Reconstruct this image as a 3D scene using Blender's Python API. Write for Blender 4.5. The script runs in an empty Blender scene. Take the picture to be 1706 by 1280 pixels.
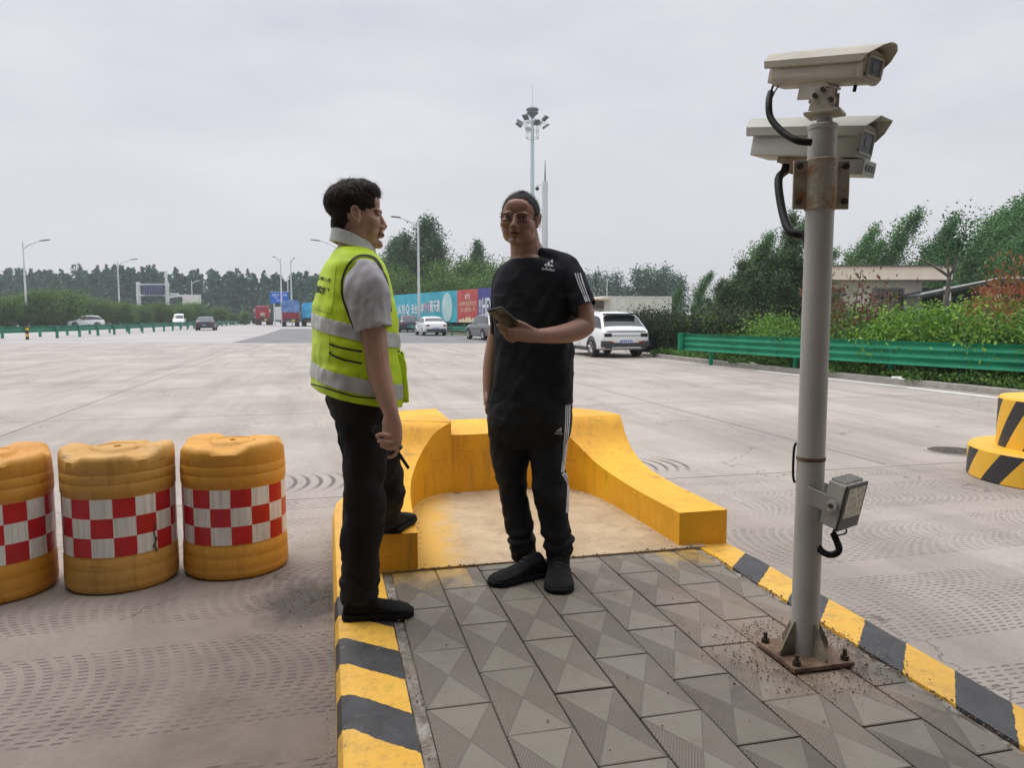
import bpy, bmesh, math, random
import numpy as np
from mathutils import Vector, Matrix, Quaternion, noise
from mathutils.bvhtree import BVHTree
R = math.radians
C = bpy.context.scene.collection
# ---------------------------------------------------------------- camera, sky, sun, exposure
F, PITCH, CAMZ = 1250.0, R(5.12), 1.45
cam = bpy.data.objects.new('camera', bpy.data.cameras.new('camera'))
C.objects.link(cam); bpy.context.scene.camera = cam
cam.location = (0, 0, CAMZ); cam.rotation_euler = (R(90) - PITCH, 0, 0)
cam.data.sensor_width = 36; cam.data.lens = 36 * F / 1706
cam.data.clip_start = .05; cam.data.clip_end = 3000
SUN_EL, SUN_ROT = R(64), R(-62)
w = bpy.data.worlds.new('World'); bpy.context.scene.world = w; w.use_nodes = True
wt = w.node_tree; bg = wt.nodes['Background']; bg.inputs['Strength'].default_value = 1.0
sky = wt.nodes.new('ShaderNodeTexSky'); sky.sky_type = 'NISHITA'; sky.sun_disc = False
sky.sun_elevation = SUN_EL; sky.sun_rotation = SUN_ROT; sky.air_density = 1.6; sky.dust_density = 4
SUN_STR, SKY_K = 1.15, .05
v = bpy.context.scene.view_settings
v.view_transform = 'Standard'; v.look = 'None'; v.gamma = 1; v.exposure = 0.14; v.use_curve_mapping = False
bpy.context.scene.cycles.volume_bounces = 1
bpy.context.scene.cycles.max_bounces = 8
bpy.context.scene.cycles.use_denoising = True
sl = bpy.data.lights.new('sun', 'SUN'); sl.energy = SUN_STR; sl.angle = R(30); sl.color = (1, .96, .9)
sun = bpy.data.objects.new('sun', sl); C.objects.link(sun)
sd = Vector((math.sin(SUN_ROT) * math.cos(SUN_EL), math.cos(SUN_ROT) * math.cos(SUN_EL), math.sin(SUN_EL)))
sun.rotation_euler = sd.to_track_quat('Z', 'Y').to_euler(); sun.location = (0, 0, 40)

# ---------------------------------------------------------------- node helpers
def nd(t, ty, ins=None, **kw):
    n = t.nodes.new(ty)
    for k, val in kw.items(): setattr(n, k, val)
    for k, val in (ins or {}).items():
        if isinstance(val, bpy.types.NodeSocket): t.links.new(val, n.inputs[k])
        else: n.inputs[k].default_value = val
    return n
def mt(t, op, *a, clamp=False):
    n = t.nodes.new('ShaderNodeMath'); n.operation = op; n.use_clamp = clamp
    for i, x in enumerate(a):
        if isinstance(x, bpy.types.NodeSocket): t.links.new(x, n.inputs[i])
        else: n.inputs[i].default_value = x
    return n.outputs[0]
def c4(c): return (c[0], c[1], c[2], 1)
def mixc(t, fac, a, b, blend='MIX'):
    n = t.nodes.new('ShaderNodeMix'); n.data_type = 'RGBA'; n.blend_type = blend
    for s, x in ((n.inputs[0], fac), (n.inputs[6], a), (n.inputs[7], b)):
        if isinstance(x, bpy.types.NodeSocket): t.links.new(x, s)
        elif isinstance(x, (int, float)): s.default_value = x
        else: s.default_value = c4(x)
    return n.outputs[2]
def ramp(t, fac, lo, hi):
    n = nd(t, 'ShaderNodeMapRange', {0: fac, 1: lo, 2: hi}); n.clamp = True
    return n.outputs[0]
def noi(t, vec, scale, detail=4, rough=.55):
    return nd(t, 'ShaderNodeTexNoise', {'Vector': vec, 'Scale': scale, 'Detail': detail, 'Roughness': rough}).outputs[0]
# overcast world: the physical sky seen through an even grey cloud sheet that brightens towards the zenith
tc = wt.nodes.new('ShaderNodeTexCoord')
sep = nd(wt, 'ShaderNodeSeparateXYZ', {0: tc.outputs['Generated']})
el = mt(wt, 'MAXIMUM', sep.outputs[2], 0.0)
grad = ramp(wt, el, .38, .95)
mp = nd(wt, 'ShaderNodeMapping', {'Vector': tc.outputs['Generated'], 'Scale': (1, 1, 3.2)})
cn = noi(wt, mp.outputs[0], 1.9, 7, .58)
cn2 = ramp(wt, cn, .3, .7)
cl = mixc(wt, cn2, (.60, .61, .685), (.79, .795, .825))
tint = mixc(wt, ramp(wt, el, .0, .25), (.66, .65, .68), cl)
clb = mixc(wt, grad, tint, (2.1, 2.12, 2.2))
skys = mixc(wt, 1.0, sky.outputs[0], (SKY_K,) * 3, 'MULTIPLY')
wt.links.new(mixc(wt, .9, skys, clb), bg.inputs['Color'])

def mat(name, c, c2=None, scale=4, rough=.7, metal=0, bump=0, bscale=80, var=.12, spec=None, stretch=None, lo=.35, hi=.65):
    m = bpy.data.materials.new(name); m.use_nodes = True
    t = m.node_tree; b = t.nodes['Principled BSDF']
    co = t.nodes.new('ShaderNodeTexCoord').outputs['Object']
    if stretch: co = nd(t, 'ShaderNodeMapping', {'Vector': co, 'Scale': stretch}).outputs[0]
    f = ramp(t, noi(t, co, scale, 6, .6), lo, hi)
    a, d = (c, c2) if c2 else (tuple(x * (1 - var) for x in c), tuple(min(1, x * (1 + var)) for x in c))
    t.links.new(mixc(t, f, a, d), b.inputs['Base Color'])
    b.inputs['Roughness'].default_value = rough; b.inputs['Metallic'].default_value = metal
    if spec is not None: b.inputs['Specular IOR Level'].default_value = spec
    if bump:
        bn = nd(t, 'ShaderNodeBump', {'Strength': bump, 'Distance': .01, 'Height': noi(t, co, bscale, 3)})
        t.links.new(bn.outputs[0], b.inputs['Normal'])
    return m
def leafmat(name, a, b_, d, clump=.9):
    m = bpy.data.materials.new(name); m.use_nodes = True
    t = m.node_tree; b = t.nodes['Principled BSDF']
    co = t.nodes.new('ShaderNodeTexCoord').outputs['Object']
    ge = t.nodes.new('ShaderNodeNewGeometry'); oi = t.nodes.new('ShaderNodeObjectInfo')
    f = mt(t, 'ADD', mt(t, 'MULTIPLY', ge.outputs['Random Per Island'], .6), mt(t, 'MULTIPLY', noi(t, co, clump, 3), .6))
    f = mt(t, 'ADD', f, mt(t, 'MULTIPLY', oi.outputs['Random'], .15))
    x = mixc(t, ramp(t, f, .35, .62), a, b_); x = mixc(t, ramp(t, f, .72, .98), x, d)
    t.links.new(x, b.inputs['Base Color']); b.inputs['Roughness'].default_value = .55
    b.inputs['Specular IOR Level'].default_value = .3
    tr = nd(t, 'ShaderNodeBsdfTranslucent', {'Color': x})
    mx = nd(t, 'ShaderNodeMixShader', {0: .28, 1: b.outputs[0], 2: tr.outputs[0]})
    t.links.new(mx.outputs[0], t.nodes['Material Output'].inputs[0])
    return m

# ---------------------------------------------------------------- object helpers
def tag(o, label=None, cat=None, group=None, kind=None):
    for k, x in (('label', label), ('category', cat), ('group', group), ('kind', kind)):
        if x: o[k] = x
    return o
def thing(name, label, cat, loc=(0, 0, 0), rz=0, group=None):
    o = bpy.data.objects.new(name, None); C.objects.link(o)
    o.empty_display_size = .1; o.location = loc; o.rotation_euler = (0, 0, rz)
    return tag(o, label, cat, group)
def wmat(o):
    m = o.matrix_basis.copy() if o.type != 'X' else None
    p = o.parent
    while p: m = p.matrix_basis @ m; p = p.parent
    return m
def link(name, me, parent=None, smooth=None):
    if smooth is True: me.polygons.foreach_set('use_smooth', [True] * len(me.polygons))
    elif smooth:
        me.polygons.foreach_set('use_smooth', [True] * len(me.polygons)); me.set_sharp_from_angle(angle=R(smooth))
    o = bpy.data.objects.new(name, me); C.objects.link(o)
    if parent is not None:
        o.parent = parent
        me.transform(wmat(parent).inverted())
    return o
def copy_tree(o, loc=None, rz=None, sc=None, label=None, group=None, parent=None):
    c = o.copy(); C.objects.link(c); c.parent = parent
    if loc is not None: c.location = loc
    if rz is not None: c.rotation_euler = (0, 0, rz)
    if sc is not None: c.scale = sc if hasattr(sc, '__len__') else (sc, sc, sc)
    if label: c['label'] = label
    if group: c['group'] = group
    for ch in list(o.children): copy_tree(ch, parent=c)
    return c
def frame(d, up=Vector((0, 0, 1))):
    d = d.normalized()
    if abs(d.dot(up)) > .98: up = Vector((0, 1, 0))
    x = d.cross(up).normalized(); y = x.cross(d).normalized()
    return x, y
class MB:
    def __init__(s): s.V = []; s.F = []; s.MI = []
    def add(s, V, Fs, mi=0):
        o = len(s.V); s.V += [tuple(x) for x in V]; s.F += [tuple(i + o for i in f) for f in Fs]; s.MI += [mi] * len(Fs); return s
    def box(s, c, sz, rz=0, M=None, mi=0, taper=1.0):
        x, y, z = (k / 2 for k in sz); T = taper
        P = [Vector(p) for p in ((-x, -y, -z), (x, -y, -z), (x, y, -z), (-x, y, -z), (-x * T, -y * T, z), (x * T, -y * T, z), (x * T, y * T, z), (-x * T, y * T, z))]
        rot = M if M is not None else Matrix.Rotation(rz, 3, 'Z')
        return s.add([rot @ p + Vector(c) for p in P], [(0, 3, 2, 1), (4, 5, 6, 7), (0, 1, 5, 4), (1, 2, 6, 5), (2, 3, 7, 6), (3, 0, 4, 7)], mi)
    def tube(s, pts, rad, n=10, ry=None, up=(0, 0, 1), mi=0, cap=True, ang=0):
        pts = [Vector(p) for p in pts]; m = len(pts)
        rad = [rad] * m if not hasattr(rad, '__len__') else list(rad)
        ry = rad if ry is None else ([ry] * m if not hasattr(ry, '__len__') else list(ry))
        V = []; up = Vector(up); x = None
        for i, p in enumerate(pts):
            d = (pts[min(i + 1, m - 1)] - pts[max(i - 1, 0)]).normalized()
            if x is None:
                if abs(d.dot(up)) > .7: up = Vector((0, 1, 0)) if abs(up.z) > .5 else Vector((0, 0, 1))
                x = d.cross(up).normalized()
            else: x = (x - d * x.dot(d)).normalized()
            y = x.cross(d).normalized()
            for k in range(n):
                a = 2 * math.pi * k / n + ang
                V.append(p + x * math.cos(a) * rad[i] + y * math.sin(a) * ry[i])
        Fs = [(i * n + k, i * n + (k + 1) % n, (i + 1) * n + (k + 1) % n, (i + 1) * n + k) for i in range(m - 1) for k in range(n)]
        if cap: Fs += [tuple(range(n - 1, -1, -1)), tuple((m - 1) * n + k for k in range(n))]
        return s.add(V, Fs, mi)
    def lathe(s, prof, c, n=32, fn=None, mi=0, M=None, cap=True):
        V = []; c = Vector(c); M = M or Matrix.Identity(3)
        for (r, z) in prof:
            for k in range(n):
                a = 2 * math.pi * k / n; rr, zz = fn(r, z, a) if fn else (r, z)
                V.append(c + M @ Vector((rr * math.cos(a), rr * math.sin(a), zz)))
        m = len(prof)
        Fs = [(i * n + k, i * n + (k + 1) % n, (i + 1) * n + (k + 1) % n, (i + 1) * n + k) for i in range(m - 1) for k in range(n)]
        if cap: Fs += [tuple(range(n - 1, -1, -1)), tuple((m - 1) * n + k for k in range(n))]
        return s.add(V, Fs, mi)
    def prism(s, poly, z0, z1, mi=0, M=None):
        n = len(poly); M = M or Matrix.Identity(4)
        V = [M @ Vector((p[0], p[1], z0)) for p in poly] + [M @ Vector((p[0], p[1], z1)) for p in poly]
        return s.add(V, [tuple(range(n - 1, -1, -1)), tuple(range(n, 2 * n))] + [(k, (k + 1) % n, n + (k + 1) % n, n + k) for k in range(n)], mi)
    def ball(s, c, r, M=None, n=16, m=10, mi=0):
        r = r if hasattr(r, '__len__') else (r, r, r); c = Vector(c); M = M or Matrix.Identity(3)
        V = [c + M @ Vector((0, 0, -r[2]))]
        for i in range(1, m):
            t = math.pi * i / m
            V += [c + M @ Vector((r[0] * math.sin(t) * math.cos(2 * math.pi * k / n), r[1] * math.sin(t) * math.sin(2 * math.pi * k / n), -r[2] * math.cos(t))) for k in range(n)]
        V.append(c + M @ Vector((0, 0, r[2])))
        Fs = [(0, 1 + (k + 1) % n, 1 + k) for k in range(n)]
        Fs += [(1 + i * n + k, 1 + i * n + (k + 1) % n, 1 + (i + 1) * n + (k + 1) % n, 1 + (i + 1) * n + k) for i in range(m - 2) for k in range(n)]
        L = len(V) - 1; b = 1 + (m - 2) * n
        Fs += [(b + k, b + (k + 1) % n, L) for k in range(n)]
        return s.add(V, Fs, mi)
    def sweep(s, prof, path, mi=0, closed=True):
        # prof: (side offset, height) pairs; path: 3-D points on the ground line
        path = [Vector(p) for p in path]; n = len(prof); V = []
        for i, p in enumerate(path):
            d = path[min(i + 1, len(path) - 1)] - path[max(i - 1, 0)]; d.z = 0; d.normalize()
            sd_ = Vector((d.y, -d.x, 0))
            V += [p + sd_ * a + Vector((0, 0, b)) for a, b in prof]
        Fs = [(i * n + k, i * n + (k + 1) % n, (i + 1) * n + (k + 1) % n, (i + 1) * n + k) for i in range(len(path) - 1) for k in range(n if closed else n - 1)]
        if closed: Fs += [tuple(range(n - 1, -1, -1)), tuple((len(path) - 1) * n + k for k in range(n))]
        return s.add(V, Fs, mi)
    def mesh(s, name='m', mats=()):
        me = bpy.data.meshes.new(name); me.from_pydata(s.V, [], s.F)
        for m in (mats if isinstance(mats, (list, tuple)) else [mats]): me.materials.append(m)
        if any(s.MI): me.polygons.foreach_set('material_index', s.MI)
        bm = bmesh.new(); bm.from_mesh(me); bmesh.ops.recalc_face_normals(bm, faces=bm.faces); bm.to_mesh(me); bm.free()
        return me
    def build(s, name, mats, parent=None, smooth=None, bevel=0, seg=2):
        o = link(name, s.mesh(name, mats), parent, smooth)
        if bevel:
            md = o.modifiers.new('bevel', 'BEVEL'); md.width = bevel; md.segments = seg; md.limit_method = 'ANGLE'; md.angle_limit = R(40)
        return o
def ray(px, py):
    x, y = (px - 853) / F, (640 - py) / F
    return Vector((x, math.cos(PITCH) + y * math.sin(PITCH), -math.sin(PITCH) + y * math.cos(PITCH)))
CAM = Vector((0, 0, CAMZ))
def G(px, py, z=0.0):
    d = ray(px, py); return CAM + d * ((z - CAMZ) / d.z)
def At(px, py, Y):
    d = ray(px, py); return CAM + d * (Y / d.y)
CU, SU = .9711, .2385          # the traffic island runs 13.8 degrees to the left of the view
def I(u, v, z=0.0): return Vector((CU * v - SU * u, SU * v + CU * u, z))
def crv(pts, n=8):
    pts = [Vector(p) for p in pts]; P = [pts[0]] + pts + [pts[-1]]; out = []
    for i in range(1, len(P) - 2):
        for k in range(n):
            t = k / n; a, b, c, d = P[i - 1:i + 3]
            out.append(.5 * ((2 * b) + (c - a) * t + (2 * a - 5 * b + 4 * c - d) * t * t + (3 * b - a - 3 * c + d) * t ** 3))
    return out + [pts[-1]]
def text_mesh(s, size=1.0, ext=0.0, res=1, bold=0.0):
    cu = bpy.data.curves.new('lettering', 'FONT'); cu.body = s; cu.size = size; cu.extrude = ext; cu.resolution_u = res
    cu.align_x = 'CENTER'; cu.align_y = 'CENTER'; cu.offset = bold
    o = bpy.data.objects.new('lettering', cu); C.objects.link(o)
    bpy.context.view_layer.update()
    me = bpy.data.meshes.new_from_object(o.evaluated_get(bpy.context.evaluated_depsgraph_get()))
    bpy.data.objects.remove(o); bpy.data.curves.remove(cu)
    return me
def place_text(name, s, m, parent, origin, xdir, ydir, h, wfit=None, bold=0.0):
    me = text_mesh(s, 1.0, bold=bold)
    if not me.vertices: return None
    co = np.array([v.co for v in me.vertices]); mn, mx = co.min(0), co.max(0)
    sy = h / (mx[1] - mn[1]); sx = (wfit / (mx[0] - mn[0])) if wfit else sy
    o_, x_, y_ = Vector(origin), Vector(xdir).normalized(), Vector(ydir).normalized()
    for v_ in me.vertices:
        a = (v_.co.x - (mn[0] + mx[0]) / 2) * sx; b = (v_.co.y - (mn[1] + mx[1]) / 2) * sy
        v_.co = o_ + x_ * a + y_ * b
    me.materials.clear(); me.materials.append(m)
    return link(name, me, parent)
def quads(centers, sizes, rng, flat=.0, aspect=.55, up=None):
    """many small leaf-shaped faces"""
    n = len(centers); d = rng.normal(size=(n, 3))
    if up is not None: d = d * (1 - flat) + np.array(up) * flat
    d /= np.linalg.norm(d, axis=1)[:, None]
    e = rng.normal(size=(n, 3)); e -= (e * d).sum(1)[:, None] * d; e /= np.linalg.norm(e, axis=1)[:, None]
    s = np.asarray(sizes).reshape(-1, 1) * np.ones((n, 1)); nrm = np.cross(d, e)
    V = np.stack([centers - d * s * .5, centers + e * s * aspect * .5 + nrm * s * .08, centers + d * s * .5, centers - e * s * aspect * .5 + nrm * s * .08], 1).reshape(-1, 3)
    return V
def quad_mesh(name, V, mats, idx=None):
    n = len(V) // 4; me = bpy.data.meshes.new(name)
    me.vertices.add(4 * n); me.vertices.foreach_set('co', V.astype(np.float32).ravel())
    me.loops.add(4 * n); me.loops.foreach_set('vertex_index', np.arange(4 * n, dtype=np.int32))
    me.polygons.add(n); me.polygons.foreach_set('loop_start', np.arange(0, 4 * n, 4, dtype=np.int32))
    for m in (mats if isinstance(mats, (list, tuple)) else [mats]): me.materials.append(m)
    if idx is not None: me.polygons.foreach_set('material_index', idx.astype(np.int32))
    me.update(calc_edges=True)
    return me
rng = np.random.default_rng(7); random.seed(7)
# ---------------------------------------------------------------- materials of the setting
def uvnodes(t):
    co = t.nodes.new('ShaderNodeTexCoord').outputs['Object']
    s = nd(t, 'ShaderNodeSeparateXYZ', {0: co})
    x, y, z = s.outputs
    u = mt(t, 'ADD', mt(t, 'MULTIPLY', x, -SU), mt(t, 'MULTIPLY', y, CU))
    vv = mt(t, 'ADD', mt(t, 'MULTIPLY', x, CU), mt(t, 'MULTIPLY', y, SU))
    return co, u, vv, z
def road_material():
    m = bpy.data.materials.new('worn_concrete'); m.use_nodes = True; t = m.node_tree; b = t.nodes['Principled BSDF']
    co, u, vv, z = uvnodes(t)
    rot = nd(t, 'ShaderNodeCombineXYZ', {0: vv, 1: u, 2: 0.0}).outputs[0]
    st = nd(t, 'ShaderNodeMapping', {'Vector': rot, 'Scale': (1.6, .16, 1)}).outputs[0]
    base = mixc(t, ramp(t, noi(t, rot, .45, 6, .6), .32, .68), (.300, .262, .230), (.435, .388, .345))
    base = mixc(t, mt(t, 'MULTIPLY', ramp(t, noi(t, st, 1.2, 6, .6), .45, .68), .55), base, (.22, .185, .165))
    cs = nd(t, 'ShaderNodeMapping', {'Vector': rot, 'Scale': (.22, 1.5, 1)}).outputs[0]
    base = mixc(t, mt(t, 'MULTIPLY', ramp(t, noi(t, cs, 1.6, 6, .65), .5, .75), .3), base, (.27, .235, .22))
    base = mixc(t, mt(t, 'MULTIPLY', ramp(t, noi(t, co, 38, 5, .7), .50, .70), .45), base, (.19, .165, .155))
    base = mixc(t, mt(t, 'MULTIPLY', ramp(t, noi(t, co, 9, 6, .7), .56, .74), .42), base, (.20, .165, .15))
    # brown grit washed along the left of the island
    g = mt(t, 'SUBTRACT', 1.0, ramp(t, mt(t, 'ABSOLUTE', mt(t, 'ADD', vv, mt(t, 'MULTIPLY', noi(t, co, 3, 4), .5))), .15, .95))
    g = mt(t, 'MULTIPLY', g, mt(t, 'SUBTRACT', 1.0, ramp(t, u, 3.4, 5.0)))
    base = mixc(t, mt(t, 'MULTIPLY', g, .7), base, (.14, .11, .09))
    # the lane left of the island is browner, damp patch by the kerb
    bl_ = mt(t, 'MULTIPLY', mt(t, 'SUBTRACT', 1.0, ramp(t, mt(t, 'ADD', vv, mt(t, 'MULTIPLY', noi(t, co, .8, 4), 1.2)), .2, 1.2)), mt(t, 'SUBTRACT', 1.0, ramp(t, u, 2.0, 5.0)))
    base = mixc(t, mt(t, 'MULTIPLY', bl_, .75), base, mixc(t, ramp(t, noi(t, co, 4, 6, .7), .35, .65), (.15, .112, .09), (.27, .21, .175)))
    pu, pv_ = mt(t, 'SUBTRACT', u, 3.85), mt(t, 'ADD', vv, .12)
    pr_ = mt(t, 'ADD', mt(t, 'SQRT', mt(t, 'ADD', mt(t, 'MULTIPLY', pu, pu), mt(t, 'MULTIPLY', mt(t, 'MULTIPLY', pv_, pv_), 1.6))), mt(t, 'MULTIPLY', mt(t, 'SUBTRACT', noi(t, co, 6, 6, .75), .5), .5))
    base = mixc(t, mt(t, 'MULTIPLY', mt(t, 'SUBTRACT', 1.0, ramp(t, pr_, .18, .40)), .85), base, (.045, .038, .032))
    cr_ = nd(t, 'ShaderNodeTexVoronoi', {'Vector': nd(t, 'ShaderNodeVectorMath', {0: rot, 1: nd(t, 'ShaderNodeTexNoise', {'Vector': rot, 'Scale': 2.5, 'Detail': 5.0}).outputs[1]}, operation='ADD').outputs[0], 'Scale': .38}, feature='DISTANCE_TO_EDGE').outputs[0]
    crm = mt(t, 'MULTIPLY', mt(t, 'LESS_THAN', cr_, .0035), mt(t, 'GREATER_THAN', noi(t, rot, .35, 2), .5))
    base = mixc(t, mt(t, 'MULTIPLY', crm, .6), base, (.10, .085, .075))
    # pressed anti-slip dashes: rows across the lane, broken along curved columns, in bands
    per = 1.02
    k = mt(t, 'DIVIDE', mt(t, 'ADD', u, .35), per); tt = mt(t, 'FRACT', k); bi = mt(t, 'FLOOR', k)
    wob = mt(t, 'MULTIPLY', mt(t, 'SUBTRACT', noi(t, rot, .9, 2), .5), .25)
    inb = mt(t, 'LESS_THAN', mt(t, 'ADD', tt, wob), .74)
    sgn = mt(t, 'SUBTRACT', mt(t, 'MULTIPLY', mt(t, 'FRACT', mt(t, 'MULTIPLY', bi, .5)), 4.0), 1.0)
    tc_ = mt(t, 'SUBTRACT', tt, .37)
    cur = mt(t, 'MULTIPLY', mt(t, 'MULTIPLY', mt(t, 'MULTIPLY', tc_, tc_), 1.5), sgn)
    cell = mt(t, 'SINE', mt(t, 'MULTIPLY', vv, 1.9))
    cur = mt(t, 'MULTIPLY', cur, mt(t, 'ADD', 1.2, mt(t, 'MULTIPLY', cell, .8)))
    col = mt(t, 'LESS_THAN', mt(t, 'FRACT', mt(t, 'DIVIDE', mt(t, 'ADD', vv, cur), .062)), .60)
    row = mt(t, 'LESS_THAN', mt(t, 'FRACT', mt(t, 'ADD', mt(t, 'DIVIDE', u, .033), mt(t, 'MULTIPLY', noi(t, rot, 2.0, 1), .8))), .34)
    wear = mt(t, 'MULTIPLY', ramp(t, noi(t, rot, 1.1, 4, .6), .36, .50), ramp(t, noi(t, rot, 9, 4, .7), .30, .55))
    near = mt(t, 'LESS_THAN', u, 6.05)
    dash = mt(t, 'MULTIPLY', mt(t, 'MULTIPLY', mt(t, 'MULTIPLY', inb, col), mt(t, 'MULTIPLY', row, near)), wear)
    # beyond the joint: broad combed arcs in two places
    du = mt(t, 'SUBTRACT', u, 6.75)
    arcv = mt(t, 'ADD', vv, mt(t, 'MULTIPLY', mt(t, 'MULTIPLY', du, du), .75))
    sa = ramp(t, mt(t, 'SINE', mt(t, 'MULTIPLY', arcv, 58.0)), .1, .9)
    win = mt(t, 'MULTIPLY', mt(t, 'LESS_THAN', mt(t, 'ABSOLUTE', du), .42), mt(t, 'ADD', mt(t, 'LESS_THAN', mt(t, 'ABSOLUTE', mt(t, 'SUBTRACT', vv, 2.9)), .5), mt(t, 'LESS_THAN', mt(t, 'ABSOLUTE', mt(t, 'ADD', vv, .1)), .55), clamp=True))
    fade = mt(t, 'SUBTRACT', 1.0, ramp(t, mt(t, 'ABSOLUTE', du), .15, .42))
    arcs = mt(t, 'MULTIPLY', mt(t, 'MULTIPLY', sa, win), mt(t, 'MULTIPLY', fade, .8))
    # slab joints
    def line(c_, pos, wd): return mt(t, 'LESS_THAN', mt(t, 'ABSOLUTE', mt(t, 'SUBTRACT', mt(t, 'ADD', c_, mt(t, 'MULTIPLY', noi(t, co, 4, 3), .03)), pos)), wd)
    j = line(u, 6.12, .012)
    per_u = mt(t, 'LESS_THAN', mt(t, 'FRACT', mt(t, 'DIVIDE', mt(t, 'SUBTRACT', u, 6.1), 5.5)), .005)
    per_v = mt(t, 'LESS_THAN', mt(t, 'FRACT', mt(t, 'DIVIDE', mt(t, 'ADD', vv, 3.9), 4.6)), .006)
    far = mt(t, 'GREATER_THAN', u, 6.2)
    jj = mt(t, 'MAXIMUM', j, mt(t, 'MULTIPLY', mt(t, 'MAXIMUM', per_u, per_v), far))
    dark = mt(t, 'MAXIMUM', mt(t, 'MAXIMUM', mt(t, 'MULTIPLY', dash, .74), arcs), mt(t, 'MULTIPLY', jj, .75))
    t.links.new(mixc(t, dark, base, (.055, .046, .042)), b.inputs['Base Color'])
    b.inputs['Roughness'].default_value = .68; b.inputs['Specular IOR Level'].default_value = .35
    h = mt(t, 'SUBTRACT', mt(t, 'MULTIPLY', noi(t, co, 70, 4, .7), .5), mt(t, 'MULTIPLY', mt(t, 'MAXIMUM', dash, jj), 1.2))
    t.links.new(nd(t, 'ShaderNodeBump', {'Strength': .5, 'Distance': .006, 'Height': h}).outputs[0], b.inputs['Normal'])
    return m
M_road = road_material()
M_grayroad = mat('old_grey_concrete', (.30, .285, .28), (.40, .375, .37), scale=.35, rough=.8, bump=.2, stretch=(.4, 1, 1))
M_asphalt = mat('patched_asphalt', (.13, .13, .132), (.19, .188, .19), scale=.6, rough=.85, bump=.3)
M_soil = mat('verge_soil', (.10, .085, .05), (.06, .09, .03), scale=.7, rough=.95, bump=.4, bscale=12)
M_conc = mat('weathered_concrete', (.26, .245, .22), (.37, .345, .31), scale=5, rough=.9, bump=.4, bscale=90)
M_mortar = mat('crumbling_mortar', (.14, .115, .09), (.36, .33, .29), scale=14, rough=.95, bump=1, bscale=60)
M_white = mat('white_road_paint', (.72, .72, .70), var=.1, rough=.8)

def kerb_material():
    m = bpy.data.materials.new('hazard_painted_kerb'); m.use_nodes = True; t = m.node_tree; b = t.nodes['Principled BSDF']
    co, u, vv, z = uvnodes(t)
    jit = mt(t, 'MULTIPLY', mt(t, 'SUBTRACT', noi(t, co, 45, 3), .5), .02)
    a = mt(t, 'DIVIDE', mt(t, 'SUBTRACT', mt(t, 'ADD', mt(t, 'ADD', u, jit), mt(t, 'MULTIPLY', vv, .93)), 2.615), .435)
    L = mt(t, 'MULTIPLY', mt(t, 'LESS_THAN', mt(t, 'FRACT', a), .5), mt(t, 'LESS_THAN', a, 1.52))
    g = mt(t, 'DIVIDE', mt(t, 'SUBTRACT', 3.4, mt(t, 'SUBTRACT', mt(t, 'ADD', u, jit), mt(t, 'MULTIPLY', mt(t, 'SUBTRACT', vv, 2.1), 1.05))), .44)
    Rr = mt(t, 'MULTIPLY', mt(t, 'LESS_THAN', mt(t, 'FRACT', g), .5), mt(t, 'GREATER_THAN', g, 0.0))
    side = mt(t, 'GREATER_THAN', vv, 1.0)
    bl = mt(t, 'ADD', mt(t, 'MULTIPLY', Rr, side), mt(t, 'MULTIPLY', L, mt(t, 'SUBTRACT', 1.0, side)))
    ye = mixc(t, ramp(t, noi(t, co, 3, 6, .7), .35, .7), (.78, .42, .035), (.86, .50, .07))
    ye = mixc(t, mt(t, 'MULTIPLY', ramp(t, noi(t, co, 22, 5, .75), .50, .70), .6), ye, (.33, .19, .06)); ye = mixc(t, mt(t, 'MULTIPLY', ramp(t, noi(t, co, 4, 7, .8), .52, .72), .55), ye, (.30, .21, .11))
    bk = mixc(t, ramp(t, noi(t, co, 8, 6, .7), .35, .68), (.020, .020, .022), (.06, .06, .064))
    col = mixc(t, bl, ye, bk)
    chip = mt(t, 'GREATER_THAN', mt(t, 'ADD', noi(t, co, 28, 6, .8), mt(t, 'MULTIPLY', noi(t, co, 3, 2), .12)), .695)
    col = mixc(t, mt(t, 'MULTIPLY', chip, .75), col, (.26, .22, .17))
    t.links.new(col, b.inputs['Base Color']); b.inputs['Roughness'].default_value = .5
    h = mt(t, 'ADD', noi(t, co, 60, 4), mt(t, 'MULTIPLY', chip, -.6))
    t.links.new(nd(t, 'ShaderNodeBump', {'Strength': .4, 'Distance': .006, 'Height': h}).outputs[0], b.inputs['Normal'])
    return m
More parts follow.
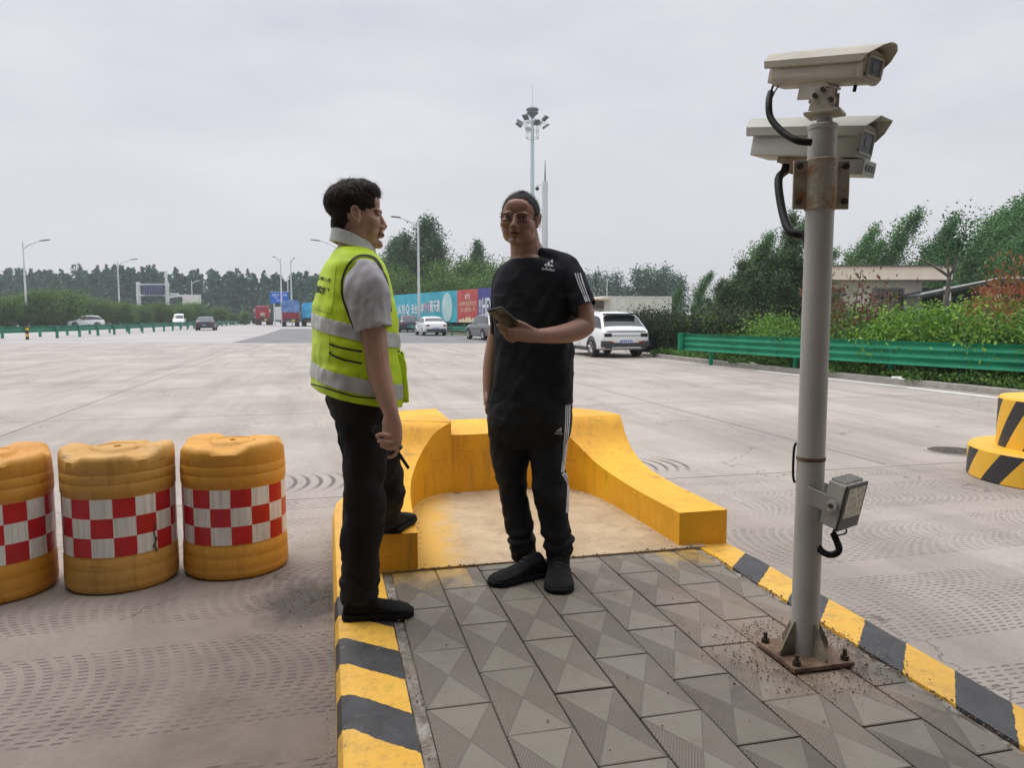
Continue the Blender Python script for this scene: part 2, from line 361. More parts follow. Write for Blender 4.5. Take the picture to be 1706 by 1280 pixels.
def yellow_material(name, ya, yb, grime=.5):
    m = bpy.data.materials.new(name); m.use_nodes = True; t = m.node_tree; b = t.nodes['Principled BSDF']
    co = t.nodes.new('ShaderNodeTexCoord').outputs['Object']
    c = mixc(t, ramp(t, noi(t, co, 2.2, 6, .65), .35, .68), ya, yb)
    dr = nd(t, 'ShaderNodeMapping', {'Vector': co, 'Scale': (9, 9, 1.3)}).outputs[0]
    c = mixc(t, mt(t, 'MULTIPLY', ramp(t, noi(t, dr, 1.6, 6, .7), .52, .8), grime), c, (.30, .15, .03))
    c = mixc(t, mt(t, 'MULTIPLY', ramp(t, noi(t, co, 42, 5, .8), .6, .74), grime * .9), c, (.16, .09, .03))
    sc_ = nd(t, 'ShaderNodeMapping', {'Vector': co, 'Scale': (5, 5, 40)}).outputs[0]
    c = mixc(t, mt(t, 'MULTIPLY', ramp(t, noi(t, sc_, 1.0, 5, .7), .63, .70), grime * .7), c, (.12, .075, .04))
    chip = mt(t, 'GREATER_THAN', noi(t, co, 11, 8, .8), .675)
    c = mixc(t, mt(t, 'MULTIPLY', chip, min(1, grime * 1.3)), c, (.36, .30, .22))
    t.links.new(c, b.inputs['Base Color']); b.inputs['Roughness'].default_value = .55
    t.links.new(nd(t, 'ShaderNodeBump', {'Strength': .3, 'Distance': .006, 'Height': mt(t, 'SUBTRACT', noi(t, co, 26, 5, .65), mt(t, 'MULTIPLY', chip, .5))}).outputs[0], b.inputs['Normal'])
    return m
def paver_material():
    m = bpy.data.materials.new('patterned_paving_slab'); m.use_nodes = True; t = m.node_tree; b = t.nodes['Principled BSDF']
    uv = nd(t, 'ShaderNodeSeparateXYZ', {0: t.nodes.new('ShaderNodeUVMap').outputs[0]})
    a, l = uv.outputs[0], uv.outputs[1]
    co = t.nodes.new('ShaderNodeTexCoord').outputs['Object']
    da = mt(t, 'SUBTRACT', a, .5); dl = mt(t, 'SUBTRACT', l, .5)
    aa, al = mt(t, 'ABSOLUTE', da), mt(t, 'ABSOLUTE', dl)
    sm = mt(t, 'GREATER_THAN', al, aa)
    # fine ribs run along the slab on one side and along the diagonal on the other
    r1 = mt(t, 'SINE', mt(t, 'MULTIPLY', mt(t, 'ADD', a, l), 2 * math.pi * 21))
    r2 = mt(t, 'SINE', mt(t, 'MULTIPLY', mt(t, 'SUBTRACT', a, l), 2 * math.pi * 21))
    pick = mt(t, 'GREATER_THAN', da, 0.0)
    rb = mt(t, 'ADD', mt(t, 'MULTIPLY', r1, pick), mt(t, 'MULTIPLY', r2, mt(t, 'SUBTRACT', 1.0, pick)))
    rib = mt(t, 'MULTIPLY', ramp(t, rb, -.4, .6), mt(t, 'SUBTRACT', 1.0, sm))
    diag = mt(t, 'LESS_THAN', mt(t, 'ABSOLUTE', mt(t, 'SUBTRACT', al, aa)), .012)
    ge = t.nodes.new('ShaderNodeNewGeometry')
    base = mixc(t, ge.outputs['Random Per Island'], (.090, .076, .058), (.20, .172, .135))
    base = mixc(t, mt(t, 'MULTIPLY', ramp(t, noi(t, co, 2.2, 5, .6), .4, .7), .55), base, (.25, .205, .155))
    base = mixc(t, mt(t, 'MULTIPLY', sm, .22), base, (.27, .26, .215))
    base = mixc(t, mt(t, 'MULTIPLY', mt(t, 'MAXIMUM', mt(t, 'MULTIPLY', rib, .38), mt(t, 'MULTIPLY', diag, .6)), 1.0), base, (.065, .057, .05))
    # trodden soil and old yellow overspray
    base = mixc(t, mt(t, 'MULTIPLY', ramp(t, noi(t, co, 5.5, 7, .72), .50, .68), .7), base, (.17, .13, .095))
    base = mixc(t, mt(t, 'MULTIPLY', ramp(t, noi(t, co, 60, 4, .8), .60, .72), .6), base, (.10, .075, .055))
    s = nd(t, 'ShaderNodeSeparateXYZ', {0: co})
    u = mt(t, 'ADD', mt(t, 'MULTIPLY', s.outputs[0], -SU), mt(t, 'MULTIPLY', s.outputs[1], CU))
    vv = mt(t, 'ADD', mt(t, 'MULTIPLY', s.outputs[0], CU), mt(t, 'MULTIPLY', s.outputs[1], SU))
    du, dv = mt(t, 'SUBTRACT', u, 2.45), mt(t, 'SUBTRACT', vv, 1.62)
    dirt = mt(t, 'SQRT', mt(t, 'ADD', mt(t, 'MULTIPLY', mt(t, 'MULTIPLY', du, du), .45), mt(t, 'MULTIPLY', dv, dv)))
    dirt = mt(t, 'ADD', dirt, mt(t, 'MULTIPLY', mt(t, 'SUBTRACT', noi(t, co, 7, 6, .7), .5), .9))
    base = mixc(t, mt(t, 'MULTIPLY', mt(t, 'SUBTRACT', 1.0, ramp(t, dirt, .12, .42)), .85), base, (.27, .195, .145))
    sp = mt(t, 'ADD', mt(t, 'SUBTRACT', 3.5, u), mt(t, 'MULTIPLY', mt(t, 'SUBTRACT', noi(t, co, 9, 5, .7), .5), .8))
    spl = mt(t, 'MULTIPLY', mt(t, 'SUBTRACT', 1.0, ramp(t, sp, .05, .28)), mt(t, 'ADD', mt(t, 'LESS_THAN', vv, .62), mt(t, 'GREATER_THAN', vv, 1.6), clamp=True))
    base = mixc(t, mt(t, 'MULTIPLY', spl, .7), base, (.55, .33, .06))
    t.links.new(base, b.inputs['Base Color'])
    rr = ramp(t, noi(t, co, 6, 4), .3, .7)
    t.links.new(mt(t, 'ADD', .42, mt(t, 'MULTIPLY', rr, .3)), b.inputs['Roughness'])
    h = mt(t, 'SUBTRACT', mt(t, 'MULTIPLY', noi(t, co, 90, 4, .7), .4), mt(t, 'MAXIMUM', rib, diag))
    t.links.new(nd(t, 'ShaderNodeBump', {'Strength': .6, 'Distance': .003, 'Height': h}).outputs[0], b.inputs['Normal'])
    return m
def pad_material():
    m = bpy.data.materials.new('dusty_concrete_pad'); m.use_nodes = True; t = m.node_tree; b = t.nodes['Principled BSDF']
    co, u, vv, z = uvnodes(t)
    c = mixc(t, ramp(t, noi(t, co, 3, 7, .7), .35, .68), (.38, .27, .16), (.54, .41, .26))
    c = mixc(t, mt(t, 'MULTIPLY', ramp(t, noi(t, co, 9, 8, .8), .52, .66), .6), c, (.24, .17, .10))
    e = mt(t, 'ADD', mt(t, 'SUBTRACT', vv, mt(t, 'MULTIPLY', mt(t, 'SUBTRACT', u, 3.5), .10)), mt(t, 'MULTIPLY', mt(t, 'SUBTRACT', noi(t, co, 8, 6, .75), .5), .45))
    c = mixc(t, mt(t, 'MULTIPLY', mt(t, 'SUBTRACT', 1.0, ramp(t, e, .50, .66)), .85), c, (.62, .36, .05))
    t.links.new(c, b.inputs['Base Color']); b.inputs['Roughness'].default_value = .85
    t.links.new(nd(t, 'ShaderNodeBump', {'Strength': .5, 'Distance': .008, 'Height': noi(t, co, 30, 6, .75)}).outputs[0], b.inputs['Normal'])
    return m
M_kerb = kerb_material(); M_pad = pad_material(); M_paver = paver_material()
M_yel = yellow_material('painted_yellow_concrete', (.74, .34, .005), (.88, .46, .012), .8)

# ---------------------------------------------------------------- ground, carriageways, verge
def struct(name, mb, m, **k): return tag(mb.build(name, m, **k), kind='structure')
def sheet(name, pts, m, z): return struct(name, MB().add([(p[0], p[1], z) for p in pts], [tuple(range(len(pts)))]), m)
sheet('ground', [(-1500, -60), (1500, -60), (1500, 2400), (-1500, 2400)], M_soil, -.03)
road_edge = [(12.5, -25), (12.3, 2), (11.2, 7.5), (9.25, 13.2), (7.9, 17.3), (6.55, 21.3), (5.35, 25.9), (5.9, 29), (9, 32), (9, 36), (3, 44), (-1, 52), (-9, 68), (-14.8, 82), (-34, 140), (-70, 235), (-120, 360)]
road_left = [(-330, 360), (-190, 235), (-118, 140), (-84, 95), (-62, 60), (-48, 20), (-44, -25)]
sheet('road', road_edge + road_left, M_road, 0)
def clip_far(Y0): return [p for p in road_edge if p[1] > Y0] + [p for p in road_left if p[1] > Y0]
sheet('far_road', [(5.6, 41)] + [p for p in road_edge if p[1] > 42] + [p for p in road_left if p[1] > 42] + [(-55.3, 40.5)], M_grayroad, .004)
def gz(px, py, z=.008): p = G(px, py, z); return (p.x, p.y)
sheet('asphalt_patch', [gz(385, 571.5), gz(440, 558), gz(470, 548), gz(640, 548), gz(700, 553), gz(800, 563), gz(826, 569), gz(820, 571.5)], M_asphalt, .008)
# kerb of the right verge and its edge line
KR = [(12.3, 2), (11.2, 7.5), (9.25, 13.2), (7.9, 17.3), (6.55, 21.3), (5.35, 25.9), (5.1, 27.4)]
kb = MB(); kb.sweep([(0, -.02), (0, .12), (.14, .13), (.16, -.02)], crv([(x, y, 0) for x, y in KR], 4))
struct('verge_kerb', kb, M_conc, smooth=30)
lm = MB(); pth = crv([(11.5, 3, .006), (10.3, 7.5, .006), (8.72, 13.2, .006), (7.5, 17.3, .006), (6.6, 20.2, .006)], 4)
lm.sweep([(-.085, 0), (.085, 0)], pth, closed=False); struct('edge_line', lm, M_white)
vs = MB(); vs.add([(5.4, 26.1, .10), (9.4, 13.2, .10), (11.4, 7.5, .10), (12.5, 2, .10), (60, 2, .3), (60, 60, .3), (9, 38, .08), (8.6, 31, .06)], [tuple(range(8))])
struct('verge', vs, M_soil)
pv = MB(); pv.add([(5.5, 26.4, .012), (8.2, 26.6, .115), (9.2, 32.2, .1), (6, 29.2, .012)], [(0, 1, 2, 3)]); struct('footpath', pv, mat('pale_path', (.33, .29, .23), (.42, .38, .31), rough=.9))

# ---------------------------------------------------------------- the traffic island
pathI = [I(u, 0) for u in (-3.5, 0, 1, 2, 3, 4, 4.7)]
for k in range(1, 18):
    a = math.pi * k / 18; pathI.append(I(4.75 + 1.1 * math.sin(a), 1.045 - 1.045 * math.cos(a)))
pathI += [I(u, 2.09) for u in (4.7, 4, 3, 2, 1, 0, -3.5)]
fine = []
for a, b_ in zip(pathI, pathI[1:]):
    n = max(1, int((b_ - a).length / .12)); fine += [a + (b_ - a) * k / n for k in range(n)]
fine.append(pathI[-1])
kb = MB(); kb.sweep([(0, -.02), (.004, .20), (.018, .237), (.045, .25), (.225, .251), (.232, .2), (.232, 0)], fine)
o = kb.build('island_kerb', M_kerb, smooth=40); tag(o, kind='structure')
for p in o.data.vertices:
    n_ = noise.noise(p.co * 4) * .006 + noise.noise(p.co * 17) * .003
    p.co.z += n_ if p.co.z > .15 else 0
bs = MB(); bs.prism([I(-3.5, .22)[:2], I(5.2, .22)[:2], I(5.2, 1.87)[:2], I(-3.5, 1.87)[:2]][::-1], 0, .238); struct('island_bedding', bs, M_mortar)
W = .206; tv, tf, tuv = [], [], []
def tile(u0, u1, v0, v1, la, lb, a0=0., a1=1.):
    g = .0028; u0 += g; u1 -= g; v0 += g; v1 -= g
    if u1 - u0 < .02 or v1 - v0 < .02: return
    h = .2495 + random.uniform(-.002, .002); tx, ty = random.uniform(-.006, .006), random.uniform(-.006, .006); c_ = .003
    def Z(u, v_): return h + (u - (u0 + u1) / 2) * tx + (v_ - (v0 + v1) / 2) * ty
    o = len(tv)
    for (u, v_, dz) in ((u0, v0, -.02), (u1, v0, -.02), (u1, v1, -.02), (u0, v1, -.02), (u0, v0, -.002), (u1, v0, -.002), (u1, v1, -.002), (u0, v1, -.002), (u0 + c_, v0 + c_, 0), (u1 - c_, v0 + c_, 0), (u1 - c_, v1 - c_, 0), (u0 + c_, v1 - c_, 0)):
        tv.append(I(u, v_, Z(u, v_) + dz))
    q = [(a0, la), (a0, lb), (a1, lb), (a1, la)]
    for f in ((8, 11, 10, 9), (4, 8, 9, 5), (5, 9, 10, 6), (6, 10, 11, 7), (7, 11, 8, 4), (0, 4, 5, 1), (1, 5, 6, 2), (2, 6, 7, 3), (3, 7, 4, 0)):
        tf.append(tuple(o + k for k in f)); tuv.extend([q[k % 4] for k in f])
for k in range(8):
    v0 = .268 + W * k; v1 = min(v0 + W, 1.835); off = 3.0 if k % 2 == 0 else 2.8
    n0 = -16
    for n in range(n0, 3):
        a, b_ = off + .4 * n, off + .4 * (n + 1); b2 = min(b_, 3.468)
        if b2 > a: tile(a, b2, v0, v1, 0, (b2 - a) / .4, 0, (v1 - v0) / W)
me = bpy.data.meshes.new('pavement'); me.from_pydata(tv, [], tf); me.materials.append(M_paver)
uvl = me.uv_layers.new(name='UVMap'); uvl.data.foreach_set('uv', np.array(tuv, dtype=np.float32).ravel())
tag(link('pavement', me), kind='structure')
ms = MB()   # mortar strips beside both kerbs
for v0, v1 in ((.231, .268), (1.835, 1.862)):
    n = 90; g = []
    for i in range(n + 1):
        u = -3.4 + 6.86 * i / n
        g += [I(u, v0, .243 + random.uniform(-.006, .006)), I(u, v1, .243 + random.uniform(-.008, .006))]
    ms.add(g, [(2 * i, 2 * i + 1, 2 * i + 3, 2 * i + 2) for i in range(n)])
struct('mortar_joint', ms, M_mortar)
pd = MB(); pd.prism([I(3.476, .2)[:2], I(5.3, .2)[:2], I(5.3, 1.9)[:2], I(3.476, 1.9)[:2]][::-1], .1, .2565); struct('concrete_pad', pd, M_pad)

# yellow U-shaped wall on the island's nose
def Zw(u):
    P = [(0, .43), (4.05, .43), (4.3, .438), (4.5, .455), (4.66, .485), (4.8, .545), (4.9, .62), (4.96, .70), (4.99, .735), (5.03, .745), (9, .745)]
    for (a, x), (b_, y) in zip(P, P[1:]):
        if a <= u <= b_: return x + (y - x) * (u - a) / (b_ - a)
st = []   # (inner v, inner u, outer v, outer u, z)
L_in = crv([(.395, 3.485, 0), (.41, 3.8, 0), (.43, 4.1, 0), (.46, 4.4, 0), (.50, 4.62, 0), (.565, 4.80, 0), (.66, 4.92, 0), (.80, 4.985, 0)], 3)
L_out = crv([(.12, 3.485, 0), (.12, 3.8, 0), (.12, 4.1, 0), (.12, 4.4, 0), (.12, 4.65, 0), (.12, 4.83, 0), (.125, 4.95, 0), (.13, 5.05, 0)], 3)
for a, b_ in zip(L_in, L_out): st.append((a.x, a.y, b_.x, b_.y, Zw(a.y + .01), Zw(b_.y - .03)))
def nose(v_): x = (v_ - 1.085) / .955; return 5.05 + .68 * max(0, 1 - abs(x) ** 2.6) ** .5
for k in range(1, 9):
    v_ = .13 + (.80 - .13) * (k / 8) ** 1.6 * 1.0; st.append((.80, 4.985, v_, nose(v_), .745, .745))
st.append((.80, 4.985, .80, nose(.80), .652, .652))
for k in range(1, 9):
    v_ = .80 + .58 * k / 8; st.append((v_, 4.985 - .01 * math.sin(k), v_, nose(v_), .652, .652))
st.append((1.38, 4.985, 1.38, nose(1.38), .745, .745))
for k in range(1, 9):
    v_ = 1.38 + (2.04 - 1.38) * (1 - (1 - k / 8) ** 1.6); st.append((1.38, 4.985, v_, nose(v_), .745, .745))
R_in = crv([(1.38, 4.985, 0), (1.50, 4.96, 0), (1.60, 4.90, 0), (1.675, 4.78, 0), (1.72, 4.6, 0), (1.745, 4.35, 0), (1.755, 4.0, 0), (1.765, 3.52, 0)], 3)
R_out = crv([(2.04, 5.05, 0), (2.04, 4.97, 0), (2.04, 4.88, 0), (2.04, 4.75, 0), (2.04, 4.58, 0), (2.04, 4.33, 0), (2.04, 4.0, 0), (2.04, 3.52, 0)], 3)
for a, b_ in list(zip(R_in, R_out))[1:]: st.append((a.x, a.y, b_.x, b_.y, Zw(a.y + .01), Zw(b_.y - .03)))
wb = MB(); V = []
for (iv, iu, ov, ou, zi, zo) in st: V += [I(iu, iv, .24), I(iu, iv, zi), I(ou, ov, zo), I(ou, ov, .235)]
n = len(st); Fs = [(4 * i + k, 4 * i + (k + 1) % 4, 4 * i + 4 + (k + 1) % 4, 4 * i + 4 + k) for i in range(n - 1) for k in range(4)] + [(3, 2, 1, 0), (4 * n - 4, 4 * n - 3, 4 * n - 2, 4 * n - 1)]
wb.add(V, Fs); wall = thing('nose_wall', 'yellow painted concrete U-shaped wall around the island nose, notched at the back', 'wall', I(4.8, 1.08, .25))
me = wb.mesh('nose_wall', M_yel); bm = bmesh.new(); bm.from_mesh(me); bmesh.ops.remove_doubles(bm, verts=bm.verts, dist=.0005); bmesh.ops.recalc_face_normals(bm, faces=bm.faces); bm.to_mesh(me); bm.free()
o = link('wall_body', me, wall, 32); md = o.modifiers.new('bevel', 'BEVEL'); md.width = .007; md.segments = 2; md.limit_method = 'ANGLE'; md.angle_limit = R(35)
# soil and grit gathered along the wall foot, around the pole plate and along the kerbs
gc, gs = [], []
def grit(n, fn, s0, s1, spread):
    for _ in range(n):
        u, v_ = fn(); gc.append(I(u + random.gauss(0, spread), v_ + random.gauss(0, spread), .254 + random.uniform(0, .004))); gs.append(s0 * .5 + (s1 - s0 * .5) * random.random() ** 3)
inner = [(s[1], s[0]) for s in st]
grit(1500, lambda: (lambda p: (p[0] - .03, p[1] + (.03 if p[1] < 1 else -.03)))(random.choice(inner)), .002, .006, .014)
grit(260, lambda: (3.475, random.uniform(.3, 1.85)), .003, .010, .008)
grit(2600, lambda: (lambda a, r: (2.24 + r * math.cos(a), 1.61 + r * math.sin(a)))(random.uniform(0, 6.3), random.uniform(.14, .30)), .0015, .006, .035)
grit(500, lambda: (random.uniform(.6, 3.4), 1.85), .003, .009, .012)
grit(260, lambda: (random.uniform(.6, 3.4), .25), .003, .008, .012)
grit(260, lambda: (random.uniform(1.5, 3.4), random.uniform(.4, 1.8)), .002, .006, .2)
db = MB()
for c_, s_ in zip(gc, gs):
    q = Matrix.Rotation(random.uniform(0, 6), 3, Vector((random.random(), random.random(), 1)).normalized())
    db.box(c_, (s_, s_ * random.uniform(.6, 1.4), s_ * random.uniform(.4, .8)), M=q, taper=random.uniform(.5, .9))
tag(db.build('debris', mat('soil_crumbs', (.12, .085, .062), (.26, .195, .145), scale=30, rough=1)), 'loose soil and grit on the paving', 'debris', kind='stuff')
# dark wet grit on the left carriageway beside the kerb
gb = MB()
for _ in range(400):
    a, r = random.uniform(0, 6.3), abs(random.gauss(0, .5)); p = Vector((-1.02 + .19 * r * math.cos(a) * 1.1, 3.72 + .30 * r * math.sin(a), .003)); s_ = .001 + .005 * random.random() ** 3
    p.x = min(p.x, -SU / CU * p.y - .02)
    gb.box(p, (s_, s_, s_ * .6), M=Matrix.Rotation(random.uniform(0, 6), 3, 'Z'), taper=.7)
for _ in range(500):
    u = random.uniform(.8, 5.2); p = I(u, -abs(random.gauss(0, .03)) - .004, .001); s_ = random.uniform(.001, .0035); gb.box(p, (s_, s_, s_ * .6), taper=.7)
for _ in range(500):
    u = random.uniform(1.2, 5.4); p = I(u, 2.10 + abs(random.gauss(0, .025)), .001); s_ = random.uniform(.001, .0035); gb.box(p, (s_, s_, s_ * .6), taper=.7)
tag(gb.build('gravel', mat('dark_grit', (.07, .06, .05), (.17, .145, .12), scale=30, rough=1)), 'dark grit swept against the island kerb', 'gravel', kind='stuff')

# ---------------------------------------------------------------- water-filled drums
def band_material(ph):
    m = bpy.data.materials.new('red_white_reflective_sheeting'); m.use_nodes = True; t = m.node_tree; b = t.nodes['Principled BSDF']
    co = t.nodes.new('ShaderNodeTexCoord').outputs['Object']; s = nd(t, 'ShaderNodeSeparateXYZ', {0: co})
    an = mt(t, 'MULTIPLY', mt(t, 'ARCTAN2', s.outputs[1], s.outputs[0]), 16 / (2 * math.pi))
    an = mt(t, 'ADD', mt(t, 'ADD', an, 40.0 + ph), mt(t, 'MULTIPLY', noi(t, co, 5, 2), .06))
    rw = mt(t, 'FLOOR', mt(t, 'DIVIDE', mt(t, 'SUBTRACT', s.outputs[2], .20), .1035))
    ck = mt(t, 'MODULO', mt(t, 'ADD', mt(t, 'FLOOR', an), rw), 2.0)
    wob = noi(t, nd(t, 'ShaderNodeMapping', {'Vector': co, 'Scale': (60, 60, 3)}).outputs[0], 1, 2)
    wh = mixc(t, ramp(t, wob, .35, .65), (.60, .60, .57), (.80, .80, .77))
    rd = mixc(t, ramp(t, noi(t, co, 6, 4), .3, .7), (.42, .006, .012), (.60, .012, .02))
    c = mixc(t, ck, rd, wh)
    c = mixc(t, mt(t, 'MULTIPLY', ramp(t, noi(t, co, 14, 6, .8), .60, .74), .5), c, (.25, .17, .10))
    t.links.new(c, b.inputs['Base Color']); b.inputs['Roughness'].default_value = .32
    t.links.new(nd(t, 'ShaderNodeBump', {'Strength': .25, 'Distance': .003, 'Height': wob}).outputs[0], b.inputs['Normal'])
    return m
M_drum = yellow_material('sun_faded_yellow_plastic', (.60, .28, .03), (.72, .37, .055), .7)
M_drum.node_tree.nodes['Principled BSDF'].inputs['Roughness'].default_value = .6
def nz3(x, y, z): return noise.noise(Vector((x, y, z)))
M_drums = [M_drum, yellow_material('dusty_yellow_plastic', (.52, .27, .05), (.66, .38, .10), 1.0), yellow_material('scuffed_yellow_plastic', (.58, .25, .025), (.70, .34, .05), .85)]
def drum(loc, rz, label, ph, tilt, lab_dent=0):
    d = thing('traffic_drum', label, 'traffic drum', (0, 0, 0), 0, 'yellow water-filled drums beside the island')
    prof = [(.20, .002), (.268, .004), (.282, .02), (.285, .05), (.2835, .055), (.285, .06), (.284, .12), (.2825, .125), (.284, .13), (.283, .185), (.279, .192), (.279, .198), (.279, .26), (.279, .33), (.279, .40), (.279, .46), (.279, .512), (.279, .518), (.283, .525), (.284, .577), (.2815, .583), (.284, .589), (.284, .630), (.2815, .636), (.284, .642), (.284, .70), (.282, .722), (.274, .738), (.258, .746), (.235, .747), (.21, .744), (.18, .740), (.15, .735), (.135, .733), (.128, .741), (.118, .748), (.10, .749), (.094, .743), (.05, .742), (.018, .742), (.015, .75), (.004, .751)]
    def fn(r, z, a):
        lob = max(0, math.cos(4 * a + ph)) ** .7
        if z > .70 and r > .14: z -= .028 * lob * min(1, (z - .70) / .03) * (1 if r > .2 else (r - .14) / .06); z += .012 * math.cos(2 * a + 1 + ph)
        r *= 1 + .012 * nz3(math.cos(a) * 1.4 + ph * 7, math.sin(a) * 1.4, z * 2.2)
        r *= 1 + .006 * math.cos(2 * a + ph) + .004 * math.cos(3 * a + 2 * ph)
        if z > .6: r -= .008 * lob * min(1, (z - .6) / .1)
        return r, z
    o = MB().lathe(prof, (0, 0, 0), 96, fn).build('barrel', M_drums[int(ph)], d, 38)
    def f2(r, z, a): r2, _ = fn(.279, .3, a); return r2 + (.0022 if r > .2 else -.01), z
    MB().lathe([(.1, .2005), (.28, .2015), (.28, .36), (.28, .509), (.1, .510)], (0, 0, 0), 96, f2, cap=False).build('reflective_band', band_material(tilt), d, 38)
    d.location = loc; d.rotation_euler = (0, 0, rz)
    return d
drum((-1.61, 4.28, 0), R(20), 'yellow drum with clean chequered band, nearest to the traffic island', .3, .15)
dm = drum((-2.165, 4.07, 0), R(75), 'middle yellow drum of the three, its band torn at the lower right', 1.2, .4)
tv_ = []
for k in range(12):
    z = .345 - .014 * k; a = R(-103 + 1.2 * math.sin(k * 1.3)); ww_ = .004 + .007 * abs(math.sin(k * .9)) * (k > 5)
    for s_ in (-1, 1): aa = a + s_ * ww_ / .28; tv_.append(dm.matrix_basis @ Vector((.2835 * math.cos(aa), .2835 * math.sin(aa), z)))
MB().add(tv_, [(2 * k, 2 * k + 1, 2 * k + 3, 2 * k + 2) for k in range(11)]).build('tear', mat('grimy_tear', (.05, .03, .02), (.22, .13, .06), scale=60), dm)
drum((-2.745, 3.89, 0), R(-30), 'faded yellow drum at the end of the row farthest from the island', 2.1, .7)

# ---------------------------------------------------------------- striped stepped bollard of the next island
def hazard_material():
    m = bpy.data.materials.new('hazard_striped_paint'); m.use_nodes = True; t = m.node_tree; b = t.nodes['Principled BSDF']
    co = t.nodes.new('ShaderNodeTexCoord').outputs['Object']; s = nd(t, 'ShaderNodeSeparateXYZ', {0: co})
    ge = nd(t, 'ShaderNodeSeparateXYZ', {0: t.nodes.new('ShaderNodeNewGeometry').outputs['Normal']})
    an = mt(t, 'ARCTAN2', s.outputs[1], s.outputs[0])
    f = mt(t, 'FRACT', mt(t, 'ADD', mt(t, 'MULTIPLY', an, 10 / (2 * math.pi)), mt(t, 'MULTIPLY', s.outputs[2], -1.75)))
    bl = mt(t, 'MULTIPLY', mt(t, 'LESS_THAN', f, .45), mt(t, 'LESS_THAN', ge.outputs[2], .5))
    c = mixc(t, ramp(t, noi(t, co, 3, 5), .3, .7), (.74, .40, .02), (.86, .50, .04))
    c = mixc(t, bl, c, (.028, .028, .03))
    c = mixc(t, mt(t, 'MULTIPLY', ramp(t, noi(t, co, 20, 6, .8), .62, .72), .5), c, (.25, .16, .07))
    t.links.new(c, b.inputs['Base Color']); b.inputs['Roughness'].default_value = .5
    return m
bo = thing('stepped_bollard', 'two-tier round concrete bollard with black and yellow diagonal stripes', 'bollard', (4.93, 6.6, 0))
hz = hazard_material()
MB().lathe([(.74, 0), (.75, .01), (.75, .265), (.735, .285), (.3, .288), (.1, .288)], (4.93, 6.6, 0), 72).build('lower_tier', hz, bo, 35)
MB().lathe([(.53, .286), (.53, .715), (.515, .735), (.3, .738), (.05, .738)], (4.93, 6.6, 0), 72).build('upper_tier', hz, bo, 35)
mh = thing('drain_cover', 'round dark drain cover set in the concrete beside the striped bollard', 'drain cover', G(1588, 752))
c_ = G(1590, 752)
mb = MB(); mb.lathe([(.26, -.005), (.26, .006), (.235, .009), (.02, .009)], c_, 40)
for k in range(-4, 5): mb.box(c_ + Vector((k * .045, 0, .011)), (.02, .36 * math.sqrt(max(.05, 1 - (k / 5.2) ** 2)), .006))
mb.build('cover_plate', mat('rusty_iron', (.05, .045, .04), (.12, .09, .07), scale=20, rough=.8, bump=.5), mh)
MB().lathe([(.262, -.004), (.30, -.004), (.30, .005), (.262, .005)], c_, 40, cap=False).build('rim', M_conc, mh)
# ---------------------------------------------------------------- toll canopy overhead (out of frame, added, span and tone set to shade the near ground)
cn_ = thing('toll_canopy', 'broad unseen toll canopy overhead, added to shade the near ground', 'canopy', (0, -10, 0))
M_can = mat('canopy_cladding', (.27, .25, .23), var=.08, scale=.5)
MB().box((0, -18.6, 6.0), (84, 40, .8)).build('canopy_roof', M_can, cn_)
for x, y in ((-6.5, -8), (6.8, -8), (-6.5, -19), (6.8, -19), (-22, -8), (22, -8), (-22, -19), (22, -19)): MB().box((x, y, 2.8), (.6, .6, 5.6)).build('column', M_can, cn_)

# ---------------------------------------------------------------- camera pole
M_pole = mat('grey_painted_steel', (.40, .39, .37), (.50, .485, .455), scale=3, rough=.42, bump=.05, bscale=30)
M_rust = mat('rusty_painted_steel', (.40, .36, .29), (.30, .14, .045), scale=16, rough=.8, bump=.5, bscale=70, lo=.46, hi=.68)
M_rustd = mat('brown_rusty_steel', (.10, .055, .035), (.26, .17, .12), scale=14, rough=.9, bump=.6, bscale=60)
M_gus = mat('peeling_gusset_paint', (.12, .11, .07), (.34, .30, .22), scale=16, rough=.7, bump=.4)
M_black = mat('black_rubber', (.009, .009, .010), var=.3, rough=.55, spec=.2)
M_blk = mat('black_plastic', (.02, .02, .022), var=.2, rough=.35)
M_bolt = mat('dark_bolt', (.05, .04, .035), (.12, .09, .07), scale=40, rough=.6, metal=.6)
PX, PY = 1.035, 2.565
pole = thing('camera_pole', 'grey steel pole on a rusty bolted base plate, carrying two cameras and a floodlight', 'pole', (PX, PY, .25))
mb = MB(); mb.lathe([(.0465, .262), (.046, 1.2), (.0455, 2.07), (.048, 2.072), (.048, 2.084), (.043, 2.088), (.02, 2.089)], (PX, PY, 0), 40)
o = mb.build('post', M_pole, pole, 35)
MB().lathe([(.026, 2.06), (.025, 2.11), (.025, 2.118)], (PX + .005, PY, 0), 24).build('top_pipe', M_pole, pole, 35)
MB().box((PX, PY, .262), (.235, .235, .016), rz=R(13.8)).build('base_plate', M_rustd, pole, bevel=.003)
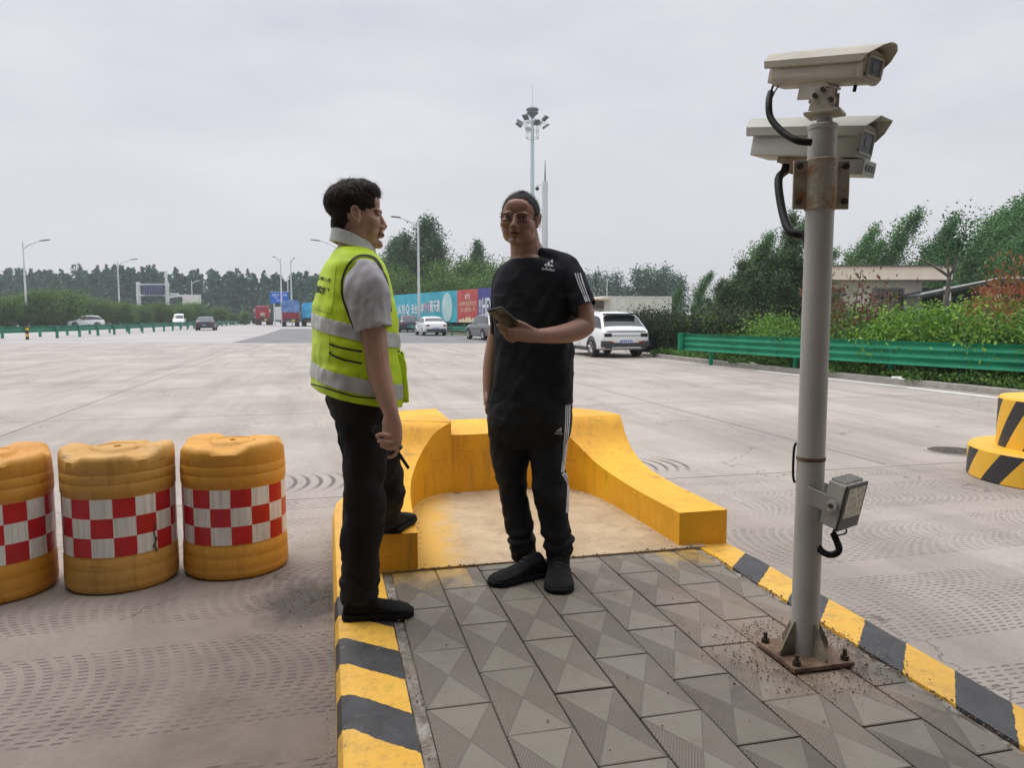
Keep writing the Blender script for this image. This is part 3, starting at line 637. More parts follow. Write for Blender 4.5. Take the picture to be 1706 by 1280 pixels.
for k in range(4):
    a = R(13.8 - 90 + 90 * k + 8); d = Vector((math.cos(a), math.sin(a), 0)); s_ = Vector((-d.y, d.x, 0)) * .004; c_ = Vector((PX, PY, .27))
    pts = [c_ + d * .04, c_ + d * .105, c_ + d * .108 + Vector((0, 0, .015)), c_ + d * .052 + Vector((0, 0, .115)), c_ + d * .04 + Vector((0, 0, .115))]
    mb = MB(); mb.add([p - s_ for p in pts] + [p + s_ for p in pts], [(4, 3, 2, 1, 0), (5, 6, 7, 8, 9)] + [(i, (i + 1) % 5, 5 + (i + 1) % 5, 5 + i) for i in range(5)])
    mb.build('gusset', M_gus, pole)
    a = R(13.8 + 45 + 90 * k); p = Vector((PX + .133 * math.cos(a), PY + .133 * math.sin(a), .27))
    mb = MB(); mb.tube([p, p + Vector((0, 0, .016))], .015, 6); mb.tube([p, p + Vector((0, 0, .038))], .0075, 8); mb.build('bolt', M_bolt, pole)
mb = MB(); mb.lathe([(.0475, 1.806), (.0505, 1.809), (.0505, 1.972), (.0475, 1.976)], (PX, PY, 0), 40, cap=False)
mb.build('clamp_band', M_rust, pole, 35)
for k in (-1, 1):
    MB().box((PX + k * .069, PY - .002, 1.890), (.050, .010, .160)).build('clamp_flange', M_rust, pole, bevel=.002)
    for z in (1.835, 1.95):
        p = Vector((PX + k * .077, PY - .006, z)); mb = MB(); mb.tube([p, p + Vector((0, -.012, 0))], .011, 6); mb.tube([p, p + Vector((0, -.02, 0))], .005, 8); mb.build('bolt', M_bolt, pole)
MB().lathe([(.0465, .955), (.0485, .957), (.0485, .967), (.0465, .969)], (PX, PY, 0), 40, cap=False).build('cable_tie', M_rustd, pole)
MB().tube(crv([(PX - .042, PY + .03, 1.01), (PX - .052, PY + .02, .985), (PX - .052, PY + .02, .90), (PX - .042, PY + .03, .87)]), .0045, 8).build('cable_loop', M_black, pole)

def glassm(name, c=(.02, .025, .03), rough=.08):
    m = bpy.data.materials.new(name); m.use_nodes = True; b = m.node_tree.nodes['Principled BSDF']
    b.inputs['Base Color'].default_value = c4(c); b.inputs['Roughness'].default_value = rough; b.inputs['Specular IOR Level'].default_value = .8
    return m
M_glass = glassm('dark_window_glass'); M_lens = glassm('camera_window', (.012, .015, .018), .3); M_lens.node_tree.nodes['Principled BSDF'].inputs['Specular IOR Level'].default_value = .3
M_cream = mat('yellowed_camera_housing', (.40, .36, .29), (.52, .47, .385), scale=5, rough=.45, bump=.1, bscale=40)
M_cream2 = mat('pale_green_grey_housing', (.42, .425, .375), (.52, .52, .465), scale=4, rough=.45, bump=.1, bscale=40)
def housing(name, label, p0, p1, w_, h_, mm, square=False, hood_front=.05):
    """camera housing whose axis runs from the rear p0 to the window end p1"""
    p0, p1 = Vector(p0), Vector(p1); ax = (p1 - p0).normalized(); L = (p1 - p0).length
    y = Vector((0, 0, 1)).cross(ax).normalized(); z = ax.cross(y)
    T = Matrix((ax, y, z)).transposed(); th = thing(name, label, 'surveillance camera', (p0 + p1) / 2)
    def P(a, b_, c_): return p0 + T @ Vector((a, b_, c_))
    hw, hh = w_ / 2, h_ / 2
    if square: sec = [(-hw, -hh), (hw, -hh), (hw, hh * .6), (hw * .8, hh), (-hw * .8, hh), (-hw, hh * .6)]
    else: sec = [(-hw * .55, -hh), (hw * .55, -hh), (hw * .85, -hh * .75), (hw, -hh * .3), (hw, hh * .45), (hw * .75, hh * .9), (0, hh), (-hw * .75, hh * .9), (-hw, hh * .45), (-hw, -hh * .3), (-hw * .85, -hh * .75)]
    def ring(x, s_): return [P(x, a * s_, b_ * s_) for a, b_ in sec]
    n = len(sec); mb = MB(); rings = [(0, .9), (.006, .96), (L - .02, .96), (L - .018, 1.03), (L, 1.03)] if not square else [(0, .96), (.008, 1), (L - .005, 1), (L, .97)]
    V = sum([ring(x, s_) for x, s_ in rings], []); m_ = len(rings)
    mb.add(V, [(i * n + k, i * n + (k + 1) % n, (i + 1) * n + (k + 1) % n, (i + 1) * n + k) for i in range(m_ - 1) for k in range(n)] + [tuple(range(n - 1, -1, -1)), tuple((m_ - 1) * n + k for k in range(n))])
    mb.build('housing_body', mm, th, 30, bevel=.003)
    # recessed window with a raised bezel
    ws = [(-hw * .66, -hh * .62), (hw * .66, -hh * .62), (hw * .74, hh * .62), (-hw * .74, hh * .62)] if not square else [(-hw * .75, -hh * .70), (hw * .75, -hh * .70), (hw * .75, hh * .62), (-hw * .75, hh * .62)]
    mb = MB()
    for i in range(4):
        a, b_ = ws[i], ws[(i + 1) % 4]; mb.tube([P(L + .001, a[0], a[1]), P(L + .001, b_[0], b_[1])], .006, 6)
    mb.build('bezel', mm, th, 40)
    MB().add([P(L + .0025, a, b_) for a, b_ in ws] + [P(L + .0005, a, b_) for a, b_ in ws], [(0, 1, 2, 3), (7, 6, 5, 4)]).build('window', M_lens, th)
    c_ = P(L + .0028, 0, 0); mb = MB(); mb.tube([c_, c_ + ax * .001], hw * .26, 24, up=z); mb.build('lens', M_blk, th)
    for a, b_ in ((-.86, -.6), (.86, -.6), (-.84, .62), (.84, .62)):
        q = P(L, a * hw * .96, b_ * hh * .92); mb = MB(); mb.tube([q, q + ax * .003], .0045, 8); mb.build('screw', M_bolt, th)
    # sun shield: bent sheet reaching past the window
    if square: hs = [(-hw - .012, hh * .25), (-hw - .012, hh * .75), (-hw * .75, hh + .022), (hw * .75, hh + .022), (hw + .012, hh * .75), (hw + .012, hh * .25)]
    else: hs = [(-hw - .011, hh * .20), (-hw - .013, hh * .62), (-hw * .78, hh * 1.14), (-hw * .35, hh * 1.38), (0, hh * 1.44), (hw * .35, hh * 1.38), (hw * .78, hh * 1.14), (hw + .013, hh * .62), (hw + .011, hh * .20)]
    k_ = len(hs); th_ = .0035; V = []
    for x, ext in ((-.02, 0), (.0, 0), (L * .6, 0), (L - .03, 0), (L + hood_front, 1)):
        for a, b_ in hs:
            f = max(0, (b_ - hh * .3) / hh); xx = x - (.055 * (1 - min(1, f)) if ext else 0) + (-.012 * f if x < 0 else 0)
            V.append(P(xx, a, b_))
        for a, b_ in hs:
            f = max(0, (b_ - hh * .3) / hh); xx = x - (.055 * (1 - min(1, f)) if ext else 0) + (-.012 * f if x < 0 else 0)
            V.append(P(xx, a * (1 - th_ / hw), b_ - th_))
    Fs = []; q = 2 * k_
    for i in range(4):
        for k in range(k_ - 1):
            Fs += [(i * q + k, i * q + k + 1, (i + 1) * q + k + 1, (i + 1) * q + k), (i * q + k_ + k, (i + 1) * q + k_ + k, (i + 1) * q + k_ + k + 1, i * q + k_ + k + 1)]
        for k in (0, k_ - 1): Fs.append((i * q + k, i * q + k_ + k, (i + 1) * q + k_ + k, (i + 1) * q + k))
    for i in (0, 4):
        for k in range(k_ - 1): Fs.append((i * q + k, i * q + k + 1, i * q + k_ + k + 1, i * q + k_ + k))
    MB().add(V, Fs).build('sun_shield', mm, th, 32)
    return th, P, ax, y, z, L
t1, P, ax, y, z, L = housing('surveillance_camera', 'upper cream camera with curved sun shield, mounted on the tip of the grey pole', At(1300, 123, 2.71), At(1456, 112, 2.44), .115, .096, M_cream)
mb = MB(); mb.box(P(-.012, 0, -.006), (.03, .06, .055), M=Matrix((ax, y, z)).transposed()); mb.build('rear_cap', M_cream, t1, bevel=.004)
for s_ in (-1, 1):
    mb = MB(); mb.tube([P(.01, s_ * .053, .012), P(L - .04, s_ * .053, .016)], .0028, 6); mb.build('side_seam', M_gus, t1)
for q in (.13, .145, .16):
    p = P(q * 1.15, -.052, .002); mb = MB(); mb.tube([p, p - y * .002], .004, 8); mb.build('vent_hole', M_blk, t1)
# tilting bracket under it
Tm = Matrix((ax, y, z)).transposed(); bx, by = PX + .005, PY
mb = MB(); mb.box((bx, by, 2.122), (.115, .095, .010), rz=R(-35)); mb.box((bx, by, 2.134), (.06, .055, .02), rz=R(-35))
for s_ in (-1, 1):
    sx = Vector((math.sin(R(35)), math.cos(R(35)), 0)) * .034 * s_
    mb.box(Vector((bx, by, 2.162)) + sx, (.082, .006, .072), M=Matrix.Rotation(R(-35), 3, 'Z') @ Matrix.Rotation(R(8), 3, 'Y'), taper=.8)
mb.box(P(L * .47, 0, -.052), (.12, .075, .009), M=Tm)
for s_ in (-1, 1): mb.box(P(L * .47, .034 * s_, -.068), (.10, .006, .055), M=Tm)
mb.box((bx, by, 2.160), (.05, .058, .044), M=Matrix.Rotation(R(-35), 3, 'Z') @ Matrix.Rotation(R(20), 3, 'Y'))
mb.build('tilt_bracket', M_cream, t1, bevel=.002)
for dx_, dz in ((-.024, -.035), (.026, -.055), (0.0, -.02)):
    p = Vector((bx, by, 2.212 + dz)) + Matrix.Rotation(R(-35), 3, 'Z') @ Vector((dx_, -.036, 0)); q = Matrix.Rotation(R(-35), 3, 'Z') @ Vector((0, -.010, 0))
    mb = MB(); mb.tube([p, p + q], .0085, 6); mb.build('bolt', M_bolt, t1)
p = P(L - .05, 0, -.05); mb = MB(); mb.tube([p, p - z * .02], .006, 8); mb.build('stopper', M_black, t1)
cab = crv([P(.0, -.02, -.02), P(-.01, -.02, -.06), At(1281, 170, 2.66), At(1284, 196, 2.63), At(1303, 219, 2.58), At(1328, 234, 2.53), At(1352, 237, 2.52)], 8)
MB().tube(cab, [.004] * 9 + [.0115] * (len(cab) - 9), 12).build('cable', M_black, t1, True)
MB().tube(crv([P(.03, -.03, -.04), P(.015, -.03, -.06), At(1284, 168, 2.66)]), .0025, 6).build('thin_wire', M_blk, t1)
t2, P, ax, y, z, L = housing('surveillance_camera', 'lower pale boxy camera behind the pole, above the rusty clamp', At(1268, 237, 2.94), At(1443, 237, 2.65), .135, .115, M_cream2, True, .055)
T2 = Matrix((ax, y, z)).transposed()
mb = MB(); mb.box(P(L * .45, 0, -.068), (.16, .08, .02), M=T2); mb.box((PX + .02, PY + .09, 1.93), (.06, .10, .06)); mb.box(P(L * .45, 0, -.09), (.06, .06, .05), M=T2); mb.build('mount_bracket', M_rust, t2, bevel=.003)
mb = MB(); q = P(L - .02, 0, -.088); mb.box(q, (.10, .105, .052), M=T2); mb.build('infrared_lamp', M_cream2, t2, bevel=.004)
for s_ in (-.024, .002, .028):
    c_ = q + ax * .05 + y * s_; mb = MB(); mb.tube([c_, c_ + ax * .002], .012, 16, up=z); mb.build('infrared_lens', M_blk, t2)
cab = crv([P(.12, 0, -.05), P(.12, 0, -.10), At(1297, 300, 2.80), At(1303, 350, 2.72), At(1316, 385, 2.64), At(1340, 393, 2.60), (PX - .03, PY, 1.68)], 8)
MB().tube(cab, [.0165] * 10 + [.0145] * (len(cab) - 10), 14).build('cable', M_black, t2, True)
# floodlight
fl = thing('floodlight', 'small grey floodlight with an LED panel bolted low on the grey pole', 'floodlight', (PX, PY, .8))
M_fl = mat('grey_cast_aluminium', (.42, .41, .38), (.50, .485, .45), scale=8, rough=.5, bump=.1)
c_ = At(1418, 843, 2.50); nz = Vector((.60, -.76, -.20)).normalized(); ux = Vector((0, 0, 1)).cross(nz).normalized(); uz = nz.cross(ux)
Tf = Matrix((nz, ux, uz)).transposed()
mb = MB(); mb.box(c_ - nz * .032, (.064, .132, .158), M=Tf); mb.build('lamp_body', M_fl, fl, bevel=.006)
for k in range(9): MB().box(c_ - nz * .034 + uz * .082 + ux * (-.056 + .014 * k), (.05, .004, .012), M=Tf).build('cooling_fin', M_fl, fl)
MB().box(c_ + nz * .003, (.008, .138, .164), M=Tf).build('front_frame', M_blk, fl, bevel=.002)
M_led = mat('led_panel', (.42, .40, .30), (.66, .62, .50), scale=60, rough=.2, lo=.45, hi=.55, bump=.6, bscale=60)
MB().box(c_ + nz * .0075 + uz * .016, (.002, .112, .108), M=Tf).build('led_panel', M_led, fl)
arm = []
for s_, k in ((-1, 0), (1, 1)):
    mb = MB(); a_ = Vector((PX - .028 + .07 * k, PY - .050 + .1 * k, .845)); b_ = c_ - nz * .03 + ux * .071 * s_
    d = (b_ - a_); M_ = Matrix((d.normalized(), d.cross(Vector((0, 0, 1))).normalized(), Vector((0, 0, 1)))).transposed()
    mb.box((a_ + b_) / 2, (d.length, .005, .058), M=M_); mb.build('bracket_arm', M_fl, fl, bevel=.001)
    mb = MB(); mb.tube([b_ - ux * .004 * s_, b_ + ux * .008 * s_], .020, 20, up=uz); mb.build('pivot_disc', M_fl, fl)
    mb = MB(); mb.tube([b_, b_ + ux * .014 * s_], .0085, 6, up=uz); mb.build('bolt', M_bolt, fl)
b0 = c_ - nz * .035 - uz * .08
MB().tube(crv([b0, b0 - uz * .03, b0 - uz * .045 + Vector((-.005, 0, 0))]), .005, 8).build('cable_gland', M_blk, fl)
MB().tube(crv([c_ + nz * .0 - uz * .08, c_ + nz * .005 - uz * .10, b0 - uz * .05]), .003, 8).build('thin_wire', M_blk, fl)
MB().tube(crv([b0 - uz * .04, At(1398, 916, 2.50), At(1385, 925, 2.50), At(1368, 918, 2.52), (PX + .03, PY, .67)]), .0115, 12).build('cable', M_black, fl, True)

# ---------------------------------------------------------------- guardrails
M_green = mat('green_guardrail_paint', (.004, .165, .085), (.010, .235, .125), scale=1.5, spec=.25, rough=.55, bump=.1, bscale=10)
M_greend = mat('weathered_green_steel', (.025, .17, .11), (.05, .25, .17), scale=1, rough=.6)
def beam_prof(z0, z1, nw, dep=.04, th_=.006, n=12):
    f = [(dep * .5 - dep * .5 * math.cos(2 * math.pi * nw * k / (n * nw)), z0 + (z1 - z0) * k / (n * nw)) for k in range(n * nw + 1)]
    return [(-a, b_) for a, b_ in f] + [(-a + th_, b_) for a, b_ in f[::-1]]
gr = thing('guardrail', 'near bright green three-wave guardrail along the planted verge', 'guardrail', (5.3, 23.5, 0))
path = crv([(5.35, 23.6, 0), (6.1, 21.6, 0), (7.35, 18.6, 0), (8.4, 16.2, 0), (9.65, 13.9, 0), (11.2, 11.0, 0), (13.0, 7.5, 0)], 4)
MB().sweep(beam_prof(.42, .93, 3, .055), path).build('beam', M_green, gr, 50)
e = Vector((5.35, 23.6, 0)); M90 = Matrix.Rotation(R(-20), 3, 'Z')
mb = MB(); mb.tube([e + Vector((-.05, -.05, .40)), e + Vector((-.05, -.05, .95))], .10, 20, ry=.07); mb.build('end_cap', M_green, gr, 30)
for px_, py_ in ((5.9, 22.5), (7.25, 19.3), (8.4, 16.7), (9.85, 14.05), (11.5, 11.1)):
    MB().tube([(px_ + .1, py_ + .1, 0), (px_ + .1, py_ + .1, .88)], .065, 12).build('post', M_green, gr, 40)
    MB().box((px_ + .04, py_ + .04, .68), (.12, .12, .2), rz=R(-25)).build('bracket', M_green, gr)
M_yb = bpy.data.materials.new('yellow_black_post'); M_yb.use_nodes = True; t = M_yb.node_tree
co = t.nodes.new('ShaderNodeTexCoord').outputs['Object']; s_ = nd(t, 'ShaderNodeSeparateXYZ', {0: co})
t.links.new(mixc(t, mt(t, 'LESS_THAN', mt(t, 'FRACT', mt(t, 'MULTIPLY', s_.outputs[2], 2.6)), .5), (.7, .42, .02), (.03, .03, .03)), t.nodes['Principled BSDF'].inputs['Base Color'])
def rail(name, label, pts, step, stripe=0, cross=0, off=0.0, m_=M_greend):
    g = thing(name, label, 'guardrail', (pts[0][0], pts[0][1], 0)); P_ = crv([(a + off, b_, 0) for a, b_ in pts], 8)
    MB().sweep(beam_prof(.44, .78, 2, .08, n=8), P_).build('beam', m_, g, 50)
    acc, nx, k = 0, 0, 0
    for a, b_ in zip(P_, P_[1:]):
        l = (b_ - a).length
        while nx < acc + l and k < 60:
            p = a + (b_ - a) * ((nx - acc) / l) + Vector((.05, .12, 0))
            MB().box(p + Vector((0, 0, .4)), (.14, .14, .84)).build('post', M_yb if k < stripe and k % 2 == 0 else m_, g)
            nx += step * (1 + k * .02); k += 1
        acc += l
    return g
left_path = [(-36, 33), (-33.2, 38), (-29.8, 43.5), (-30.5, 52), (-33, 66), (-37, 84), (-42, 106), (-48, 128), (-56, 158)]
left_path = [(-34.5, 36), (-31.6, 43), (-30.9, 50), (-32.2, 60), (-34.6, 74), (-38.6, 92), (-43.5, 112), (-49, 136), (-54, 158)]
rail('guardrail', 'weathered green guardrail left of the carriageway, its first posts striped yellow and black', left_path, 3.0, 5)
rail('guardrail', 'far green guardrail behind the striped posts, on the opposite carriageway', [(a - 3.2, b_ + 2.5) for a, b_ in left_path], 4.0, 0)
rail('guardrail', 'green guardrail standing in front of the advertising hoarding', [(-13.5, 80), (-8, 66), (-4.9, 58.4), (-2.1, 53), (.2, 49.2)], 3.2)

# ---------------------------------------------------------------- hoarding
hd = thing('billboard', 'long roadside hoarding in turquoise, red and navy panels with white lettering', 'billboard', (-7.5, 71, 0))
def mixz(name, a, b_, sc=.6):
    return mat(name, a, b_, scale=sc, rough=.5)
P0, P1 = Vector((-14.2, 86, 0)), Vector((1.0, 57.0, 0))
dv = (P1 - P0).normalized(); nv = Vector((dv.y, -dv.x, 0))
if nv.y > 0: nv = -nv
def seg_at(px_):        # point of the hoarding line seen at this picture column
    d = ray(px_, 520); A = d.x / d.y; t_ = (A * P0.y - P0.x) / (dv.x - A * dv.y); return P0 + dv * t_
M_teal = mixz('turquoise_print', (.012, .30, .42), (.05, .48, .58)); M_tealp = mixz('pale_glow_print', (.35, .62, .66), (.60, .70, .66), .9)
M_redp = mixz('faded_red_print', (.42, .035, .04), (.55, .08, .07)); M_navy = mixz('navy_print', (.035, .035, .20), (.06, .06, .28)); M_wh = mat('white_print', (.75, .76, .76), var=.05)
M_crm = mat('cream_print', (.72, .62, .42), var=.1, scale=3)
zb, zt = .95, 3.85
def panel(a, b_, m_, nm='panel', z0=zb, z1=zt, lift=0.0):
    A, B_ = seg_at(a) + nv * lift, seg_at(b_) + nv * lift; mb = MB(); d = nv * -.12
    mb.add([A + Vector((0, 0, z0)), B_ + Vector((0, 0, z0)), B_ + Vector((0, 0, z1)), A + Vector((0, 0, z1)), A + d + Vector((0, 0, z0)), B_ + d + Vector((0, 0, z0)), B_ + d + Vector((0, 0, z1)), A + d + Vector((0, 0, z1))], [(0, 1, 2, 3), (5, 4, 7, 6), (3, 2, 6, 7), (1, 0, 4, 5), (0, 3, 7, 4), (1, 5, 6, 2)])
    return mb.build(nm, m_, hd)
pt = panel(640, 761.5, M_teal, 'turquoise_panel'); pr = panel(761.8, 796, M_redp, 'red_panel'); pn = panel(796.3, 900, M_navy, 'navy_panel')
gp = seg_at(745); mb = MB(); vv_ = []
for k in range(32):
    a = 2 * math.pi * k / 32; vv_.append(gp + nv * .02 + dv * (math.cos(a) * 1.25) + Vector((0, 0, 2.35 + math.sin(a) * 1.35)))
mb.add(vv_, [tuple(range(32))]); mb.build('pale_oval', M_tealp, pt)
def words(s, pxc, zc, h, wd, m_, par, bold=0): place_text('lettering', s, m_, par, seg_at(pxc) + nv * .03 + Vector((0, 0, zc)), dv, (0, 0, 1), h, wd, bold)
def wd(a, b_): return (seg_at(b_) - seg_at(a)).length
words('认准', 669, 2.25, 1.1, wd(662, 675), M_wh, pt, .01); words('Q', 679.5, 2.2, 1.3, wd(676, 683), M_wh, pt, .02)
words('去台学特', 696, 2.3, 1.1, wd(685, 706), M_wh, pt, .015); words('91', 711.5, 2.35, 1.15, wd(707, 716), mat('pink_print', (.75, .30, .42), var=.05), pt, .02)
words('聚天聚', 725, 2.45, 1.2, wd(716.5, 733.5), M_wh, pt, .02)
words('约', 779, 3.25, .55, wd(775, 783), M_wh, pr, .01); words('心动新城品质生活', 779, 2.62, .42, wd(764, 793), M_crm, pr); words('全心服务每一天', 780, 2.1, .42, wd(768, 792), M_crm, pr)
mb = MB(); bp = seg_at(779) + nv * .03; pts = []
for k in range(15): pts.append(bp + dv * (wd(764, 795) * (k / 14 - .5)) + Vector((0, 0, .97 + .12 + .5 * abs(math.sin(k * 1.9)) * (1 - abs(k - 8) / 10))))
mb.add([bp + dv * (wd(764, 795) * -.5) + Vector((0, 0, .97))] + pts + [bp + dv * (wd(764, 795) * .5) + Vector((0, 0, .97))], [tuple(range(17))]); mb.build('skyline_print', M_crm, pr)
words('和', 800.5, 2.55, .7, wd(798, 803), M_wh, pn, .01); words('悦府', 800.5, 1.95, .45, wd(798, 803), M_wh, pn); words('HEYI', 813, 2.35, 1.35, wd(806, 824), M_wh, pn, .02)
for px_ in (650, 690, 730, 770, 810, 850, 890):
    p = seg_at(px_) - nv * .2; MB().box(p + Vector((0, 0, 1.7)), (.12, .12, 3.4)).build('support_post', M_greend, hd)

# ---------------------------------------------------------------- containers, stalls, house, sheds
def corrugated(mb, a, b_, z0, z1, pitch=.28, dep=.035):
    a, b_ = Vector(a), Vector(b_); d = (b_ - a); L_ = d.length; d.normalize(); n_ = Vector((d.y, -d.x, 0)); k = int(L_ / pitch * 4); V = []
    for i in range(k + 1):
        s_ = [0, 1, 1, 0][i % 4] * dep; q = a + d * (L_ * i / k) + n_ * s_; V += [q + Vector((0, 0, z0)), q + Vector((0, 0, z1))]
    mb.add(V, [(2 * i, 2 * i + 2, 2 * i + 3, 2 * i + 1) for i in range(k)])
M_cont = mat('faded_container_paint', (.56, .565, .50), (.70, .70, .64), scale=1.2, rough=.6, stretch=(1, 1, .3))
M_tan = mat('tan_container_paint', (.42, .36, .26), (.52, .46, .34), scale=1, rough=.6)
ct = thing('shipping_container', 'pale grey corrugated container behind the white car and the hedge', 'container', (7.3, 45, 0))
mb = MB(); corrugated(mb, (5.35, 44, 0), (9.45, 45, 0), .1, 2.55); corrugated(mb, (9.45, 45, 0), (8.9, 47.4, 0), .1, 2.55); mb.build('corrugated_side', M_cont, ct)
mb = MB(); mb.add([(5.3, 43.98, 2.56), (9.5, 44.98, 2.56), (8.95, 47.45, 2.56), (4.8, 46.4, 2.56), (5.3, 43.98, 2.66), (9.5, 44.98, 2.66), (8.95, 47.45, 2.66), (4.8, 46.4, 2.66)], [(0, 3, 2, 1), (4, 5, 6, 7), (0, 1, 5, 4), (1, 2, 6, 5), (2, 3, 7, 6), (3, 0, 4, 7)]); mb.build('roof', mat('pale_roof_edge', (.62, .62, .60)), ct)
for x, y_ in ((9.44, 44.97),): MB().box((x, y_, 1.3), (.14, .14, 2.55)).build('corner_post', M_cont, ct)
kt = thing('roadside_kiosk', 'tan kiosk with two small awnings and a red sign beside the grey container', 'kiosk', (4.0, 46, 0))
mb = MB(); mb.box((3.55, 46.2, 1.2), (4.0, 2.4, 2.45)); mb.build('kiosk_wall', M_tan, kt)
MB().box((3.55, 45.2, 2.55), (4.2, 4.0, .10), M=Matrix.Rotation(R(3), 3, 'X')).build('roof', mat('tan_roof', (.50, .42, .30)), kt)
for x in (3.55, 5.0): MB().box((x + .05, 44.6, 2.0), (1.0, .9, .05), M=Matrix.Rotation(R(18), 3, 'X')).build('awning', M_cont, kt)
MB().box((3.75, 44.96, 1.55), (.9, .05, .5)).build('red_sign', mat('red_sign_paint', (.5, .04, .03)), kt)
MB().box((4.62, 44.97, 1.25), (.5, .05, 1.3)).build('doorway', mat('painted_dark_opening', (.015, .015, .018)), kt)  # near-black panel paints the unlit interior on the wall
MB().box((5.1, 44.98, 1.35), (.42, .04, 1.1)).build('door', mat('brown_door', (.12, .09, .08)), kt)
M_plas = mat('cream_render', (.70, .64, .59), (.80, .75, .70), scale=1.5, rough=.85, bump=.1)
M_slab = mat('pinkish_roof_slab', (.82, .69, .55), (.88, .77, .65), scale=1.2, rough=.8)
hs = thing('roadside_house', 'low cream house with a thick overhanging pink-beige flat roof among shrubs', 'house', (19, 42, 0))
def RB(x, y_, z, sx, sy, sz, nm, m_, par, rz=0, **k): return MB().box((x, y_, z), (sx, sy, sz), rz=rz).build(nm, m_, par, **k)
RB(18.6, 43.6, 1.7, 7.4, 5, 3.4, 'wall', M_plas, hs)
RB(19.0, 43.4, 3.78, 8.8, 6.4, .72, 'roof', M_slab, hs); RB(19.0, 43.4, 4.16, 8.95, 6.6, .05, 'roof_edge', mat('dark_roof_lip', (.10, .09, .085)), hs)
M_grille = mat('window_grille', (.35, .33, .31))
for x in (17.15, 20.45):
    f = RB(x, 41.07, 2.35, 1.75, .05, 1.35, 'window', mat('window_frame', (.38, .35, .32)), hs); RB(x, 41.035, 2.35, 1.6, .02, 1.2, 'pane', M_glass, f)
    mb = MB()
    for k in range(7): mb.box((x - .69 + .23 * k, 41.01, 2.35), (.03, .03, 1.25))
    for k in range(3): mb.box((x, 41.0, 1.95 + .4 * k), (1.6, .02, .03))
    mb.build('grille', M_grille, f)
    RB(x, 41.0, 1.62, 1.9, .2, .07, 'sill', M_plas, f)
sh = thing('open_shed', 'open-sided shed with a dark pitched roof and red banner at the far right', 'shed', (24, 40, 0))
mb = MB(); mb.add([(20.9, 38.6, 2.55), (24.6, 38.2, 3.35), (29, 38.2, 3.38), (29.5, 43, 3.4), (21, 43, 2.6), (20.9, 38.6, 2.42), (24.6, 38.2, 3.20), (29, 38.2, 3.2), (29.5, 43, 3.2), (21, 43, 2.45)], [(0, 1, 2, 3, 4), (9, 8, 7, 6, 5), (0, 5, 6, 1), (1, 6, 7, 2), (2, 7, 8, 3), (3, 8, 9, 4), (4, 9, 5, 0)]); mb.build('roof', mat('dark_sheet_roof', (.05, .055, .06), (.09, .095, .10)), sh)
MB().tube([(20.85, 38.55, 2.60), (24.6, 38.15, 3.40), (29, 38.15, 3.42)], .05, 6).build('roof_trim', mat('pale_trim', (.5, .5, .5)), sh)
RB(26, 38.6, 2.8, 4.2, .06, .38, 'banner', mat('red_banner', (.62, .05, .03), (.5, .1, .04), scale=3), sh)
RB(25.5, 41.5, 1.5, 8, .1, 3.0, 'back_wall', mat('dark_wall', (.06, .05, .045)), sh)  # plain dark brown back wall
for x in (22.3, 24.9, 27.5): MB().box((x, 38.7, 1.5), (.26, .26, 3.0)).build('pillar', M_plas, sh)
s2 = thing('lean_to', 'small dark lean-to roof showing left of the pines', 'shed', (9, 38, 0))
mb = MB(); mb.add([(7.9, 37, 1.25), (9.8, 36.5, 1.95), (10.6, 39, 2.0), (8.5, 39.5, 1.3), (7.9, 37, 1.17), (9.8, 36.5, 1.87), (10.6, 39, 1.92), (8.5, 39.5, 1.2)], [(0, 1, 2, 3), (7, 6, 5, 4), (0, 4, 5, 1), (1, 5, 6, 2), (2, 6, 7, 3), (3, 7, 4, 0)]); mb.build('roof', mat('dark_corrugated_roof', (.08, .085, .09)), s2)
for x, y_ in ((8.2, 37.1), (9.6, 36.8)): MB().box((x, y_, .6), (.1, .1, 1.2)).build('pillar', M_bolt, s2)

# ---------------------------------------------------------------- street lamps and masts
M_galv = mat('galvanised_pole', (.52, .55, .56), (.62, .65, .66), scale=1, rough=.45)
M_lamp = mat('lamp_head_grey', (.16, .17, .18), var=.1)
def lamp(px_, ytop, H, side, label, arm=3.0, group='street lamps along the carriageway', double=False):
    d = ray(px_, ytop); Y = (H - CAMZ) / (d.z / d.y); X = Y * d.x / d.y
    t_ = thing('street_lamp', label, 'street lamp', (0, 0, 0), 0, group)
    MB().tube([(0, 0, 0), (0, 0, H * .98)], [.16, .08], 10).build('pole', M_galv, t_, 40)
    for s_ in ((side, -side) if double else (side,)):
        MB().tube(crv([(0, 0, H * .90), (s_ * arm * .25, 0, H * .945), (s_ * arm * .6, 0, H * .98), (s_ * arm * .8, 0, H * .992)]), [.07] * 16 + [.05] * 9, 8).build('arm', M_galv, t_, 40)
        MB().box((s_ * arm * .93, 0, H * .998), (arm * .38, .34, .12), M=Matrix.Rotation(-s_ * R(6), 3, 'Y')).build('lamp_head', M_lamp, t_)
    t_.location = (X, Y, 0)
    return t_
lamp(37.5, 400, 11, 1, 'tall single-arm street lamp farthest left, behind the guardrail')
lamp(195.5, 432, 11, 1, 'single-arm street lamp between the left bushes and the electronic sign')
lamp(319, 466, 11, 1, 'small distant street lamp in front of the white signboard')
lamp(61, 486, 7, 1, 'short double-headed street lamp above the left bushes', 1.6, double=True)
lamp(467, 428, 10.5, -1, 'thin lamp pole rising left of the blue tarpaulin truck', 1.0)
lamp(484, 430, 11, 1, 'thicker lamp pole rising behind the blue tarpaulin truck', .6)
lamp(479, 460, 10, -1, 'short distant lamp beside the blue direction sign', 2.4)
lamp(563, 400, 11, -1, 'street lamp mostly behind the officer, only its arm showing', 3.0)
lamp(696.5, 361, 11, -1, 'street lamp with a long left arm above the hoarding', 2.3)
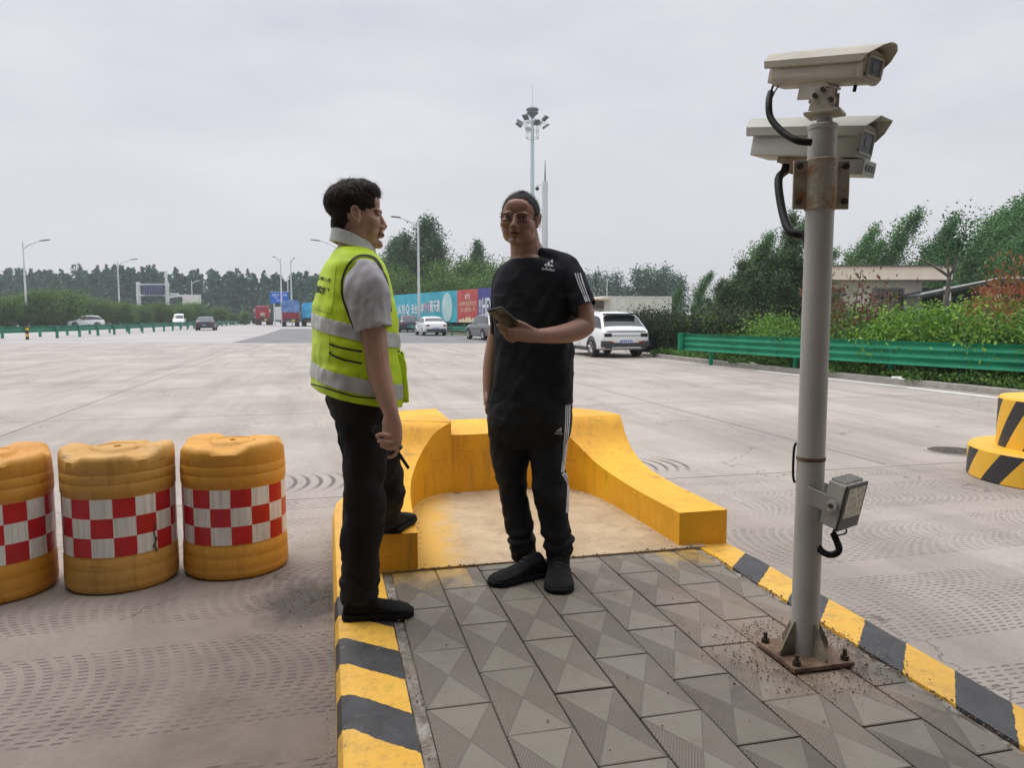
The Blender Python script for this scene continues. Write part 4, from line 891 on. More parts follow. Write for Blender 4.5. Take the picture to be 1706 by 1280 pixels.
lamp(1011.5, 463, 9, 1, 'distant thin pole above the grey container', .5)
d = ray(887, 218); Hm = 28.0; Ym = (Hm - CAMZ) / (d.z / d.y); Xm = Ym * d.x / d.y
hm = thing('high_mast_light', 'very tall high mast floodlight with a ring of lamps against the sky', 'light mast', (0, 0, 0))
MB().tube([(0, 0, 0), (0, 0, Hm * .5), (0, 0, Hm + 2.2)], [.42, .36, .22], 16).build('mast', mat('pale_blue_mast', (.48, .56, .60), (.56, .63, .66)), hm, 40)
mb = MB()
for zz, rr in ((-1.0, .9), (.0, .9), (1.3, .9)):
    mb.tube([(rr * math.cos(a), rr * math.sin(a), Hm + zz) for a in [2 * math.pi * k / 16 for k in range(17)]], .05, 6, cap=False)
for k in range(8):
    a = 2 * math.pi * k / 8; mb.tube([(.9 * math.cos(a), .9 * math.sin(a), Hm - 1), (.9 * math.cos(a), .9 * math.sin(a), Hm + 1.3)], .04, 6)
    mb.tube([(.2 * math.cos(a), .2 * math.sin(a), Hm + 1.3), (2.1 * math.cos(a), 2.1 * math.sin(a), Hm + 1.0)], .04, 6)
mb.build('lamp_ring', M_galv, hm)
for k in range(8):
    a = 2 * math.pi * (k + .35) / 8; zz = Hm + 1.0 + (.55 if k % 2 else -.2); q = Matrix.Rotation(a, 3, 'Z') @ Matrix.Rotation(R(-35), 3, 'Y')
    MB().box((2.0 * math.cos(a), 2.0 * math.sin(a), zz), (.95, .8, .32), M=q, taper=.8).build('floodlamp', mat('dark_floodlamp', (.10, .11, .12), (.24, .26, .27)) if k == 0 else bpy.data.materials['dark_floodlamp'], hm)
mb = MB(); mb.lathe([(.18, Hm + 1.7), (.4, Hm + 2.1), (.9, Hm + 2.5), (.7, Hm + 2.65), (.95, Hm + 3.0), (.7, Hm + 3.2), (.12, Hm + 3.3)], (0, 0, 0), 12); mb.build('crown_hood', bpy.data.materials['dark_floodlamp'], hm)
MB().tube([(0, 0, Hm + 3.2), (0, 0, Hm + 6.6)], [.05, .02], 6).build('lightning_rod', M_galv, hm)
hm.location = (Xm, Ym, 0)
d = ray(908, 302); Hm = 11.0; Ym = (Hm - CAMZ) / (d.z / d.y); Xm = Ym * d.x / d.y
cm = thing('camera_mast', 'slim grey monitoring mast with dome camera and spike antenna behind the man in black', 'mast', (0, 0, 0))
MB().tube([(0, 0, 0), (0, 0, Hm)], [.26, .20], 14).build('mast', M_galv, cm, 40)
MB().tube([(0, 0, Hm), (0, 0, Hm + .25), (0, 0, Hm + 1.5)], [.05, .05, .015], 8).build('spike_antenna', M_bolt, cm)
mb = MB(); mb.tube([(0, 0, Hm - .3), (-.55, 0, Hm - .25)], .03, 6); mb.tube([(-.55, 0, Hm - .25), (-.55, 0, Hm - .4)], .05, 8); mb.build('camera_arm', M_galv, cm)
MB().ball((-.55, 0, Hm - .5), .14, n=12, m=8).build('dome_camera', M_blk, cm, True)
mb = MB(); mb.tube([(-.2, 0, Hm - 2.0), (-.36, 0, Hm - 2.0), (-.36, 0, Hm - 3.4), (-.2, 0, Hm - 3.4)], .035, 6); mb.box((-.33, -.05, Hm - 2.7), (.14, .1, 1.0)); mb.build('side_bracket', M_galv, cm)
cm.location = (Xm, Ym, 0)

# ---------------------------------------------------------------- gantry sign, signboards
gs_ = thing('gantry_sign', 'grey gantry with a dark electronic sign above the left bushes', 'gantry sign', (-70, 128, 0))
def AZ(px_, py_, Y): return At(px_, py_, Y)
Yg = 128.0; a, b_ = AZ(230, 473, Yg), AZ(278, 473, Yg)
for p in (a, b_): MB().tube([(p.x, Yg, 0), (p.x, Yg, p.z + .3)], .35, 8).build('column', M_galv, gs_, 40)
for py_ in (474, 492): p = AZ(228, py_, Yg); q = AZ(281, py_, Yg); MB().box(((p.x + q.x) / 2, Yg - .2, p.z), (q.x - p.x, .25, .22)).build('crossbeam', M_galv, gs_)
p, q = AZ(239, 475, Yg - .4), AZ(273, 491, Yg - .4); MB().box(((p.x + q.x) / 2, Yg - .5, (p.z + q.z) / 2), (q.x - p.x, .3, p.z - q.z)).build('electronic_panel', mat('dark_blue_led_panel', (.04, .055, .12), (.08, .10, .20), scale=2), gs_)
mb = MB()
for k in range(8): x = p.x + (q.x - p.x) * (k + .5) / 8; mb.box((x, Yg - .68, (p.z + q.z) / 2), (.05, .04, p.z - q.z))
for k in range(3): mb.box(((p.x + q.x) / 2, Yg - .69, q.z + (p.z - q.z) * (k + .7) / 3.4), (q.x - p.x, .04, .05))
mb.build('panel_grid', mat('panel_grid', (.18, .20, .30)), gs_)
ws_ = thing('signboard', 'plain white roadside signboard on a cantilever arm beyond the bushes', 'signboard', (-68, 150, 0))
Yg = 150.0; p, q = AZ(304, 491, Yg), AZ(335, 508, Yg)
MB().box(((p.x + q.x) / 2, Yg, (p.z + q.z) / 2), (q.x - p.x, .2, p.z - q.z)).build('board', mat('off_white_board', (.50, .50, .46), (.58, .58, .54)), ws_)
p2 = AZ(277, 493, Yg); MB().tube([(p2.x, Yg + .3, p2.z - .3), (q.x - 3, Yg + .3, p.z - .1)], .18, 8).build('arm', M_galv, ws_)
MB().tube([(p2.x, Yg + .3, 0), (p2.x, Yg + .3, p2.z + 5)], .25, 8).build('pole', M_galv, ws_)
for k, x in enumerate((286, 291, 296)): pp = AZ(x, 491, Yg); MB().box((pp.x, Yg, pp.z + .1), (.35, .5, .35)).build('camera_box', M_galv, ws_)
bs_ = thing('direction_sign', 'blue motorway direction sign with white lettering behind the trucks', 'road sign', (-50, 118, 0))
Yg = 124.0; p, q = AZ(450.5, 486, Yg), AZ(481, 505, Yg)
bo_ = MB().box(((p.x + q.x) / 2, Yg, (p.z + q.z) / 2), (q.x - p.x, .15, p.z - q.z)).build('board', mat('road_sign_blue', (.005, .10, .52), (.01, .14, .60)), bs_)
cx, cz = (p.x + q.x) / 2, (p.z + q.z) / 2
place_text('lettering', '东明 北', M_wh, bo_, (cx - .6, Yg - .1, cz + .38), (1, 0, 0), (0, 0, 1), .40, 1.2, .01)
place_text('lettering', '郑州', M_wh, bo_, (cx + .95, Yg - .1, cz + .38), (1, 0, 0), (0, 0, 1), .40, .6, .01)
place_text('lettering', 'G35', M_wh, bo_, (cx - .6, Yg - .1, cz + .0), (1, 0, 0), (0, 0, 1), .22, .6, .01)
place_text('lettering', '出口', M_wh, bo_, (cx - .1, Yg - .1, cz - .45), (1, 0, 0), (0, 0, 1), .26, .8, .01)
MB().add([(p.x, Yg - .09, p.z), (q.x, Yg - .09, p.z), (q.x, Yg - .09, p.z - .05), (p.x, Yg - .09, p.z - .05)], [(0, 3, 2, 1)]).build('border', M_wh, bo_)
for x in (p.x + .5, q.x - .5): MB().tube([(x, Yg + .2, 0), (x, Yg + .2, p.z)], .12, 8).build('post', M_galv, bs_)
# ---------------------------------------------------------------- vehicles
def paint(name, c, metal=.0, rough=.28):
    m = bpy.data.materials.new(name); m.use_nodes = True; t = m.node_tree; b = t.nodes['Principled BSDF']
    co = t.nodes.new('ShaderNodeTexCoord').outputs['Object']; s = nd(t, 'ShaderNodeSeparateXYZ', {0: co})
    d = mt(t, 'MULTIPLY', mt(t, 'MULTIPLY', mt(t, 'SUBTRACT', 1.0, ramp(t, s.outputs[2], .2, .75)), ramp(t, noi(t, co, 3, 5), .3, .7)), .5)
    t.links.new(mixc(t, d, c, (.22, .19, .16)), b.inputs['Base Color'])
    b.inputs['Metallic'].default_value = metal; b.inputs['Roughness'].default_value = rough; b.inputs['Coat Weight'].default_value = .5; b.inputs['Coat Roughness'].default_value = .08
    return m
M_tyre = mat('tyre_rubber', (.018, .018, .018), var=.3, rough=.85, scale=20); M_rim = mat('alloy_rim', (.35, .35, .36), var=.1, rough=.3, metal=.8)
M_trim = mat('dark_bumper_plastic', (.035, .036, .038), var=.2, rough=.6); M_tail = glassm('tail_light_red', (.30, .008, .012), .2)
M_taild = glassm('smoked_tail_light', (.035, .005, .008), .2); M_plate = mat('blue_number_plate', (.01, .05, .42), var=.1, rough=.4); M_chrome = mat('silver_trim', (.5, .5, .5), var=.05, rough=.25, metal=.8)
SUV = [(0, .42, .90, .94, .88), (.015, .36, .97, 1.02, .955), (.04, .30, 1.0, 1.07, .985), (.135, .26, 1.01, 1.49, 1), (.18, .25, 1.01, 1.56, 1), (.29, .24, 1.0, 1.61, 1), (.33, .24, 1.0, 1.62, 1), (.49, .24, .99, 1.61, 1), (.52, .24, .985, 1.60, 1), (.62, .24, .975, 1.50, 1), (.75, .24, .95, 1.04, 1), (.88, .25, .90, .96, .98), (.96, .28, .80, .86, .93), (.99, .32, .68, .74, .86), (1, .38, .60, .66, .78)]
SED = [(0, .42, .88, .92, .86), (.015, .34, .95, .98, .94), (.10, .27, .97, 1.02, 1), (.14, .26, .97, 1.06, 1), (.27, .25, .96, 1.36, 1), (.33, .25, .95, 1.43, 1), (.47, .24, .94, 1.46, 1), (.50, .24, .94, 1.46, 1), (.60, .24, .93, 1.40, 1), (.73, .24, .90, .96, 1), (.88, .25, .84, .88, .98), (.96, .28, .74, .78, .93), (1, .38, .58, .62, .80)]
VAN = [(0, .38, 1.0, 1.05, .92), (.01, .32, 1.05, 1.10, .97), (.03, .28, 1.06, 1.75, .99), (.06, .26, 1.06, 1.86, 1), (.30, .25, 1.05, 1.92, 1), (.33, .25, 1.05, 1.92, 1), (.55, .24, 1.03, 1.90, 1), (.58, .24, 1.03, 1.88, 1), (.70, .24, 1.0, 1.72, 1), (.86, .24, .98, 1.10, .98), (.96, .27, .82, .90, .92), (1, .38, .6, .66, .82)]
def car(label, cat, loc, hd_, L_, W_, P, colour, group=None, detail=1, rails=False):
    t_ = thing('parked_car' if group and 'parked' in group else 'car', label, cat, (0, 0, 0), 0, group)
    hw = W_ / 2; rings = []
    for (s_, zb_, ze, zr, ws) in P:
        w2 = hw * ws; wr = w2 * (.76 if zr - ze > .25 else .90); y_ = (s_ - .5) * L_
        rings.append([(w2 * .80, y_, zb_), (w2 * .97, y_, zb_ + .05), (w2 * 1.0, y_, (zb_ + ze) * .5), (w2 * .985, y_, ze - .10), (w2 * .95, y_, ze), (wr, y_, zr - .05), (wr * .86, y_, zr), (wr * .4, y_, zr + .025)])
    n = 8; V = []
    for r in rings: V += r + [(-x, y_, z) for x, y_, z in r[::-1]]
    m_ = 2 * n; Fs = []; mark = {}
    for i in range(len(rings) - 1):
        for k in range(m_):
            f = (i * m_ + k, i * m_ + (k + 1) % m_, (i + 1) * m_ + (k + 1) % m_, (i + 1) * m_ + k); Fs.append(f)
            a, b_ = P[i], P[i + 1]; h1, h2 = a[3] - a[2], b_[3] - b_[2]
            if k in (4, m_ - 6) and h1 > .25 and h2 > .25: mark[f] = 'side' + str(i > 0) + str(k)
            elif k in (4, m_ - 6) and max(h1, h2) > .25: mark[f] = 'side' + str(k)
            elif k in (5, 6, 7, 8, 9) and h1 < .2 and h2 > .3: mark[f] = 'rear'
            elif k in (5, 6, 7, 8, 9) and h1 > .3 and h2 < .2: mark[f] = 'front'
    Fs += [tuple(range(m_ - 1, -1, -1)), tuple((len(rings) - 1) * m_ + k for k in range(m_))]
    body = MB().add(V, Fs); o = body.build('body', colour, t_, 62)
    # glass panels lie just proud of the shell, inset from the pillars
    bm = bmesh.new(); bv = [bm.verts.new(p) for p in V]; groups = {}
    for f, g_ in mark.items(): groups.setdefault(g_.replace('True', '').replace('False', ''), []).append(f)
    bm.free()
    for g_, fl_ in groups.items():
        bm = bmesh.new(); ids = sorted({i for f in fl_ for i in f}); mp_ = {i: bm.verts.new(V[i]) for i in ids}
        fs = [bm.faces.new([mp_[i] for i in f]) for f in fl_]; bm.normal_update()
        r_ = bmesh.ops.inset_region(bm, faces=fs, thickness=.055, use_boundary=True, use_even_offset=True)
        bmesh.ops.delete(bm, geom=r_['faces'], context='FACES'); bm.normal_update()
        cen = sum((v_.co for v_ in bm.verts), Vector()) / len(bm.verts); out = Vector((cen.x, cen.y * .6, 0))
        for v_ in bm.verts:
            nn = v_.normal if v_.normal.dot(Vector((v_.co.x, v_.co.y * .5, v_.co.z - .9))) > 0 else -v_.normal
            v_.co += nn * .008
        me = bpy.data.meshes.new('window'); bm.to_mesh(me); bm.free(); me.materials.append(M_glass); link('window', me, t_, 40)
    R_ = .34 if P is SUV else .32
    for y_ in (-L_ * .285, L_ * .305):
        for s_ in (-1, 1):
            x = s_ * (hw - .10); w_ = thing('wheel', None, None); w_.parent = t_; w_.location = (x, y_, R_); del_ = [k for k in w_.keys()]
            Mx = Matrix.Rotation(R(90) * s_, 3, 'Y')
            o = MB().lathe([(R_ * .55, -.11), (R_ * .93, -.11), (R_, -.08), (R_, .09), (R_ * .93, .115), (R_ * .66, .115), (R_ * .62, .09)], (x, y_, R_), 28, M=Mx).build('tyre', M_tyre, w_, 35)
            mb = MB(); mb.lathe([(R_ * .60, .085), (R_ * .63, .118), (R_ * .66, .118), (R_ * .66, .08)], (x, y_, R_), 28, M=Mx, cap=False)
            for k in range(5):
                a = 2 * math.pi * k / 5; q = Mx @ Vector((math.cos(a), math.sin(a), 0)); c0 = Vector((x + s_ * .112, y_, R_))
                mb.tube([c0, c0 + q * R_ * .62], [.035, .05], 4)
            mb.build('rim', M_rim, w_, 35)
            mb = MB(); mb.tube([(s_ * (hw * .985 + .004), y_ + (R_ + .055) * math.cos(a), max(R_ + (R_ + .055) * math.sin(a), .25)) for a in [math.pi * k / 14 for k in range(15)]], .045, 6, ry=.045)
            mb.build('wheel_arch', M_trim if P is SUV else colour, t_, 40)
    yr = -L_ / 2; ws = P[0][4] * hw
    MB().box((0, yr + .02, .44), (ws * 1.9, .10, .20)).build('rear_bumper', M_trim, t_, bevel=.02)
    if detail > 0:
        MB().box((0, yr - .004, P[0][2] * .62), (.46, .02, .14)).build('number_plate', M_plate, t_)
        mb = MB()
        for k in range(6): mb.box((-.17 + .068 * k, yr - .016, P[0][2] * .62), (.035, .006, .085))
        mb.build('plate_characters', M_white, t_)
        for s_ in (-1, 1):
            MB().box((s_ * ws * .84, yr + .035, P[0][2] * .90), (ws * .34, .09, .13)).build('tail_light', M_taild if rails else M_tail, t_, bevel=.015)
            MB().box((s_ * (hw + .07), L_ * .13, P[7][2] + .07), (.17, .12, .14)).build('mirror', colour, t_, bevel=.03)
    if rails:
        for s_ in (-1, 1): MB().tube(crv([(s_ * hw * .68, -L_ * .30, 1.58), (s_ * hw * .68, -L_ * .26, 1.64), (s_ * hw * .68, L_ * .0, 1.66), (s_ * hw * .68, L_ * .06, 1.60)], 4), .018, 8).build('roof_rail', M_chrome, t_, True)
        MB().box((0, -L_ * .385, 1.545), (hw * 1.36, .30, .05)).build('spoiler', M_blk, t_, bevel=.01)
        MB().box((0, yr - .006, .945), (hw * 1.60, .03, .022)).build('light_bar', M_blk, t_)
        MB().box((0, yr - .006, .80), (hw * 1.5, .03, .018)).build('light_bar', M_blk, t_)
        for s_ in (-1, 1):
            MB().box((s_ * hw * .80, yr + .06, .50), (hw * .38, .16, .22)).build('bumper_corner', M_trim, t_, bevel=.03)
            MB().box((s_ * hw * .60, yr - .012, .56), (.16, .03, .05)).build('reflector', M_tail, t_)
        MB().box((0, yr - .01, .36), (hw * 1.2, .08, .06)).build('skid_plate', M_chrome, t_, bevel=.02)
        for s_ in (-1, 1): MB().box((s_ * hw * .99, .05, .30), (.05, L_ * .42, .14)).build('side_skirt', M_trim, t_, bevel=.02)
        for s_ in (-1, 1):
            for y_ in (.28, -.72): MB().box((s_ * (hw * .985), y_, .87), (.02, .16, .03)).build('door_handle', colour, t_)
            for y_ in (.72, -.12, -.88): MB().box((s_ * (hw * .992), y_, .66), (.006, .012, .58)).build('door_gap', M_blk, t_)
    t_.location = loc; t_.rotation_euler = (0, 0, hd_)
    return t_
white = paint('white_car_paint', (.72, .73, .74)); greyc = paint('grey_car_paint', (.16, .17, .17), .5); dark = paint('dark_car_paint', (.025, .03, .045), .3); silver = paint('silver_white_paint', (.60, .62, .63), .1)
GP = 'cars parked along the hoarding'
def spot(px_, py_): p = G(px_, py_, 0); return (p.x, p.y, 0)
p = G(1038, 597); hdg = R(16)
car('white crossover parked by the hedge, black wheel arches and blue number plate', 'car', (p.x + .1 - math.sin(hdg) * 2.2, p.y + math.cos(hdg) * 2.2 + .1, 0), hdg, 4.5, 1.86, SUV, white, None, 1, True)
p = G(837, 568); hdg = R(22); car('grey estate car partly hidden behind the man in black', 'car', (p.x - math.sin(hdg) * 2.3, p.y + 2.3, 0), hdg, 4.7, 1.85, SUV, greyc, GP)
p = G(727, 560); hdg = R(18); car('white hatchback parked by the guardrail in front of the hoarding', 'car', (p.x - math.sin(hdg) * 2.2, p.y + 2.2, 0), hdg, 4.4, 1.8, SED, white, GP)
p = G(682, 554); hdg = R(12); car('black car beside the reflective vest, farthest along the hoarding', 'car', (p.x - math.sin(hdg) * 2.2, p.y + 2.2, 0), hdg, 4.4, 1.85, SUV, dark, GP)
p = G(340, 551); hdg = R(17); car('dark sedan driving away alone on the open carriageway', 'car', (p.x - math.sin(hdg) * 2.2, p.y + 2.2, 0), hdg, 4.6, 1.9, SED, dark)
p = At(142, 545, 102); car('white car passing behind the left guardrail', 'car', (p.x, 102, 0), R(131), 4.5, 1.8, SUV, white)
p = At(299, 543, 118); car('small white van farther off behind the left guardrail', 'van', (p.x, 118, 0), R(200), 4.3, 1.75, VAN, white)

M_redtruck = paint('red_truck_paint', (.42, .015, .03)); M_bluet = mat('blue_tarpaulin', (.03, .10, .32), (.16, .30, .55), scale=.9, rough=.6, bump=.6, bscale=3)
M_bluel = mat('bright_blue_tarpaulin', (.01, .28, .62), (.10, .50, .78), scale=1.2, rough=.5, bump=.6, bscale=3); M_maroon = mat('maroon_load', (.16, .02, .03), (.30, .05, .07), scale=2)
M_gr = mat('truck_chassis', (.06, .06, .065), var=.3)
def truck(label, px_, py_, hd_, kind):
    t_ = thing('truck', label, 'truck', (0, 0, 0))
    # local frame: rear at y=0, front towards +y
    for y_ in (.9, 2.3, 3.7, 9.0):
        for s_ in (-1, 1):
            w_ = MB().lathe([(.2, -.28), (.48, -.28), (.5, -.2), (.5, .2), (.48, .26), (.2, .26)], (s_ * .95, y_, .5), 16, M=Matrix.Rotation(R(90) * s_, 3, 'Y')).build('wheel', M_tyre, t_, 40)
    MB().box((0, 5.2, 1.05), (1.1, 10.2, .3)).build('chassis', M_gr, t_)
    MB().box((0, .1, .75), (2.3, .12, .18)).build('rear_bumper', M_gr, t_)
    if kind == 'tarp' or kind == 'tarp2':
        m_ = M_bluet if kind == 'tarp' else M_bluel; H = 3.9 if kind == 'tarp' else 3.6
        bm_ = MB(); nx, nz = 14, 10
        def gp_(x, y_, z): nn = noise.noise(Vector((x * 1.1, y_ * .7, z * 1.3)) * 1.0) * .09; return Vector((x + nn, y_ + nn, z + nn * .6))
        z0 = 2.1 if kind == 'tarp' else 1.3
        prof_ = [(-1.25, z0), (-1.27, 2.6), (-1.24, H - .35), (-1.0, H - .05), (0, H + .05), (1.0, H - .05), (1.24, H - .35), (1.27, 2.6), (1.25, z0)]
        V = []; ys = [0.0 + .5 * k for k in range(16)]
        for y_ in ys: V += [gp_(a, y_ + .0, b_) for a, b_ in prof_]
        k_ = len(prof_); bm_.add(V, [(i * k_ + k, i * k_ + k + 1, (i + 1) * k_ + k + 1, (i + 1) * k_ + k) for i in range(15) for k in range(k_ - 1)] + [tuple(range(k_)), tuple(range(15 * k_, 16 * k_))])
        bm_.build('tarpaulin', m_, t_, 30)
        MB().box((0, 3.75, 1.68 if kind == 'tarp' else 1.2), (2.42, 7.4, .92 if kind == 'tarp' else .1)).build('load_bed', M_maroon if kind == 'tarp' else M_gr, t_, bevel=.03)
        if kind == 'tarp':
            mb = MB()
            for k in range(7): mb.box((-1.02 + .34 * k, -.0, 1.68), (.07, .10, .92))
            mb.build('tailgate_ribs', M_redtruck, t_)
        MB().box((0, 8.9, 2.1), (2.4, 1.8, 2.4)).build('cab', M_redtruck if kind == 'tarp' else paint('blue_cab_paint', (.02, .2, .5)), t_, bevel=.1)
    elif kind == 'flat':
        MB().box((0, 3.6, 1.3), (2.45, 7.2, .16)).build('load_bed', M_gr, t_)
        c_ = MB().box((0, 8.6, 2.2), (2.4, 1.9, 2.4)).build('cab', M_redtruck, t_, bevel=.12)
        MB().box((0, 7.63, 2.95), (1.9, .04, .5)).build('rear_panel', M_maroon, t_); MB().box((0, 7.62, 1.9), (.8, .08, .6)).build('exhaust_box', M_tan, t_)
        for s_ in (-1, 1): MB().box((s_ * 1.35, 8.9, 2.6), (.2, .2, .6)).build('mirror', M_white, t_)
    elif kind == 'white':
        MB().box((0, 3.6, 1.2), (2.4, 7.2, .16)).build('load_bed', M_gr, t_)
        MB().box((0, 8.7, 2.1), (2.4, 2.0, 2.6)).build('cab', silver, t_, bevel=.15); MB().box((0, 9.4, 3.45), (2.0, 1.2, .5)).build('roof_fairing', silver, t_, bevel=.12)
        for s_ in (-1, 1): MB().box((s_ * 1.205, 9.2, 2.55), (.02, .8, .7)).build('window', M_glass, t_)
        MB().box((0, 9.705, 2.6), (2.1, .02, .9)).build('windscreen', M_glass, t_)
    if kind in ('tarp', 'flat'): MB().box((.35 if kind == 'tarp' else 0, -.02, .95), (.5, .04, .22)).build('number_plate', mat('yellow_plate', (.7, .5, .05)), t_)
    for s_ in (-1, 1): MB().box((s_ * .9, .02, .92), (.3, .05, .14)).build('tail_light', M_tail, t_)
    p = G(px_, py_, 0); t_.location = (p.x, p.y, 0); t_.rotation_euler = (0, 0, hd_)
    return t_
truck('red flatbed lorry seen from behind, left of the blue tarpaulin truck', 443, 542.0, R(22), 'flat')
truck('high truck under a blue tarpaulin with a maroon tailgate', 485, 544.5, R(17), 'tarp')
truck('truck with a bright blue cover, partly hidden behind the reflective vest', 519, 544, R(17), 'tarp2')
tw = truck('pale truck crossing far off at the left of the red lorry', 399, 539, R(-75), 'white'); tw.location = (At(392, 535, 150).x, 150, 0)

# ---------------------------------------------------------------- vegetation
M_bark = mat('tree_bark', (.07, .06, .05), (.20, .185, .16), scale=6, rough=.95, bump=.6, bscale=25)
L_pop = leafmat('poplar_leaves', (.03, .09, .03), (.075, .20, .055), (.20, .36, .12)); L_far = leafmat('haze_tinted_leaves', (.018, .07, .042), (.035, .11, .06), (.06, .15, .075), .35)  # far leaves: bluish distance haze is put into the leaf colour
L_pop2 = leafmat('dusky_poplar_leaves', (.02, .055, .026), (.045, .11, .045), (.10, .19, .09)); L_pine = leafmat('dark_conifer_needles', (.016, .045, .018), (.042, .095, .032), (.10, .15, .05)); L_bush = leafmat('shrub_leaves', (.022, .060, .018), (.07, .165, .028), (.19, .33, .05), 1.6)
L_lime = leafmat('bright_shrub_leaves', (.04, .11, .020), (.12, .26, .03), (.26, .42, .055), 1.6); L_red = leafmat('reddish_leaves', (.08, .03, .02), (.20, .07, .045), (.10, .16, .04), 1.5)
L_hedge = leafmat('hedge_leaves', (.010, .026, .014), (.03, .06, .022), (.075, .06, .04), 2.0); L_rust = leafmat('rusty_orange_leaves', (.22, .07, .035), (.38, .14, .07), (.14, .15, .04), 2)
HT = {}
def tree_proto(name, H, crown_r, n_br, per, leaf, lm_, seed, lean=0.0, base=.18, shape='poplar', trunk_r=.16, open_=1.0):
    g = np.random.default_rng(seed); t_ = thing(name, 'x', 'tree'); mb = MB()
    def tr(h): f = h / H; return Vector((lean * f * f * H + .12 * math.sin(seed + 3 * f), .1 * math.cos(seed * 2 + 4 * f), h))
    mb.tube([tr(H * k / 10) for k in range(11)], [trunk_r * (1 - .9 * k / 10) for k in range(11)], 7); cs = []; sz = []
    for i in range(n_br):
        f = base + (1 - base) * ((i + g.random()) / n_br) ** .9; h = f * H; a = g.random() * 6.283; p = tr(h * .97)
        e = (f - base) / (1 - base)
        if shape == 'poplar': r = crown_r * ((.55 + 1.1 * e) if e < .35 else 1.28 * (1 - e) ** .8) * (.45 + .75 * g.random()); up_ = 1.0 + .7 * g.random()
        elif shape == 'pine': r = crown_r * (1 - e) ** .8 * (.7 + .5 * g.random()); up_ = .15 + .3 * g.random()
        else: r = crown_r * math.sqrt(max(.05, 1 - (2 * e - 1) ** 2)) * (.6 + .5 * g.random()); up_ = .4 + .4 * g.random()
        L_ = max(r * 1.25, .3); end = p + Vector((math.cos(a) * r + lean * L_ * 1.6, math.sin(a) * r, L_ * up_)); mid = (p + end) / 2 + Vector((0, 0, -.08 * L_))
        if shape != 'bush': mb.tube([p, mid, end], [trunk_r * .28 * (1 - f * .6), trunk_r * .16 * (1 - f * .6), .01], 4)
        k = max(8, int(per * (.5 + L_ / (crown_r + .01)))); tt = g.random(k) ** .65
        sub = g.normal(size=(max(3, k // 22), 3)) * np.array([.42, .42, .38]) * r * .55
        pick = sub[g.integers(0, len(sub), k)]
        q = np.array(p)[None] * (1 - tt[:, None]) + np.array(end)[None] * tt[:, None] + pick * (.3 + tt[:, None]) + g.normal(size=(k, 3)) * leaf * 1.7 * open_
        cs.append(q); sz.append(leaf * (.6 + .8 * g.random(k)))
    mb.build('trunk', M_bark, t_, True)
    cs = np.concatenate(cs); sz = np.concatenate(sz); cs[:, 2] = np.maximum(cs[:, 2], .15); me = quad_mesh('crown', quads(cs, sz, g, aspect=.7), lm_); link('crown', me, t_)
    HT[t_.name] = float(np.percentile(cs[:, 2], 98.2)); return t_
def place(proto, px_, ytop, Y, label, group=None, rz=0.0, wide=1.0, H0=None):
    """stand a copy where its foot is Y metres ahead, with the height the place asks for"""
    d = ray(px_, ytop); s_ = (CAMZ + Y * d.z / d.y) / HT[proto.name]
    return copy_tree(proto, loc=(Y * d.x / d.y, Y, 0), rz=rz, sc=(s_ * wide, s_ * wide, s_), label=label, group=group)
H0 = 10.0
pop = [tree_proto('poplar_tree', H0, 1.5, 58, 120, .15, L_pop, 11 + k, lean=.20 + .06 * k) for k in range(3)]
strp = [tree_proto('poplar_tree', H0, 1.7, 60, 110, .17, L_pop2, 31 + k, lean=.06) for k in range(2)]
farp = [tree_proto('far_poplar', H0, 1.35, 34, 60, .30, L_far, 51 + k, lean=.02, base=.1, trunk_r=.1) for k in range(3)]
pin = [tree_proto('conifer_tree', H0, 3.0, 70, 150, .16, L_pine, 71 + k, shape='pine', base=.04) for k in range(2)]
rnd = [tree_proto('broadleaf_tree', H0, 4.6, 48, 170, .30, L_bush, 91 + k, shape='round', base=.12, trunk_r=.25) for k in range(2)]
L_dk = leafmat('dark_bush_leaves', (.018, .05, .018), (.05, .115, .032), (.11, .20, .055), .5); L_md = leafmat('mid_green_bush_leaves', (.025, .07, .018), (.075, .15, .03), (.16, .25, .06), .5)  # darker and mid green leaf colours to vary the bushes
big = [tree_proto('roadside_bush', H0, 5.0, 46, 170, .42, m_, 101 + k, shape='bush', base=.0, trunk_r=.2) for k, m_ in enumerate((L_md, L_dk, L_bush, L_dk))]
protos = pop + strp + farp + pin + rnd + big
# poplars bending in the wind behind the house
POP = [(1135, 478, 60, 'thin wind-bent poplar at the left end of the right-hand grove'), (1168, 452, 58, 'wind-bent poplar beside the container, second in the grove'),
       (1222, 425, 55, 'slender poplar just behind the tops of the conifers'), (1262, 388, 54, 'poplar with a narrow top left of the camera pole'), (1300, 366, 56, 'poplar behind the camera pole whose top shows beside the hanging cable'),
       (1402, 378, 58, 'poplar showing just right of the camera pole'), (1450, 400, 60, 'short poplar above the middle of the house roof'), (1478, 352, 56, 'tall wind-bent poplar above the house roof'),
       (1528, 362, 57, 'bushy poplar above the right half of the house roof'), (1575, 398, 52, 'low poplar at the right end of the house roof'), (1618, 352, 60, 'poplar between the house and the tallest poplar'),
       (1662, 318, 54, 'tallest poplar of the grove, bending right near the picture edge'), (1700, 372, 50, 'poplar above the open shed at the far right')]
for i, (a, b_, Y, lb) in enumerate(POP):
    for j in range(1):
        place(pop[i % 3], a - 18 + 4 * (i % 3), b_ + 4, Y, lb, 'wind-bent poplars behind the house', rz=random.uniform(-.25, .25), wide=1.15, H0=H0 * 1.04)
